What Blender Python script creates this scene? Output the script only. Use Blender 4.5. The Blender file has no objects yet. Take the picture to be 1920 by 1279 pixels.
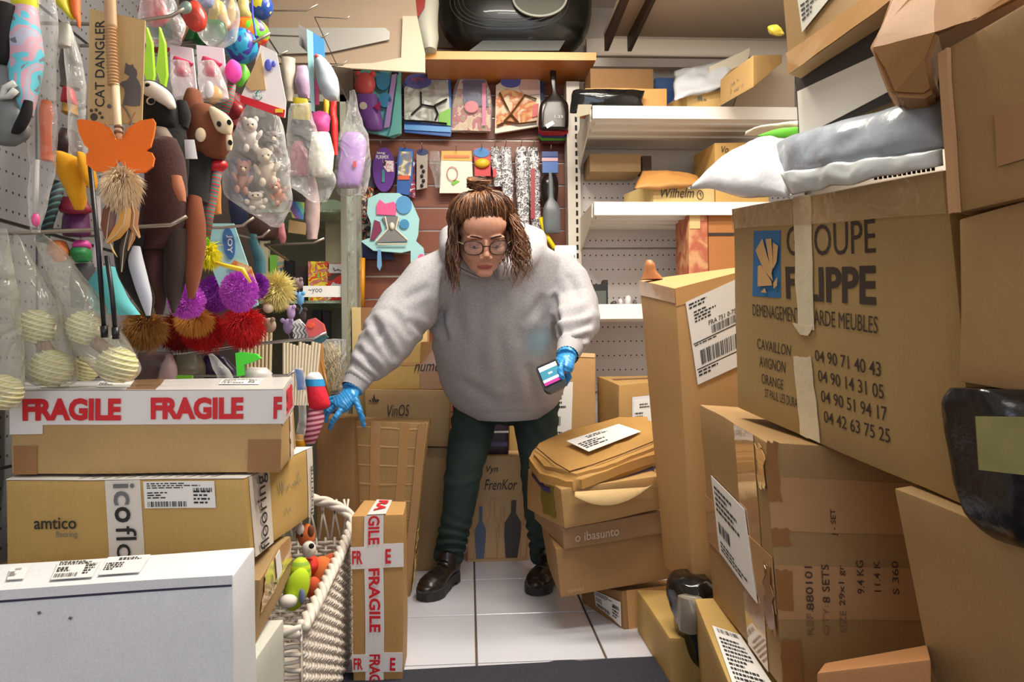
import bpy, bmesh, math, random
from mathutils import Vector, Matrix, noise
random.seed(7)
V = Vector
SC = bpy.context.scene
COL = SC.collection
K = 1350.0
PI = math.pi

# ------------------------------------------------------------------ camera
CAM = V((0, 0, 0.9))
_a, _p, _r = 0.0599, 0.013, 0.012
_R0 = V((math.cos(_a), -math.sin(_a), 0))
_F = V((math.sin(_a) * math.cos(_p), math.cos(_a) * math.cos(_p), math.sin(_p)))
_U0 = _R0.cross(_F)
_R = _R0 * math.cos(_r) - _U0 * math.sin(_r)
_U = _U0 * math.cos(_r) + _R0 * math.sin(_r)
cam_data = bpy.data.cameras.new('camera')
cam_data.sensor_width = 36
cam_data.lens = K * 36 / 1920
cam_data.clip_start = 0.05
cam = bpy.data.objects.new('camera', cam_data)
m3 = Matrix((_R, _U, -_F)).transposed()
cam.matrix_world = Matrix.Translation(CAM) @ m3.to_4x4()
COL.objects.link(cam)
SC.camera = cam

# ------------------------------------------------------------------ world and lights
w = bpy.data.worlds.new('world'); SC.world = w; w.use_nodes = True
w.node_tree.nodes['Background'].inputs[0].default_value = (0.80, 0.86, 1.0, 1)
w.node_tree.nodes['Background'].inputs[1].default_value = 0.5
def area(name, loc, rot, sx, sy, power, col):
    l = bpy.data.lights.new(name, 'AREA'); l.shape = 'RECTANGLE'; l.size = sx; l.size_y = sy
    l.energy = power; l.color = col
    o = bpy.data.objects.new(name, l); o.location = loc; o.rotation_euler = rot; COL.objects.link(o)
area('ceiling_light_front', (0.55, 1.35, 2.66), (0, 0, 0), 1.0, 0.3, 36, (1.0, 0.94, 0.84))
area('ceiling_light_back', (0.40, 2.15, 2.66), (0, 0, 0), 1.2, 0.25, 54, (1.0, 0.92, 0.80))
area('ceiling_light_door', (0.9, -0.6, 2.66), (0, 0, 0), 1.2, 0.3, 12, (1.0, 0.95, 0.88))
area('window_daylight', (0.0, -2.3, 1.5), (math.radians(90), 0, 0), 2.4, 1.8, 34, (0.76, 0.84, 1.0))
SC.view_settings.view_transform = 'Standard'
SC.view_settings.look = 'None'
SC.view_settings.gamma = 1.0
SC.view_settings.use_curve_mapping = False
SC.view_settings.exposure = 0.0
SC.cycles.transparent_max_bounces = 24
SC.cycles.max_bounces = 8

def P(px, py, y):
    d = _F * K + _R * (px - 960) - _U * (py - 639.5)
    return CAM + d * (y / d.y)
def PZ(px, py, z):
    d = _F * K + _R * (px - 960) - _U * (py - 639.5)
    return CAM + d * ((z - CAM.z) / d.z)
def pt(p, d=None):
    return p.copy() if isinstance(p, Vector) else (P(*p) if len(p) == 3 else P(p[0], p[1], d))

# ------------------------------------------------------------------ materials
def lin(c):
    c = c / 255.0
    return c / 12.92 if c <= 0.04045 else ((c + 0.055) / 1.055) ** 2.4
MATS = {}
def mat(name, rgb, rough=0.6, metal=0.0, var=0.0, scale=8, bump=0.0, bscale=60, sheen=0, kind=None, emit=0, coat=0, spec=0.5):
    if name in MATS: return MATS[name]
    m = bpy.data.materials.new(name); m.use_nodes = True; MATS[name] = m
    nt = m.node_tree; b = nt.nodes['Principled BSDF']
    col = (lin(rgb[0]), lin(rgb[1]), lin(rgb[2]), 1)
    b.inputs['Base Color'].default_value = col
    b.inputs['Roughness'].default_value = rough
    b.inputs['Metallic'].default_value = metal
    b.inputs['Specular IOR Level'].default_value = spec
    if coat: b.inputs['Coat Weight'].default_value = coat
    if sheen: b.inputs['Sheen Weight'].default_value = sheen * 0.12
    if emit:
        b.inputs['Emission Color'].default_value = col; b.inputs['Emission Strength'].default_value = emit
    tc = nt.nodes.new('ShaderNodeTexCoord')
    if var:
        n = nt.nodes.new('ShaderNodeTexNoise'); n.inputs['Scale'].default_value = scale; n.inputs['Detail'].default_value = 5
        nt.links.new(tc.outputs['Object'], n.inputs['Vector'])
        mx = nt.nodes.new('ShaderNodeMix'); mx.data_type = 'RGBA'
        mx.inputs[6].default_value = tuple(c * (1 - var) for c in col[:3]) + (1,)
        mx.inputs[7].default_value = tuple(min(1, c * (1 + var)) for c in col[:3]) + (1,)
        nt.links.new(n.outputs['Fac'], mx.inputs[0]); nt.links.new(mx.outputs[2], b.inputs['Base Color'])
    if bump:
        n2 = nt.nodes.new('ShaderNodeTexNoise'); n2.inputs['Scale'].default_value = bscale; n2.inputs['Detail'].default_value = 4
        nt.links.new(tc.outputs['Object'], n2.inputs['Vector'])
        bp = nt.nodes.new('ShaderNodeBump'); bp.inputs['Strength'].default_value = bump; bp.inputs['Distance'].default_value = 0.004
        nt.links.new(n2.outputs['Fac'], bp.inputs['Height']); nt.links.new(bp.outputs['Normal'], b.inputs['Normal'])
    return m
def kraft(name, rgb, flute=0.25):
    """corrugated board: fibre mottling, faint vertical flutes, soft scuffs"""
    if name in MATS: return MATS[name]
    g_ = (rgb[0] * .3 + rgb[1] * .59 + rgb[2] * .11)
    rgb = tuple(g_ + (c - g_) * .93 for c in rgb); rgb = (rgb[0] * .955, rgb[1] * .985, rgb[2] * .94)
    m = mat(name, rgb, 0.62, spec=0.3)
    nt = m.node_tree; b = nt.nodes['Principled BSDF']
    col = (lin(rgb[0]), lin(rgb[1]), lin(rgb[2]))
    tc = nt.nodes.new('ShaderNodeTexCoord')
    n = nt.nodes.new('ShaderNodeTexNoise'); n.inputs['Scale'].default_value = 5; n.inputs['Detail'].default_value = 8; n.inputs['Roughness'].default_value = 0.65
    nt.links.new(tc.outputs['Object'], n.inputs['Vector'])
    f = nt.nodes.new('ShaderNodeTexNoise'); f.inputs['Scale'].default_value = 350; f.inputs['Detail'].default_value = 2
    nt.links.new(tc.outputs['Object'], f.inputs['Vector'])
    mx = nt.nodes.new('ShaderNodeMix'); mx.data_type = 'RGBA'
    mx.inputs[6].default_value = tuple(c * 0.84 for c in col) + (1,)
    mx.inputs[7].default_value = tuple(min(1, c * 1.14) for c in col) + (1,)
    nt.links.new(n.outputs['Fac'], mx.inputs[0])
    mx2 = nt.nodes.new('ShaderNodeMix'); mx2.data_type = 'RGBA'; mx2.blend_type = 'MULTIPLY'; mx2.inputs[0].default_value = 0.25
    nt.links.new(mx.outputs[2], mx2.inputs[6]); nt.links.new(f.outputs['Fac'], mx2.inputs[7])
    nt.links.new(mx2.outputs[2], b.inputs['Base Color'])
    mp = nt.nodes.new('ShaderNodeMapping'); mp.inputs['Scale'].default_value = (1, 1, 0.03)
    nt.links.new(tc.outputs['Object'], mp.inputs['Vector'])
    n3 = nt.nodes.new('ShaderNodeTexNoise'); n3.inputs['Scale'].default_value = 110; n3.inputs['Detail'].default_value = 1
    nt.links.new(mp.outputs['Vector'], n3.inputs['Vector'])
    bp = nt.nodes.new('ShaderNodeBump'); bp.inputs['Strength'].default_value = flute; bp.inputs['Distance'].default_value = 0.002
    nt.links.new(n3.outputs['Fac'], bp.inputs['Height']); nt.links.new(bp.outputs['Normal'], b.inputs['Normal'])
    return m
def film(name, rgb=(235, 235, 235), clear=0.92, rough=0.1):
    """thin clear plastic"""
    if name in MATS: return MATS[name]
    m = bpy.data.materials.new(name); m.use_nodes = True; MATS[name] = m
    nt = m.node_tree; nt.nodes.clear()
    out = nt.nodes.new('ShaderNodeOutputMaterial')
    tr = nt.nodes.new('ShaderNodeBsdfTransparent')
    pr = nt.nodes.new('ShaderNodeBsdfPrincipled'); pr.inputs['Base Color'].default_value = (lin(rgb[0]), lin(rgb[1]), lin(rgb[2]), 1)
    pr.inputs['Roughness'].default_value = rough; pr.inputs['Specular IOR Level'].default_value = 0.9
    lw = nt.nodes.new('ShaderNodeLayerWeight'); lw.inputs['Blend'].default_value = 0.35
    mr = nt.nodes.new('ShaderNodeMapRange'); mr.inputs['To Min'].default_value = 1 - clear; mr.inputs['To Max'].default_value = 0.7
    nt.links.new(lw.outputs['Facing'], mr.inputs['Value'])
    mx = nt.nodes.new('ShaderNodeMixShader')
    nt.links.new(mr.outputs['Result'], mx.inputs[0]); nt.links.new(tr.outputs[0], mx.inputs[1]); nt.links.new(pr.outputs[0], mx.inputs[2])
    nt.links.new(mx.outputs[0], out.inputs[0])
    tc = nt.nodes.new('ShaderNodeTexCoord'); n = nt.nodes.new('ShaderNodeTexNoise'); n.inputs['Scale'].default_value = 10; n.inputs['Detail'].default_value = 2.5; n.inputs['Distortion'].default_value = 1.5
    bp = nt.nodes.new('ShaderNodeBump'); bp.inputs['Strength'].default_value = 1.0; bp.inputs['Distance'].default_value = 0.03
    nt.links.new(tc.outputs['Object'], n.inputs['Vector']); nt.links.new(n.outputs['Fac'], bp.inputs['Height']); nt.links.new(bp.outputs['Normal'], pr.inputs['Normal'])
    return m
def dots(name, rgb, pitch=0.025, r=0.14, ax='xz'):
    """perforated sheet: a grid of dark holes"""
    if name in MATS: return MATS[name]
    m = mat(name, rgb, 0.5, 0.1)
    nt = m.node_tree; b = nt.nodes['Principled BSDF']
    tc = nt.nodes.new('ShaderNodeTexCoord'); sp = nt.nodes.new('ShaderNodeSeparateXYZ'); nt.links.new(tc.outputs['Object'], sp.inputs[0])
    def frac(sock, per):
        a = nt.nodes.new('ShaderNodeMath'); a.operation = 'DIVIDE'; a.inputs[1].default_value = per; nt.links.new(sock, a.inputs[0])
        c = nt.nodes.new('ShaderNodeMath'); c.operation = 'FRACT'; nt.links.new(a.outputs[0], c.inputs[0])
        s = nt.nodes.new('ShaderNodeMath'); s.operation = 'SUBTRACT'; s.inputs[1].default_value = 0.5; nt.links.new(c.outputs[0], s.inputs[0])
        q = nt.nodes.new('ShaderNodeMath'); q.operation = 'MULTIPLY'; q.inputs[1].default_value = per; nt.links.new(s.outputs[0], q.inputs[0])
        p2 = nt.nodes.new('ShaderNodeMath'); p2.operation = 'POWER'; p2.inputs[1].default_value = 2; nt.links.new(q.outputs[0], p2.inputs[0])
        return p2.outputs[0]
    u = frac(sp.outputs['X' if ax[0] == 'x' else 'Y'], pitch); v = frac(sp.outputs['Z'], pitch * (2.5 if ax[0] == 'x' else 1.9))
    ad = nt.nodes.new('ShaderNodeMath'); ad.operation = 'ADD'; nt.links.new(u, ad.inputs[0]); nt.links.new(v, ad.inputs[1])
    lt = nt.nodes.new('ShaderNodeMath'); lt.operation = 'LESS_THAN'; lt.inputs[1].default_value = (pitch * r) ** 2; nt.links.new(ad.outputs[0], lt.inputs[0])
    mx = nt.nodes.new('ShaderNodeMix'); mx.data_type = 'RGBA'
    mx.inputs[6].default_value = (lin(rgb[0]), lin(rgb[1]), lin(rgb[2]), 1); mx.inputs[7].default_value = (0.02, 0.02, 0.02, 1)
    nt.links.new(lt.outputs[0], mx.inputs[0]); nt.links.new(mx.outputs[2], b.inputs['Base Color'])
    return m
def banded(name, rgbs, scale, axis='Z', rough=0.7, ang=0.0):
    """stripes of several colours along an object axis (printed or woven bands)"""
    if name in MATS: return MATS[name]
    m = mat(name, rgbs[0], rough); nt = m.node_tree; b = nt.nodes['Principled BSDF']
    tc = nt.nodes.new('ShaderNodeTexCoord'); mp = nt.nodes.new('ShaderNodeMapping'); mp.inputs['Rotation'].default_value = (0, ang, 0)
    nt.links.new(tc.outputs['Object'], mp.inputs['Vector'])
    sp = nt.nodes.new('ShaderNodeSeparateXYZ'); nt.links.new(mp.outputs['Vector'], sp.inputs[0])
    a = nt.nodes.new('ShaderNodeMath'); a.operation = 'MULTIPLY'; a.inputs[1].default_value = scale; nt.links.new(sp.outputs[axis], a.inputs[0])
    c = nt.nodes.new('ShaderNodeMath'); c.operation = 'FRACT'; nt.links.new(a.outputs[0], c.inputs[0])
    r = nt.nodes.new('ShaderNodeValToRGB'); r.color_ramp.interpolation = 'CONSTANT'
    els = r.color_ramp.elements
    while len(els) < len(rgbs): els.new(0.5)
    for i, q in enumerate(rgbs):
        els[i].position = i / len(rgbs); els[i].color = (lin(q[0]), lin(q[1]), lin(q[2]), 1)
    nt.links.new(c.outputs[0], r.inputs[0]); nt.links.new(r.outputs[0], b.inputs['Base Color'])
    return m
def blotch(name, rgbs, scale=12, rough=0.6, dist=0.5, soft=False):
    """printed picture-like patches of several colours"""
    if name in MATS: return MATS[name]
    m = mat(name, rgbs[0], rough); nt = m.node_tree; b = nt.nodes['Principled BSDF']
    tc = nt.nodes.new('ShaderNodeTexCoord'); n = nt.nodes.new('ShaderNodeTexNoise'); n.inputs['Scale'].default_value = scale; n.inputs['Detail'].default_value = 2; n.inputs['Distortion'].default_value = dist
    nt.links.new(tc.outputs['Object'], n.inputs['Vector'])
    r = nt.nodes.new('ShaderNodeValToRGB'); r.color_ramp.interpolation = 'LINEAR' if soft else 'CONSTANT'
    els = r.color_ramp.elements
    while len(els) < len(rgbs): els.new(0.5)
    k = len(rgbs)
    for i, q in enumerate(rgbs):
        els[i].position = 0 if i == 0 else 0.36 + 0.28 * (i - 0.5) / max(1, k - 1); els[i].color = (lin(q[0]), lin(q[1]), lin(q[2]), 1)
    nt.links.new(n.outputs['Fac'], r.inputs[0]); nt.links.new(r.outputs[0], b.inputs['Base Color'])
    return m

# ------------------------------------------------------------------ object helpers
def tag(o, label, cat=None, group=None, kind=None):
    if label: o['label'] = label
    if cat: o['category'] = cat
    if group: o['group'] = group
    if kind: o['kind'] = kind
    return o
WL = {}
def ob(name, verts, faces, m, parent=None, smooth=False, fm=None, sharp=None):
    vs = [V(v) for v in verts]
    lo = V((min(v.x for v in vs), min(v.y for v in vs), min(v.z for v in vs)))
    hi = V((max(v.x for v in vs), max(v.y for v in vs), max(v.z for v in vs)))
    base = V(((lo.x + hi.x) / 2, (lo.y + hi.y) / 2, lo.z))
    me = bpy.data.meshes.new(name)
    me.from_pydata([v - base for v in vs], [], faces)
    for mm in (m if isinstance(m, (list, tuple)) else [m]): me.materials.append(mm)
    if fm: me.polygons.foreach_set('material_index', fm)
    if smooth:
        me.polygons.foreach_set('use_smooth', [True] * len(me.polygons))
        if sharp: me.set_sharp_from_angle(angle=math.radians(sharp))
    me.update()
    o = bpy.data.objects.new(name, me); COL.objects.link(o)
    WL[o] = base
    if parent is not None:
        o.parent = parent; o.location = base - WL[parent]
    else:
        o.location = base
    return o
def empty(name, loc, label, cat, group=None):
    o = bpy.data.objects.new(name, None); COL.objects.link(o); o.location = loc; WL[o] = V(loc)
    o.empty_display_size = 0.05
    return tag(o, label, cat, group)
def bmo(name, bm, m, parent=None, smooth=False, sharp=None):
    bm.verts.index_update()
    vs = [v.co.copy() for v in bm.verts]; fs = [[v.index for v in f.verts] for f in bm.faces]; fm = [f.material_index for f in bm.faces]
    bm.free()
    return ob(name, vs, fs, m, parent, smooth, fm if isinstance(m, (list, tuple)) else None, sharp)
class MB:
    def __init__(s): s.v = []; s.f = []; s.m = []
    def add(s, vs, fs, mi=0):
        k = len(s.v); s.v += [V(v) for v in vs]; s.f += [[i + k for i in f] for f in fs]; s.m += [mi] * len(fs); return s
    def quad(s, a, b, c, d, mi=0): return s.add([a, b, c, d], [[0, 1, 2, 3]], mi)
    def box(s, lo, hi, mi=0):
        x0, y0, z0 = lo; x1, y1, z1 = hi
        return s.hexa([V((x0, y0, z1)), V((x1, y0, z1)), V((x1, y0, z0)), V((x0, y0, z0))], [V((x0, y1, z1)), V((x1, y1, z1)), V((x1, y1, z0)), V((x0, y1, z0))], mi)
    def hexa(s, F, B, mi=0):
        return s.add(list(F) + list(B), [[3, 2, 1, 0], [4, 5, 6, 7], [0, 1, 5, 4], [2, 3, 7, 6], [1, 2, 6, 5], [3, 0, 4, 7]], mi)
    def tube(s, pts, radii, seg=8, mi=0, cap=True, flat=1.0, up=None):
        pts = [V(p) for p in pts]
        if not isinstance(radii, (list, tuple)): radii = [radii] * len(pts)
        n = len(pts); k0 = len(s.v); t = (pts[1] - pts[0]).normalized()
        ref = up if up is not None else (V((0, 0, 1)) if abs(t.z) < 0.9 else V((1, 0, 0)))
        a = t.cross(ref).normalized(); b = a.cross(t)
        for i, p in enumerate(pts):
            t2 = (pts[min(i + 1, n - 1)] - pts[max(i - 1, 0)])
            if t2.length > 1e-9:
                t2.normalize(); a = (a - t2 * a.dot(t2))
                if a.length < 1e-6: a = t2.orthogonal()
                a.normalize(); b = a.cross(t2)
            for j in range(seg):
                q = 2 * PI * j / seg
                s.v.append(p + a * math.cos(q) * radii[i] + b * math.sin(q) * radii[i] * flat)
        for i in range(n - 1):
            for j in range(seg):
                j2 = (j + 1) % seg
                s.f.append([k0 + i * seg + j, k0 + i * seg + j2, k0 + (i + 1) * seg + j2, k0 + (i + 1) * seg + j]); s.m.append(mi)
        if cap:
            s.f.append([k0 + j for j in range(seg)][::-1]); s.m.append(mi)
            s.f.append([k0 + (n - 1) * seg + j for j in range(seg)]); s.m.append(mi)
        return s
    def ell(s, c, r, seg=16, rings=10, mi=0, rot=None, nz=0, nf=30):
        c = V(c); r = V(r) if hasattr(r, '__len__') else V((r, r, r)); k0 = len(s.v)
        def q(v):
            v = V((v[0] * r.x, v[1] * r.y, v[2] * r.z))
            if rot is not None: v = rot @ v
            if nz: v = v * (1 + nz * noise.noise((c + v) * nf))
            return c + v
        s.v.append(q((0, 0, 1)))
        for i in range(1, rings):
            a = PI * i / rings
            for j in range(seg):
                b = 2 * PI * j / seg
                s.v.append(q((math.sin(a) * math.cos(b), math.sin(a) * math.sin(b), math.cos(a))))
        s.v.append(q((0, 0, -1))); e = len(s.v) - 1
        for j in range(seg): s.f.append([k0, k0 + 1 + j, k0 + 1 + (j + 1) % seg]); s.m.append(mi)
        for i in range(rings - 2):
            for j in range(seg):
                a0 = k0 + 1 + i * seg; a1 = a0 + seg; j2 = (j + 1) % seg
                s.f.append([a0 + j, a1 + j, a1 + j2, a0 + j2]); s.m.append(mi)
        a0 = k0 + 1 + (rings - 2) * seg
        for j in range(seg): s.f.append([a0 + j, e, a0 + (j + 1) % seg]); s.m.append(mi)
        return s
    def prism(s, poly, off, mi=0):
        """extruded outline (list of points), offset vector"""
        n = len(poly); k = len(s.v)
        s.v += [V(p) for p in poly] + [V(p) + V(off) for p in poly]
        s.f.append([k + i for i in range(n)]); s.m.append(mi)
        s.f.append([k + n + i for i in range(n)][::-1]); s.m.append(mi)
        for i in range(n):
            j = (i + 1) % n
            s.f.append([k + j, k + i, k + n + i, k + n + j]); s.m.append(mi)
        return s
    def go(s, name, m, parent=None, smooth=False, sharp=None):
        return ob(name, s.v, s.f, m, parent, smooth, s.m if isinstance(m, (list, tuple)) else None, sharp)

def remesh(mb, voxel, smooth_it=4, fac=0.5):
    """fuse overlapping volumes into one continuous skin; returns verts, faces"""
    me = bpy.data.meshes.new('tmp'); me.from_pydata(mb.v, [], mb.f)
    o = bpy.data.objects.new('tmp', me); COL.objects.link(o)
    bm = bmesh.new(); bm.from_mesh(me); bmesh.ops.recalc_face_normals(bm, faces=bm.faces); bm.to_mesh(me); bm.free()
    r = o.modifiers.new('r', 'REMESH'); r.mode = 'VOXEL'; r.voxel_size = voxel
    if smooth_it:
        sm = o.modifiers.new('s', 'SMOOTH'); sm.iterations = smooth_it; sm.factor = fac
    dg = bpy.context.evaluated_depsgraph_get(); ev = o.evaluated_get(dg)
    m2 = bpy.data.meshes.new_from_object(ev)
    vs = [v.co.copy() for v in m2.vertices]; fs = [list(p.vertices) for p in m2.polygons]; ns = [v.normal.copy() for v in m2.vertices]
    bpy.data.objects.remove(o); bpy.data.meshes.remove(me); bpy.data.meshes.remove(m2)
    return vs, fs, ns

# ------------------------------------------------------------------ cartons and what is stuck on them
AMP = 0.003
def warp(p, amp): return p + noise.noise_vector(p * 5.0) * amp
class Box: pass
def carton(label, F, B, m, name='cardboard_box', cat='box', amp=AMP, group=None, bev=0.004, cuts=6):
    F = [pt(p) for p in F]
    B = [pt(p) for p in B] if isinstance(B, list) else [f + V(B) for f in F]
    bx = Box(); bx.F = F; bx.B = B; bx.amp = amp
    bx.faces = {'front': F, 'right': [F[1], B[1], B[2], F[2]], 'left': [B[0], F[0], F[3], B[3]], 'top': [B[0], B[1], F[1], F[0]],
                'bottom': [F[3], F[2], B[2], B[3]], 'back': [B[1], B[0], B[3], B[2]]}
    bm = bmesh.new(); vs = [bm.verts.new(p) for p in F + B]
    for f in ([0, 1, 2, 3], [5, 4, 7, 6], [4, 5, 1, 0], [3, 2, 6, 7], [1, 5, 6, 2], [4, 0, 3, 7]):
        bm.faces.new([vs[i] for i in f][::-1])
    bmesh.ops.recalc_face_normals(bm, faces=bm.faces)
    ed = list(bm.edges)
    bmesh.ops.subdivide_edges(bm, edges=ed, cuts=cuts, use_grid_fill=True)
    bm.normal_update()
    sharp = [e for e in bm.edges if len(e.link_faces) == 2 and e.calc_face_angle(0) > 0.6]
    bmesh.ops.bevel(bm, geom=sharp, offset=bev, segments=2, profile=0.6, affect='EDGES', clamp_overlap=True)
    for v in bm.verts: v.co = warp(v.co, amp)
    bx.o = bmo(name, bm, m, smooth=True, sharp=35)
    tag(bx.o, label, cat, group)
    return bx
def fp(bx, face, u, v, off=0.0):
    a, b, c, d = bx.faces[face]
    top = a.lerp(b, u); bot = d.lerp(c, u); p = top.lerp(bot, v)
    n = (d - a).cross(b - a).normalized() if True else None
    return warp(p, bx.amp) + n * off
def patch(bx, face, quad, m, name='tape', off=0.003, nu=6, nv=6, th=0.0012, parent=None, label=None, rag=0, curl=0):
    """thin sheet on a face; quad = (u0,v0,u1,v1) or four (u,v)"""
    if len(quad) == 4 and not hasattr(quad[0], '__len__'):
        u0, v0, u1, v1 = quad; quad = [(u0, v0), (u1, v0), (u1, v1), (u0, v1)]
    mb = MB(); k = []
    for i in range(nv + 1):
        for j in range(nu + 1):
            s, t = j / nu, i / nv
            u = (quad[0][0] * (1 - s) + quad[1][0] * s) * (1 - t) + (quad[3][0] * (1 - s) + quad[2][0] * s) * t
            v = (quad[0][1] * (1 - s) + quad[1][1] * s) * (1 - t) + (quad[3][1] * (1 - s) + quad[2][1] * s) * t
            if rag and (i in (0, nv) or j in (0, nu)):
                u += random.uniform(-rag, rag); v += random.uniform(-rag, rag)
            k.append(fp(bx, face, u, v, off + curl * noise.noise(V((u * 9, v * 9, 0)))))
    W = nu + 1
    n = (k[W] - k[0]).cross(k[1] - k[0]).normalized()
    top = k; bot = [p - n * th for p in k]
    fs = []
    for i in range(nv):
        for j in range(nu):
            a = i * W + j; fs.append([a, a + W, a + W + 1, a + 1])
    mb.add(top, fs); N = len(k)
    mb.v += bot
    rim = [j for j in range(W)] + [i * W + nu for i in range(1, nv + 1)] + [nv * W + j for j in range(nu - 1, -1, -1)] + [i * W for i in range(nv - 1, 0, -1)]
    for a, b in zip(rim, rim[1:] + rim[:1]):
        mb.f.append([a, b, b + N, a + N]); mb.m.append(0)
    o = mb.go(name, m, parent or bx.o, smooth=True, sharp=40)
    if label: o['label'] = label
    return o
GLY = {}
def glyphs(s, bold=0.0, shear=0.0):
    key = (s, bold, shear)
    if key in GLY: return GLY[key]
    cu = bpy.data.curves.new('t', 'FONT'); cu.body = s; cu.offset = bold; cu.resolution_u = 3; cu.shear = shear
    o = bpy.data.objects.new('t', cu); COL.objects.link(o)
    dg = bpy.context.evaluated_depsgraph_get()
    me = bpy.data.meshes.new_from_object(o.evaluated_get(dg))
    vs = [v.co.copy() for v in me.vertices]; fs = [list(p.vertices) for p in me.polygons]
    bpy.data.objects.remove(o); bpy.data.curves.remove(cu); bpy.data.meshes.remove(me)
    x0 = min(v.x for v in vs); x1 = max(v.x for v in vs); y0 = min(v.y for v in vs); y1 = max(v.y for v in vs)
    vs = [((v.x - x0) / (x1 - x0), (v.y - y0) / (y1 - y0)) for v in vs]
    GLY[key] = (vs, fs); return GLY[key]
def lay(fn, s, quad, rot=0, bold=0.0, shear=0.0, mb=None, mi=0):
    """glyph faces laid in a (u0,v0,u1,v1) rectangle of surface function fn(u,v)"""
    vs, fs = glyphs(s, bold, shear); u0, v0, u1, v1 = quad; mb = mb or MB(); out = []
    for x, y in vs:
        if rot == 0: u = u0 + x * (u1 - u0); v = v1 - y * (v1 - v0)
        elif rot == 90: u = u0 + y * (u1 - u0); v = v0 + x * (v1 - v0)
        else: u = u1 - y * (u1 - u0); v = v1 - x * (v1 - v0)
        out.append(fn(u, v))
    return mb.add(out, fs, mi)
def text(bx, face, s, quad, m, rot=0, bold=0.0, parent=None, off=0.0045, name='lettering', shear=0.0):
    items = s if isinstance(s, list) else [(s, quad)]
    mb = MB()
    for t, q in items: lay(lambda u, v: fp(bx, face, u, v, off), t, q, rot, bold, shear, mb)
    return mb.go(name, m, parent or bx.o)
def strokes(fn, lines, w, mb=None, mi=0):
    """pen lines given as (u,v) lists"""
    mb = mb or MB()
    for ln in lines:
        pts = [fn(u, v) for u, v in ln]
        e = 1e-3
        for (u, v), (u2, v2) in zip(ln, ln[1:]):
            a, b = fn(u, v), fn(u2, v2); d = (b - a)
            if d.length < 1e-6: continue
            n = (fn(u + e, v) - a).cross(fn(u, v + e) - a).normalized()
            s = d.normalized().cross(n) * w / 2; x = d.normalized() * w * 0.3
            mb.quad(a - s - x, b - s + x, b + s + x, a + s - x, mi)
    return mb
def scrawl(bx, face, quad, m, words, w=0.003, seed=1, name='handwriting', off=0.0045, parent=None):
    """quick pen handwriting: looping word shapes, not legible in the photograph either"""
    rnd = random.Random(seed); u0, v0, u1, v1 = quad; L = []
    rows = len(words)
    for r, n in enumerate(words):
        vb = v0 + (v1 - v0) * (r + 0.75) / rows; h = (v1 - v0) / rows * 0.55
        ln = []; x = u0 + rnd.uniform(0, 0.1) * (u1 - u0); dx = (u1 - u0) * 0.85 / (max(words) * 4)
        for k in range(n * 4):
            hh = h * (rnd.choice([0.3, 0.45, 1.0]) if k % 2 else 0.02) + rnd.uniform(-0.05, 0.05) * h
            ln.append((x, vb - hh)); x += dx * rnd.uniform(0.4, 1.2)
            if rnd.random() < 0.15: L.append(ln); ln = []; x += dx * 0.8
        if len(ln) > 1: L.append(ln)
    return strokes(lambda u, v: fp(bx, face, u, v, off), L, w).go(name, m, parent or bx.o)
WHITE = mat('paper_white', (232, 230, 226), 0.55)
INK = mat('ink', (38, 36, 38), 0.7)
INKG = mat('ink_grey', (110, 110, 112), 0.7)
RED = mat('print_red', (205, 24, 38), 0.5)
KR = kraft('board_kraft', (204, 160, 108))
KR2 = kraft('board_light', (222, 180, 128))
KR3 = kraft('board_dull', (182, 142, 100))
KR4 = kraft('board_brown', (170, 122, 78))
KR5 = kraft('board_ochre', (214, 168, 100))
TAPE = mat('tape_brown', (150, 106, 64), 0.22, coat=0.4)
TAPEC = mat('tape_clear_on_board', (200, 154, 100), 0.16, coat=0.6, bump=0.3, bscale=25)
TAPEW = mat('tape_white', (226, 222, 220), 0.3, coat=0.2)
def barcode(fn, q, mb, n=34, seed=3, horiz=False):
    rnd = random.Random(seed); u0, v0, u1, v1 = q; x = 0
    ws = [rnd.choice([1, 1, 2, 3]) for _ in range(n * 2)]; tot = sum(ws)
    for i, ww in enumerate(ws):
        if i % 2 == 0:
            a = x / tot; b = (x + ww) / tot
            if horiz: c = [(u0, v0 + (v1 - v0) * a), (u1, v0 + (v1 - v0) * a), (u1, v0 + (v1 - v0) * b), (u0, v0 + (v1 - v0) * b)]
            else: c = [(u0 + (u1 - u0) * a, v0), (u0 + (u1 - u0) * b, v0), (u0 + (u1 - u0) * b, v1), (u0 + (u1 - u0) * a, v1)]
            mb.add([fn(*p) for p in c], [[3, 2, 1, 0]])
        x += ww
def bar(fn, q, mb):
    u0, v0, u1, v1 = q
    mb.add([fn(u0, v1), fn(u1, v1), fn(u1, v0), fn(u0, v0)], [[0, 1, 2, 3]])
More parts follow.
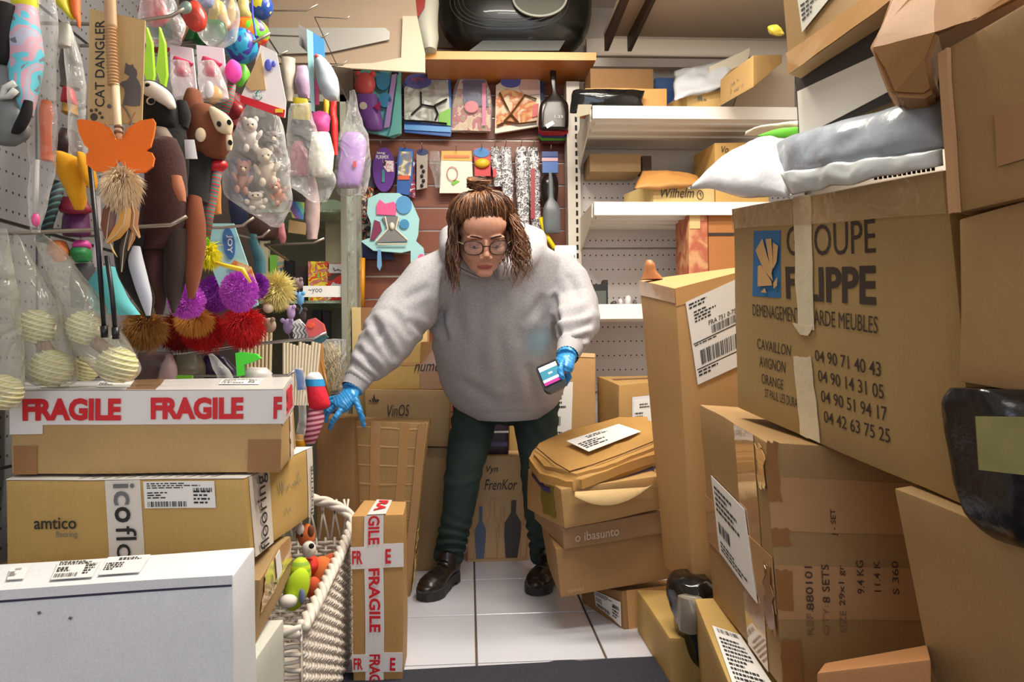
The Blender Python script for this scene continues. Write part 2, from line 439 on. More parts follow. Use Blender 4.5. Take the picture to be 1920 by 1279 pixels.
def shiplabel(bx, face, quad, style=1, seed=1, m=WHITE):
    """paper label with print; quad in face uv"""
    if not hasattr(quad[0], '__len__'):
        u0, v0, u1, v1 = quad; quad = [(u0, v0), (u1, v0), (u1, v1), (u0, v1)]
    lab = patch(bx, face, quad, m, 'paper_label', off=0.0045)
    def fn(s, t):
        u = (quad[0][0] * (1 - s) + quad[1][0] * s) * (1 - t) + (quad[3][0] * (1 - s) + quad[2][0] * s) * t
        v = (quad[0][1] * (1 - s) + quad[1][1] * s) * (1 - t) + (quad[3][1] * (1 - s) + quad[2][1] * s) * t
        return fp(bx, face, u, v, 0.0056)
    rnd = random.Random(seed); mb = MB()
    def para(q, n):
        for i in range(n):
            v = q[1] + (q[3] - q[1]) * i / n; x = q[0]
            end = q[0] + (q[2] - q[0]) * rnd.uniform(0.5, 1)
            while x < end:
                wd = rnd.uniform(0.03, 0.1); bar(fn, (x, v, min(end, x + wd), v + (q[3] - q[1]) / n * 0.5), mb); x += wd + 0.02
    if style == 1:      # parcel label: address, code, big barcode
        para((0.05, 0.04, 0.4, 0.12), 2); para((0.12, 0.15, 0.55, 0.30), 4)
        lay(fn, 'FRA 751 0-75', (0.38, 0.33, 0.93, 0.385), 0, 0.01, 0, mb)
        barcode(fn, (0.42, 0.40, 0.92, 0.49), mb, 26, seed)
        bar(fn, (0.03, 0.51, 0.99, 0.522), mb); para((0.05, 0.535, 0.5, 0.56), 1)
        barcode(fn, (0.14, 0.62, 0.96, 0.79), mb, 34, seed + 5)
        bar(fn, (0.03, 0.82, 0.99, 0.832), mb); para((0.05, 0.85, 0.5, 0.93), 2)
    elif style == 2:    # small print and code
        para((0.05, 0.06, 0.9, 0.3), 3); barcode(fn, (0.05, 0.75, 0.6, 0.95), mb, 26, seed); para((0.05, 0.4, 0.4, 0.68), 3); para((0.7, 0.35, 0.95, 0.9), 4)
        barcode(fn, (0.7, 0.25, 0.97, 0.4), mb, 14, seed)
    elif style == 3:
        barcode(fn, (0.15, 0.03, 0.85, 0.10), mb, 18, seed); para((0.1, 0.18, 0.85, 0.9), 12)
    elif style == 4:
        para((0.3, 0.12, 0.9, 0.3), 2); para((0.05, 0.4, 0.5, 0.85), 4)
    else:
        para((0.08, 0.1, 0.8, 0.45), 5); barcode(fn, (0.1, 0.55, 0.45, 0.7), mb, 14, seed); para((0.1, 0.8, 0.9, 0.95), 3)
    mb.go('label_print', INK, lab)
    return lab
def flaps(bx, face, m, axis='u', t=0.5, gap=0.004, th=0.003):
    if axis == 'u':
        patch(bx, face, (0.004, 0.004, 0.996, t - 0.006), m, 'flap', off=th, th=th); patch(bx, face, (0.004, t + 0.006, 0.996, 0.996), m, 'flap', off=th, th=th)
    else:
        patch(bx, face, (0.004, 0.004, t - 0.006, 0.996), m, 'flap', off=th, th=th); patch(bx, face, (t + 0.006, 0.004, 0.996, 0.996), m, 'flap', off=th, th=th)

# lofted, inflated and furry shapes given as picture rows at a real distance
def loft(name, rows, d, m, parent=None, seg=20, nz=0.0, nf=18, sub=3, label=None, cat=None, group=None, mi=None, sq=2.0, mb=None, yaw=0):
    """rows: (py, xl, xr, half thickness in m[, dy]) ; smooth organic solid"""
    R = []
    for i in range(len(rows) - 1):
        a, b = rows[i], rows[i + 1]
        p0 = rows[max(i - 1, 0)]; p3 = rows[min(i + 2, len(rows) - 1)]
        for k in range(sub):
            t = k / sub; r = []
            for c in range(4):
                m0 = (b[c] - p0[c]) / 2; m1 = (p3[c] - a[c]) / 2
                h = (2 * t**3 - 3 * t**2 + 1) * a[c] + (t**3 - 2 * t**2 + t) * m0 + (-2 * t**3 + 3 * t**2) * b[c] + (t**3 - t**2) * m1
                r.append(h)
            R.append((r, (a[4] if len(a) > 4 else 0) * (1 - t) + (b[4] if len(b) > 4 else 0) * t))
    R.append((list(rows[-1][:4]), rows[-1][4] if len(rows[-1]) > 4 else 0))
    own = mb is None; mb = mb or MB(); k0 = len(mb.v)
    for (py, xl, xr, th), dy in R:
        dd = d + dy
        c = P((xl + xr) / 2, py, dd); hw = max(abs(xr - xl) / 2 * dd / K, 0.0005); th = max(th, 0.0005)
        for j in range(seg):
            q = 2 * PI * j / seg; cx, sx = math.cos(q), math.sin(q)
            e = 2 / sq
            p = c + V((math.copysign(abs(cx)**e, cx) * hw, math.copysign(abs(sx)**e, sx) * th, 0))
            if nz: p = p + noise.noise_vector(p * nf) * nz
            mb.v.append(p)
    n = len(R)
    for i in range(n - 1):
        for j in range(seg):
            j2 = (j + 1) % seg
            mb.f.append([k0 + i * seg + j2, k0 + i * seg + j, k0 + (i + 1) * seg + j, k0 + (i + 1) * seg + j2]); mb.m.append(0)
    mb.f.append([k0 + j for j in range(seg)]); mb.m.append(0)
    mb.f.append([k0 + (n - 1) * seg + j for j in range(seg)][::-1]); mb.m.append(0)
    if not own: return mb
    o = mb.go(name, m, parent, smooth=True, sharp=70)
    if label: tag(o, label, cat, group)
    return o
def bob(name, cx, cy, rx, ry, d, m, parent=None, ratio=0.9, nz=0.06, nf=25, label=None, cat=None, group=None, seg=20, ang=0):
    c = P(cx, cy, d); rot = Matrix.Rotation(ang, 3, 'Y') if ang else None
    o = MB().ell(c, (rx * d / K, min(rx, ry) * ratio * d / K, ry * d / K), seg, 14, nz=nz, nf=nf, rot=rot).go(name, m, parent, smooth=True)
    if label: tag(o, label, cat, group)
    return o
def fur(name, cx, cy, rx, ry, d, m, n=900, ln=0.02, parent=None, label=None, cat=None, group=None, droop=0.3, seed=1, wd=0.0016, core=0.85):
    rnd = random.Random(seed); c = P(cx, cy, d); a, b = rx * d / K, ry * d / K; e = min(a, b)
    mb = MB().ell(c, (a * core, e * core, b * core), 14, 10)
    for i in range(n):
        v = V((rnd.gauss(0, 1), rnd.gauss(0, 1), rnd.gauss(0, 1))).normalized()
        if v.y > 0.5: v.y = -v.y
        p = c + V((v.x * a * core * 0.97, v.y * e * core * 0.97, v.z * b * core * 0.97))
        L = ln * rnd.uniform(0.6, 1.3); dr = (v + V((rnd.gauss(0, .3), rnd.gauss(0, .3), rnd.gauss(0, .3) - droop))).normalized()
        s = dr.cross(V((0, -1, 0.01))).normalized() * wd; s2 = dr.cross(s).normalized() * wd
        q = p + dr * L * 0.55; tip = p + (dr + V((0, 0, -droop * 0.5))).normalized() * L
        k = len(mb.v); mb.v += [p - s, p + s, p + s2, q + s * 0.7, q - s * 0.7, tip]
        mb.f += [[k, k + 1, k + 3, k + 4], [k + 4, k + 3, k + 5], [k + 1, k + 2, k + 3], [k + 2, k, k + 4]]; mb.m += [0] * 4
    o = mb.go(name, m, parent, smooth=False)
    if label: tag(o, label, cat, group)
    return o
def slab(name, poly, d, th, m, parent=None, label=None, cat=None, group=None, yaw=0.0, bev=0.0):
    """flat piece with a real thickness: outline points (px,py) at distance d, turned by yaw about its left edge"""
    x0 = min(p[0] for p in poly)
    pts = [P(px, py, d + math.tan(yaw) * (px - x0) * d / K) for px, py in poly]
    n = V((math.sin(yaw), 1, 0)).normalized()
    A = sum((a.x * b.z - b.x * a.z) for a, b in zip(pts, pts[1:] + pts[:1]))
    if A < 0: pts = pts[::-1]
    bm = bmesh.new(); vs = [bm.verts.new(p) for p in pts]; f = bm.faces.new(vs)
    r = bmesh.ops.extrude_face_region(bm, geom=[f]); nv = [g for g in r['geom'] if isinstance(g, bmesh.types.BMVert)]
    for v in nv: v.co += n * th
    bmesh.ops.recalc_face_normals(bm, faces=bm.faces)
    bmesh.ops.triangulate(bm, faces=[f for f in bm.faces if len(f.verts) > 4])
    o = bmo(name, bm, m, parent)
    if label: tag(o, label, cat, group)
    return o
def rectp(x0, y0, x1, y1, r=0, n=4):
    if not r: return [(x0, y0), (x1, y0), (x1, y1), (x0, y1)]
    out = []
    for cx, cy, a in ((x1 - r, y0 + r, -90), (x1 - r, y1 - r, 0), (x0 + r, y1 - r, 90), (x0 + r, y0 + r, 180)):
        for i in range(n + 1):
            q = math.radians(a + 90 * i / n); out.append((cx + r * math.cos(q), cy + r * math.sin(q)))
    return out
def ovalp(cx, cy, rx, ry, n=24, ang=0):
    return [(cx + rx * math.cos(q) * math.cos(ang) - ry * math.sin(q) * math.sin(ang), cy + rx * math.cos(q) * math.sin(ang) + ry * math.sin(q) * math.cos(ang)) for q in [2 * PI * i / n for i in range(n)]]
def words_at(s, q, d, m, parent, rot=0, bold=0.0, name='lettering', off=0.0, yaw=0, x0=None):
    """lettering on a flat piece at distance d; q = picture rectangle"""
    xr = q[0] if x0 is None else x0
    return lay(lambda u, v: P(u, v, d + math.tan(yaw) * (u - xr) * d / K - off), s, q, rot, bold).go(name, m, parent)
# ------------------------------------------------------------------ the setting
def struct(o): o['kind'] = 'structure'; return o
WALLM = mat('wall_paint', (214, 204, 190), 0.8, var=0.05, scale=3)
TILE = mat('floor_tile', (208, 209, 218), 0.16, var=0.06, scale=2.5, bump=0.06, bscale=5, coat=0.2)
GROUT = mat('grout', (92, 74, 58), 0.9)
XL, XR_, YB, YF, ZC = -1.32, 1.75, 3.78, -2.5, 2.72
fl = struct(MB().box((XL, YF, -0.10), (XR_, YB, -0.006)).go('floor', GROUT))
S = 0.378; g = 0.0035
tile_me = None
for i in range(-4, 5):
    for j in range(-1, 6):
        x0 = 0.012 + i * S; y0 = 2.09 + (j - 1) * S
        x1 = x0 + S; y1 = y0 + S
        x0c, x1c, y1c = max(x0, XL + .01), min(x1, XR_ - .01), min(y1, YB - .01)
        if x1c - x0c < 0.03 or y1c - y0 < 0.03: continue
        if tile_me is not None and abs(x1c - x0c - S) < 1e-6 and abs(y1c - y0 - S) < 1e-6:
            o = bpy.data.objects.new('tile', tile_me); COL.objects.link(o); o.parent = fl
            o.location = V(((x0 + x1) / 2, (y0 + y1) / 2, -0.006)) - WL[fl]; continue
        bm = bmesh.new(); bmesh.ops.create_cube(bm, size=1)
        for v in bm.verts: v.co = V(((x0c + x1c) / 2 + v.co.x * (x1c - x0c - 2 * g), (y0 + y1c) / 2 + v.co.y * (y1c - y0 - 2 * g), -0.003 + v.co.z * 0.006))
        bmesh.ops.bevel(bm, geom=[e for e in bm.edges if all(v.co.z > -0.001 for v in e.verts)], offset=0.0015, segments=1, affect='EDGES')
        o = bmo('tile', bm, TILE, fl)
        if abs(x1c - x0c - S) < 1e-6 and abs(y1c - y0 - S) < 1e-6: tile_me = o.data
struct(MB().box((XL, YF, ZC), (XR_, YB, ZC + 0.1)).go('ceiling', mat('ceiling_paint', (235, 230, 220), 0.9)))
struct(MB().box((XL - 0.1, YB, -0.1), (XR_ + 0.1, YB + 0.1, ZC)).go('wall_back', WALLM))
struct(MB().box((XL - 0.1, YF, -0.1), (XL, YB, ZC)).go('wall_left', WALLM))
struct(MB().box((XR_, YF, -0.1), (XR_ + 0.1, YB, ZC)).go('wall_right', WALLM))
wf = MB().box((XL, YF - 0.1, -0.1), (XR_, YF, 0.55)).box((XL, YF - 0.1, 2.45), (XR_, YF, ZC)).box((XL, YF - 0.1, 0.55), (-1.1, YF, 2.45)).box((1.25, YF - 0.1, 0.55), (XR_, YF, 2.45))
struct(wf.go('wall_front', WALLM))
struct(MB().box((-1.1, YF - 0.07, 0.55), (1.25, YF - 0.06, 2.45)).go('window_1', film('window_glass', (240, 245, 250), 0.95, 0.02)))
# black mat
bm = bmesh.new()
A = [PZ(560, 1268, 0.006), PZ(1300, 1228, 0.006)]
poly = [A[0], A[0].lerp(A[1], .62), A[0].lerp(A[1], .64) + V((0, .008, 0)), A[0].lerp(A[1], .68) + V((0, .006, 0)), A[0].lerp(A[1], .70), A[1], V((0.75, 0.2, 0.006)), V((-0.55, 0.2, 0.006))]
mb = MB().prism([V((p.x, p.y, 0.008)) for p in poly][::-1], (0, 0, -0.0078))
rug = tag(mb.go('floor_mat', mat('mat_black', (46, 46, 56), 0.95, var=0.5, scale=160, bump=0.6, bscale=300)), 'charcoal ribbed door mat across the bottom edge of the tiled floor', 'mat')
# slatwall behind the person: reddish wood planks with pale inserts
slat = empty('slatwall', V((0.0, 3.66, 0)), 'reddish brown slatted display wall with pale groove inserts behind the person', 'display wall')
PLK = mat('slat_wood', (132, 72, 46), 0.45, var=0.18, scale=6, bump=0.1)
INS = mat('slat_insert', (214, 196, 182), 0.35, 0.3)
xl, xr = P(664, 400, 3.64).x, P(1066, 400, 3.64).x
zs = [0.02 + 0.115 * k for k in range(21)]
for z in zs:
    MB().box((xl, 3.645, z), (xr, 3.665, z + 0.105)).go('plank', PLK, slat)
    MB().box((xl, 3.655, z + 0.105), (xr, 3.668, z + 0.115)).go('groove_insert', INS, slat)
MB().box((xl, 3.668, 0), (xr, 3.70, 2.45)).go('backing', PLK, slat)
STEEL = mat('hook_steel', (170, 160, 146), 0.35, 0.8)
BRWH = mat('shelf_white', (236, 232, 224), 0.4)
# wooden shelf with the black tub on it
wsh = MB()
f0, f1 = P(797, 97, 3.33), P(1117, 100, 3.33)
WOOD = mat('shelf_wood', (196, 126, 62), 0.4, var=0.15, scale=5)
wsh.hexa([f0, f1, P(1117, 113, 3.33), P(797, 111, 3.33)], [V((p.x, 3.64, p.z)) for p in (f0, f1, P(1117, 113, 3.33), P(797, 111, 3.33))])
o = wsh.go('wall_shelf', WOOD); tag(o, 'orange wooden shelf board above the hanging packs, carrying the black tub', 'shelf')
MB().hexa([P(797, 95.5, 3.325), P(1118, 98.5, 3.325), P(1118, 113, 3.325), P(797, 111, 3.325)], [P(797, 95.5, 3.333), P(1118, 98.5, 3.333), P(1118, 113, 3.333), P(797, 111, 3.333)]).go('edge_band', mat('edge_band', (238, 176, 98), 0.35), o)
# dark oval tub
TUB = mat('tub_black', (16, 17, 14), 0.32, coat=0.3)
tub = empty('storage_tub', P(968, 97, 3.42), 'large black rounded plastic tub lying on the wooden shelf', 'tub')
def srow(cy, hw): return (cy, 968 - hw, 968 + hw, 0)
mb = MB(); n = 48; rings = []
prof = [(0.0, 0.35), (0.02, 0.62), (0.045, 0.80), (0.08, 0.93), (0.13, 1.0), (0.17, 0.97), (0.19, 0.9)]
c0 = P(968, -30, 3.37)
W2, H2 = 150 * 3.4 / K, 132 * 3.4 / K
for dy, sc in prof:
    for i in range(n):
        q = 2 * PI * i / n; c, s = math.cos(q), math.sin(q); e = 2 / 2.9
        rings.append(c0 + V((math.copysign(abs(c)**e, c) * W2 * (sc if sc > .7 else sc), dy - 0.02, math.copysign(abs(s)**e, s) * H2 * sc)))
fs = [[(k * n + (i + 1) % n), (k * n + i), ((k + 1) * n + i), ((k + 1) * n + (i + 1) % n)] for k in range(len(prof) - 1) for i in range(n)]
fs += [[i for i in range(n)], [(len(prof) - 1) * n + i for i in range(n)][::-1]]
mb.add(rings, fs).go('shell', TUB, tub, smooth=True, sharp=50)
RIB = mat('tub_rib', (62, 64, 58), 0.3)
for k, (a, b) in enumerate(((112, 62), (104, 56), (96, 50), (88, 44))):
    pts = [P(955 + a * math.copysign(abs(math.cos(q))**0.75, math.cos(q)), -8 + b * math.copysign(abs(math.sin(q))**0.75, math.sin(q)), 3.335 + 0.002 * k) for q in [2 * PI * i / 40 for i in range(41)]]
    MB().tube(pts, 0.0022, 5, cap=False).go('rib', RIB, tub, smooth=True)
MB().prism([P(x, y, 3.335) for x, y in ovalp(1012, -4, 50, 34, 36)], (0, 0.03, 0)).go('lid_window', mat('tub_window', (120, 122, 112), 0.25), tub)
MB().tube([P(x, y, 3.33) for x, y in ovalp(1012, -4, 50, 34, 36)] + [P(1062, -4, 3.33)], 0.006, 6, cap=False).go('window_rim', mat('rim_pale', (205, 208, 196), 0.3), tub, smooth=True)
MB().hexa([P(905, 76, 3.345), P(1060, 76, 3.345), P(1048, 95, 3.345), P(880, 95, 3.345)], [P(905, 76, 3.42), P(1060, 76, 3.42), P(1048, 95, 3.42), P(880, 95, 3.42)]).go('handle_bar', mat('tub_grip', (52, 54, 50), 0.2), tub)

# perforated upright and gondola shelving at the back right
up = empty('shelf_upright', P(1075, 600, 3.55), 'pale slotted steel upright between slatted wall and white shelving', 'upright')
ux0, ux1 = P(1064, 400, 3.52).x, P(1088, 400, 3.52).x
MB().box((ux0, 3.50, 0), (ux1, 3.60, 2.22)).go('post', mat('upright_paint', (214, 206, 192), 0.4), up)
SLT = mat('slot_dark', (22, 20, 20), 0.8)
for k in range(38):
    z = 0.55 + k * 0.042
    MB().box((ux1 - 0.024, 3.497, z), (ux1 - 0.014, 3.501, z + 0.024)).go('slot', SLT, up)
sh = empty('gondola_shelving', V((1.0, 3.56, 0)), 'white steel shelving bay with perforated back panels at the right', 'shelving')
PEG = dots('peg_panel', (206, 200, 196), 0.0285, 0.13, 'xz')
for z0, z1 in ((0.02, 0.32), (0.33, 0.68), (0.69, 1.04), (1.05, 1.40), (1.41, 1.78)):
    MB().box((ux1 + 0.002, 3.57, z0), (1.72, 3.585, z1)).go('back_panel', PEG, sh)
MB().box((ux1 + 0.002, 3.585, 0), (1.72, 3.62, 2.25)).go('frame', mat('shelf_frame', (196, 188, 176), 0.5), sh)
EDGE = mat('shelf_edge', (250, 248, 242), 0.35)
def shelf(xa, ya, xb, yb, yt, d0):
    """front edge from (xa,ya)-(xb,yb) lower edge; yt = thickness px"""
    a, b = P(xa, ya, d0), P(xb, yb, d0); z = (a.z + b.z) / 2; th = yt * d0 / K
    o = MB().box((a.x, d0 + 0.004, z + 0.006), (1.70, 3.568, z + th - 0.002)).go('shelf', BRWH, sh)
    MB().box((a.x - 0.002, d0 - 0.004, z), (1.70, d0 + 0.004, z + th)).go('front_edge', EDGE, o)
    for k in range(3):
        y = d0 + 0.07 + k * 0.1
        MB().box((a.x + 0.02, y, z - 0.002), (1.70, y + 0.03, z + 0.007)).go('stiffener', BRWH, o)
    for xx in (a.x + 0.001,):
        mb = MB().prism([V((xx - 0.004, d0 + 0.02, z + th - .005)), V((xx - 0.004, 3.565, z + th - .005)), V((ux1 + 0.001, 3.565, z - 0.13)), V((xx - 0.004, d0 + 0.03, z - 0.005))], (-0.006, 0, 0))
        mb.go('bracket', mat('bracket_paint', (222, 214, 198), 0.45), sh)
    return z + th
ZS1 = shelf(1112, 225, 1490, 222, 24, 3.08)
ZS2 = shelf(1115, 405, 1312, 402, 25, 3.15)
ZS3 = shelf(1122, 599, 1205, 597, 28, 3.15)
# rails and boards high on the right wall corner
hb = empty('overhead_shelf', V((1.1, 3.0, 2.3)), 'beige overhead shelf seen from below on dark steel brackets', 'shelf')
BEI = mat('beige_board', (196, 180, 158), 0.6, var=0.05, scale=3)
zt = P(1300, 70, 3.5).z
MB().box((P(1132, 70, 3.5).x, 2.35, zt), (1.72, 3.50, zt + 0.02)).go('board', BEI, hb)
BRN = mat('bracket_brown', (66, 50, 40), 0.5)
for px in (1133, 1176):
    x = P(px, 70, 3.5).x
    MB().hexa([V((x, 2.4, zt)), V((x + .02, 2.4, zt)), V((x + .02, 2.4, zt - .012)), V((x, 2.4, zt - .012))], [V((x, 3.5, zt)), V((x + .02, 3.5, zt)), V((x + .02, 3.5, zt - .075)), V((x, 3.5, zt - .075))]).go('bracket', BRN, hb)
RAIL = mat('rail_beige', (224, 212, 196), 0.5)
for k, (y0, y1, dd) in enumerate(((72, 104, 3.70), (108, 124, 3.66))):
    a, b = P(1100, y1, dd), P(1500, y0, dd)
    struct(MB().box((a.x, dd, a.z), (1.74, dd + 0.03, P(1100, y0, dd).z)).go('trim_%d' % (k + 1), RAIL))
# paper-wrapped board and bracket high on the left of the shelf
bd = empty('wrapped_board', P(640, 140, 3.0), 'brown paper wrapped board hanging high over the left hooks', 'board')
PAPER = mat('wrap_paper', (168, 146, 122), 0.65, var=0.08, scale=4, bump=0.4, bscale=8)
slab('sheet', [(508, -40), (775, -40), (782, 30), (796, 100), (797, 135), (700, 122), (600, 118), (500, 118)], 3.05, 0.02, PAPER, bd, yaw=0.05)
slab('folded_edge', [(755, 30), (782, 30), (797, 100), (797, 136), (660, 128), (606, 122), (700, 118), (752, 108)], 3.045, 0.012, mat('wrap_light', (206, 190, 164), 0.6, bump=0.4, bscale=10), bd, yaw=0.05)
slab('bracket_plate', [(500, 52), (722, 52), (731, 60), (730, 74), (618, 98), (500, 102)], 3.035, 0.004, mat('bracket_grey', (178, 176, 168), 0.4, 0.2), bd, yaw=0.05)
bag = loft('paper_bag', [(-40, 772, 822, .05), (30, 774, 822, .06), (70, 780, 822, .06), (92, 790, 820, .05), (96, 792, 819, .05)], 3.3, mat('bag_white', (214, 214, 196), 0.5, bump=0.3, bscale=12), nz=0.006, label='white sack with a red dot standing at the left end of the wooden shelf', cat='sack')
slab('red_dot', [(772, -20), (790, -20), (798, -5), (796, 14), (785, 30), (776, 34)], 3.225, 0.003, mat('dot_red', (176, 52, 48), 0.5), bag)

# grey perforated gondola at the left
lg = empty('pegboard_gondola', V((-1.14, 2.2, 0)), 'grey perforated steel display panel along the left side', 'display panel')
PEGL = dots('peg_panel_grey', (128, 128, 130), 0.0255, 0.14, 'yz')
for y0, y1 in ((1.05, 1.98), (1.99, 2.92)):
    for z0, z1 in ((0.02, 0.62), (0.63, 1.23), (1.24, 1.84), (1.85, 2.4)):
        MB().box((-1.16, y0, z0), (-1.145, y1, z1)).go('panel', PEGL, lg)
MB().box((-1.20, 1.03, 0), (-1.162, 2.95, 2.42)).go('frame', mat('gondola_frame', (120, 118, 114), 0.5), lg)

# tall glazed cabinet at the back left
cab = empty('glass_cabinet', P(570, 900, 3.2), 'tall glass display cabinet with pale aluminium frame at the back left', 'cabinet')
ALU = mat('alu_green', (172, 172, 154), 0.35, 0.5)
cz1 = P(600, 195, 3.2).z
cx0, cx1 = P(380, 500, 3.1).x, P(652, 500, 3.1).x
for x in (cx0, cx1 - 0.024):
    MB().box((x, 3.08, 0), (x + 0.024, 3.104, cz1)).go('post', ALU, cab)
    MB().box((x, 3.50, 0), (x + 0.024, 3.524, cz1)).go('post', ALU, cab)
for z in (0.02, cz1 - .03): MB().box((cx0, 3.08, z), (cx1, 3.524, z + 0.03)).go('rail', ALU, cab)
MB().box((cx0, 3.526, 0), (cx1, 3.534, cz1)).go('back_panel', mat('cab_back', (134, 132, 112), 0.4), cab)
GL = film('cab_glass', (196, 214, 200), 0.9, 0.03)
zA = P(600, 560, 3.1).z; zB = P(600, 398, 3.1).z; zC = P(600, 480, 3.1).z
for z in (zA - 0.02, zB): MB().box((cx0 + .01, 3.10, z), (cx1 - .01, 3.52, z + 0.012)).go('glass_shelf', film('glass_shelf', (180, 200, 176), 0.45, 0.05), cab)
MB().box((cx1 - 0.006, 3.104, 0.05), (cx1 - 0.002, 3.50, cz1 - .03)).go('side_glass', GL, cab)
slab('price_rail', rectp(568, 536, 651, 557), 3.09, 0.006, EDGE, cab)
words_at('~yoo', (578, 541, 604, 551), 3.09, INKG, cab, bold=0.0, off=0.001)
tall = MB().box((P(657, 500, 3.3).x, 3.28, 0), (P(670, 500, 3.3).x, 3.36, P(660, 236, 3.3).z)).go('metal_post', mat('post_grey', (160, 158, 148), 0.4, 0.4))
tag(tall, 'slim grey metal post beside the glass cabinet', 'post')
# ------------------------------------------------------------------ boxes at the left
WB = kraft('board_white', (244, 238, 255), 0.5)
# white carton in front
b = carton('large white corrugated box at the bottom left, nearest the camera', [P(-70, 1114, 1.035), P(437, 1080, 1.10), PZ(1, 1, 0) * 0 + V((P(437, 1080, 1.10).x, 1.10, 0)), V((P(-70, 1114, 1.035).x, 1.035, 0))],
           [P(-55, 1062, 1.20), P(478, 1026, 1.26), V((P(478, 1026, 1.26).x + .005, 1.26, 0)), V((P(-55, 1062, 1.2).x, 1.20, 0))], WB, amp=0.002)
patch(b, 'front', (0, -0.006, 1.0, 0.018), WB, 'lid_lip', off=0.005, th=0.005)
patch(b, 'front', (0.01, 0.019, 0.995, 0.026), mat('gap_dark', (70, 66, 84), 0.9), 'lid_gap', off=0.001)
for k, (q, s) in enumerate((((0.30, .15, .45, .8), 2), ((0.47, .1, .62, .75), 4), ((0.14, .3, .2, .7), 4))):
    shiplabel(b, 'top', q, s, 11 + k)
mb = MB()
strokes(lambda u, v: fp(b, 'front', u, v, .003), [[(0.38, .075), (0.385, .077)], [(.27, .055), (.272, .058)]], 0.004, mb)
mb.go('scuff', INKG, b.o)
# FRAGILE parcel
fr = carton('long kraft box with red-on-white FRAGILE tape, topmost of the left stack', [(20, 733, 1.49), (529, 731, 1.49), (527, 886, 1.49), (22, 891, 1.49)], [(36, 718, 1.86), (547, 708, 1.86), P(556, 840, 1.86), P(36, 850, 1.86)], KR)
patch(fr, 'front', (-0.004, 0.0, 1.004, 0.41), TAPEW, 'fragile_tape', off=0.002)
patch(fr, 'front', (-0.003, 0.36, 0.115, 0.52), TAPEW, 'tape_end', off=0.003)
text(fr, 'front', [('FRAGILE', (0.045, 0.09, 0.405, 0.36)), ('FRAGILE', (0.515, 0.08, 0.855, 0.35)), ('F', (0.968, 0.08, 1.0, 0.35))], None, RED, bold=0.05)
patch(fr, 'top', (0, 0, 1, 1), TAPEW, 'fragile_tape', off=0.002)
patch(fr, 'top', (0.42, 0.0, 0.53, 1), TAPEC, 'tape', off=0.0035)
for q, s in (((.3, .2, .42, .8), 4), ((.75, .2, .9, .7), 2), ((.1, .25, .2, .8), 4)): shiplabel(fr, 'top', q, s, 5)
patch(fr, 'right', (0, 0, 1, .42), TAPEW, 'fragile_tape', off=0.002)
patch(fr, 'right', (0.25, .06, .8, .35), RED, 'tape_print', off=0.004, rag=.02)
patch(fr, 'right', (0.55, .45, .75, 1), mat('tape_pale', (236, 214, 196), .3), 'tape', off=0.003, rag=.02)
patch(fr, 'front', (0.875, 0.6, 1.0, 1.0), TAPE, 'tape', off=0.0025)
patch(fr, 'front', (0.01, 0.66, 0.095, 1.0), TAPE, 'tape', off=0.0025)
# flooring parcel
am = carton('kraft flooring box with white printed band under the FRAGILE box', [(11, 903, 1.45), (459, 899, 1.45), (470, 1048, 1.45), (14, 1058, 1.45)], [(118, 848, 2.0), (586, 838, 2.0), (590, 962, 2.0), (120, 965, 2.0)], KR5)
BAND = mat('band_white', (222, 214, 204), 0.45)
patch(am, 'front', (0.415, 0.0, 0.56, 1.0), BAND, 'printed_band', off=0.0025)
text(am, 'front', 'amtico', (0.118, 0.44, 0.29, 0.58), INK, bold=0.012)
text(am, 'front', 'flooring', (0.205, 0.605, 0.292, 0.70), INKG)
text(am, 'front', 'ic', (0.45, 0.035, 0.538, 0.30), INKG, rot=90, off=.006, bold=.012)
text(am, 'front', 'o', (0.45, 0.32, 0.515, 0.515), INK, rot=90, off=.006, bold=.018)
text(am, 'front', 'flo', (0.45, 0.56, 0.535, 0.99), INK, rot=90, off=.006)
shiplabel(am, 'front', (0.575, 0.02, 0.872, 0.35), 2, 4)
patch(am, 'right', (0.04, 0, 0.28, 1), BAND, 'printed_band', off=0.0025)
text(am, 'right', 'flooring', (0.09, 0.03, 0.24, 0.98), INK, rot=-90, off=.006)
patch(am, 'right', (0.87, 0, 0.97, 1), BAND, 'printed_band', off=0.0025)
text(am, 'right', 'flooring', (0.885, 0.25, 0.955, 0.98), INK, rot=-90, off=.006)
scrawl(am, 'right', (0.36, .18, .82, .8), INKG, [5, 2], .0025, 3)
patch(am, 'top', (0, 0, 1, 1), mat('top_white', (234, 232, 228), .5), 'top_sheet', off=0.002)
mb = MB(); strokes(lambda u, v: fp(am, 'top', u, v, .005), [[(.3 + .05 * k, .97), (.33 + .05 * k, .9)] for k in range(12)], .006, mb); mb.go('print', INK, am.o)
# crushed parcel and low white box under it
F3 = [V((-.985, 1.405, .47)), V((-.405, 1.405, .472)), V((-.405, 1.405, .352)), V((-.985, 1.405, .35))]
b = carton('crushed kraft parcel squeezed under the flooring box', F3, [V((-.985, 1.73, .468)), V((-.425, 1.73, .47)), V((-.425, 1.73, .385)), V((-.985, 1.73, .36))], KR3, amp=.012)
patch(b, 'right', (.1, 0, .96, .62), TAPEC, 'tape', rag=.03); scrawl(b, 'right', (.2, .1, .8, .7), INK, [3], .003, 9)
patch(b, 'right', (.45, .0, .6, .5), WHITE, 'paper_label', off=.006)
b = carton('low white box with handwriting, under the crushed parcel beside the wicker basket', [V((-.985, 1.29, .34)), V((-.392, 1.29, .345)), V((-.392, 1.29, 0)), V((-.985, 1.29, 0))], (0, .245, 0), kraft('board_offwhite', (228, 222, 220)))
scrawl(b, 'right', (.25, .25, .95, .5), INKG, [3], .003, 4)

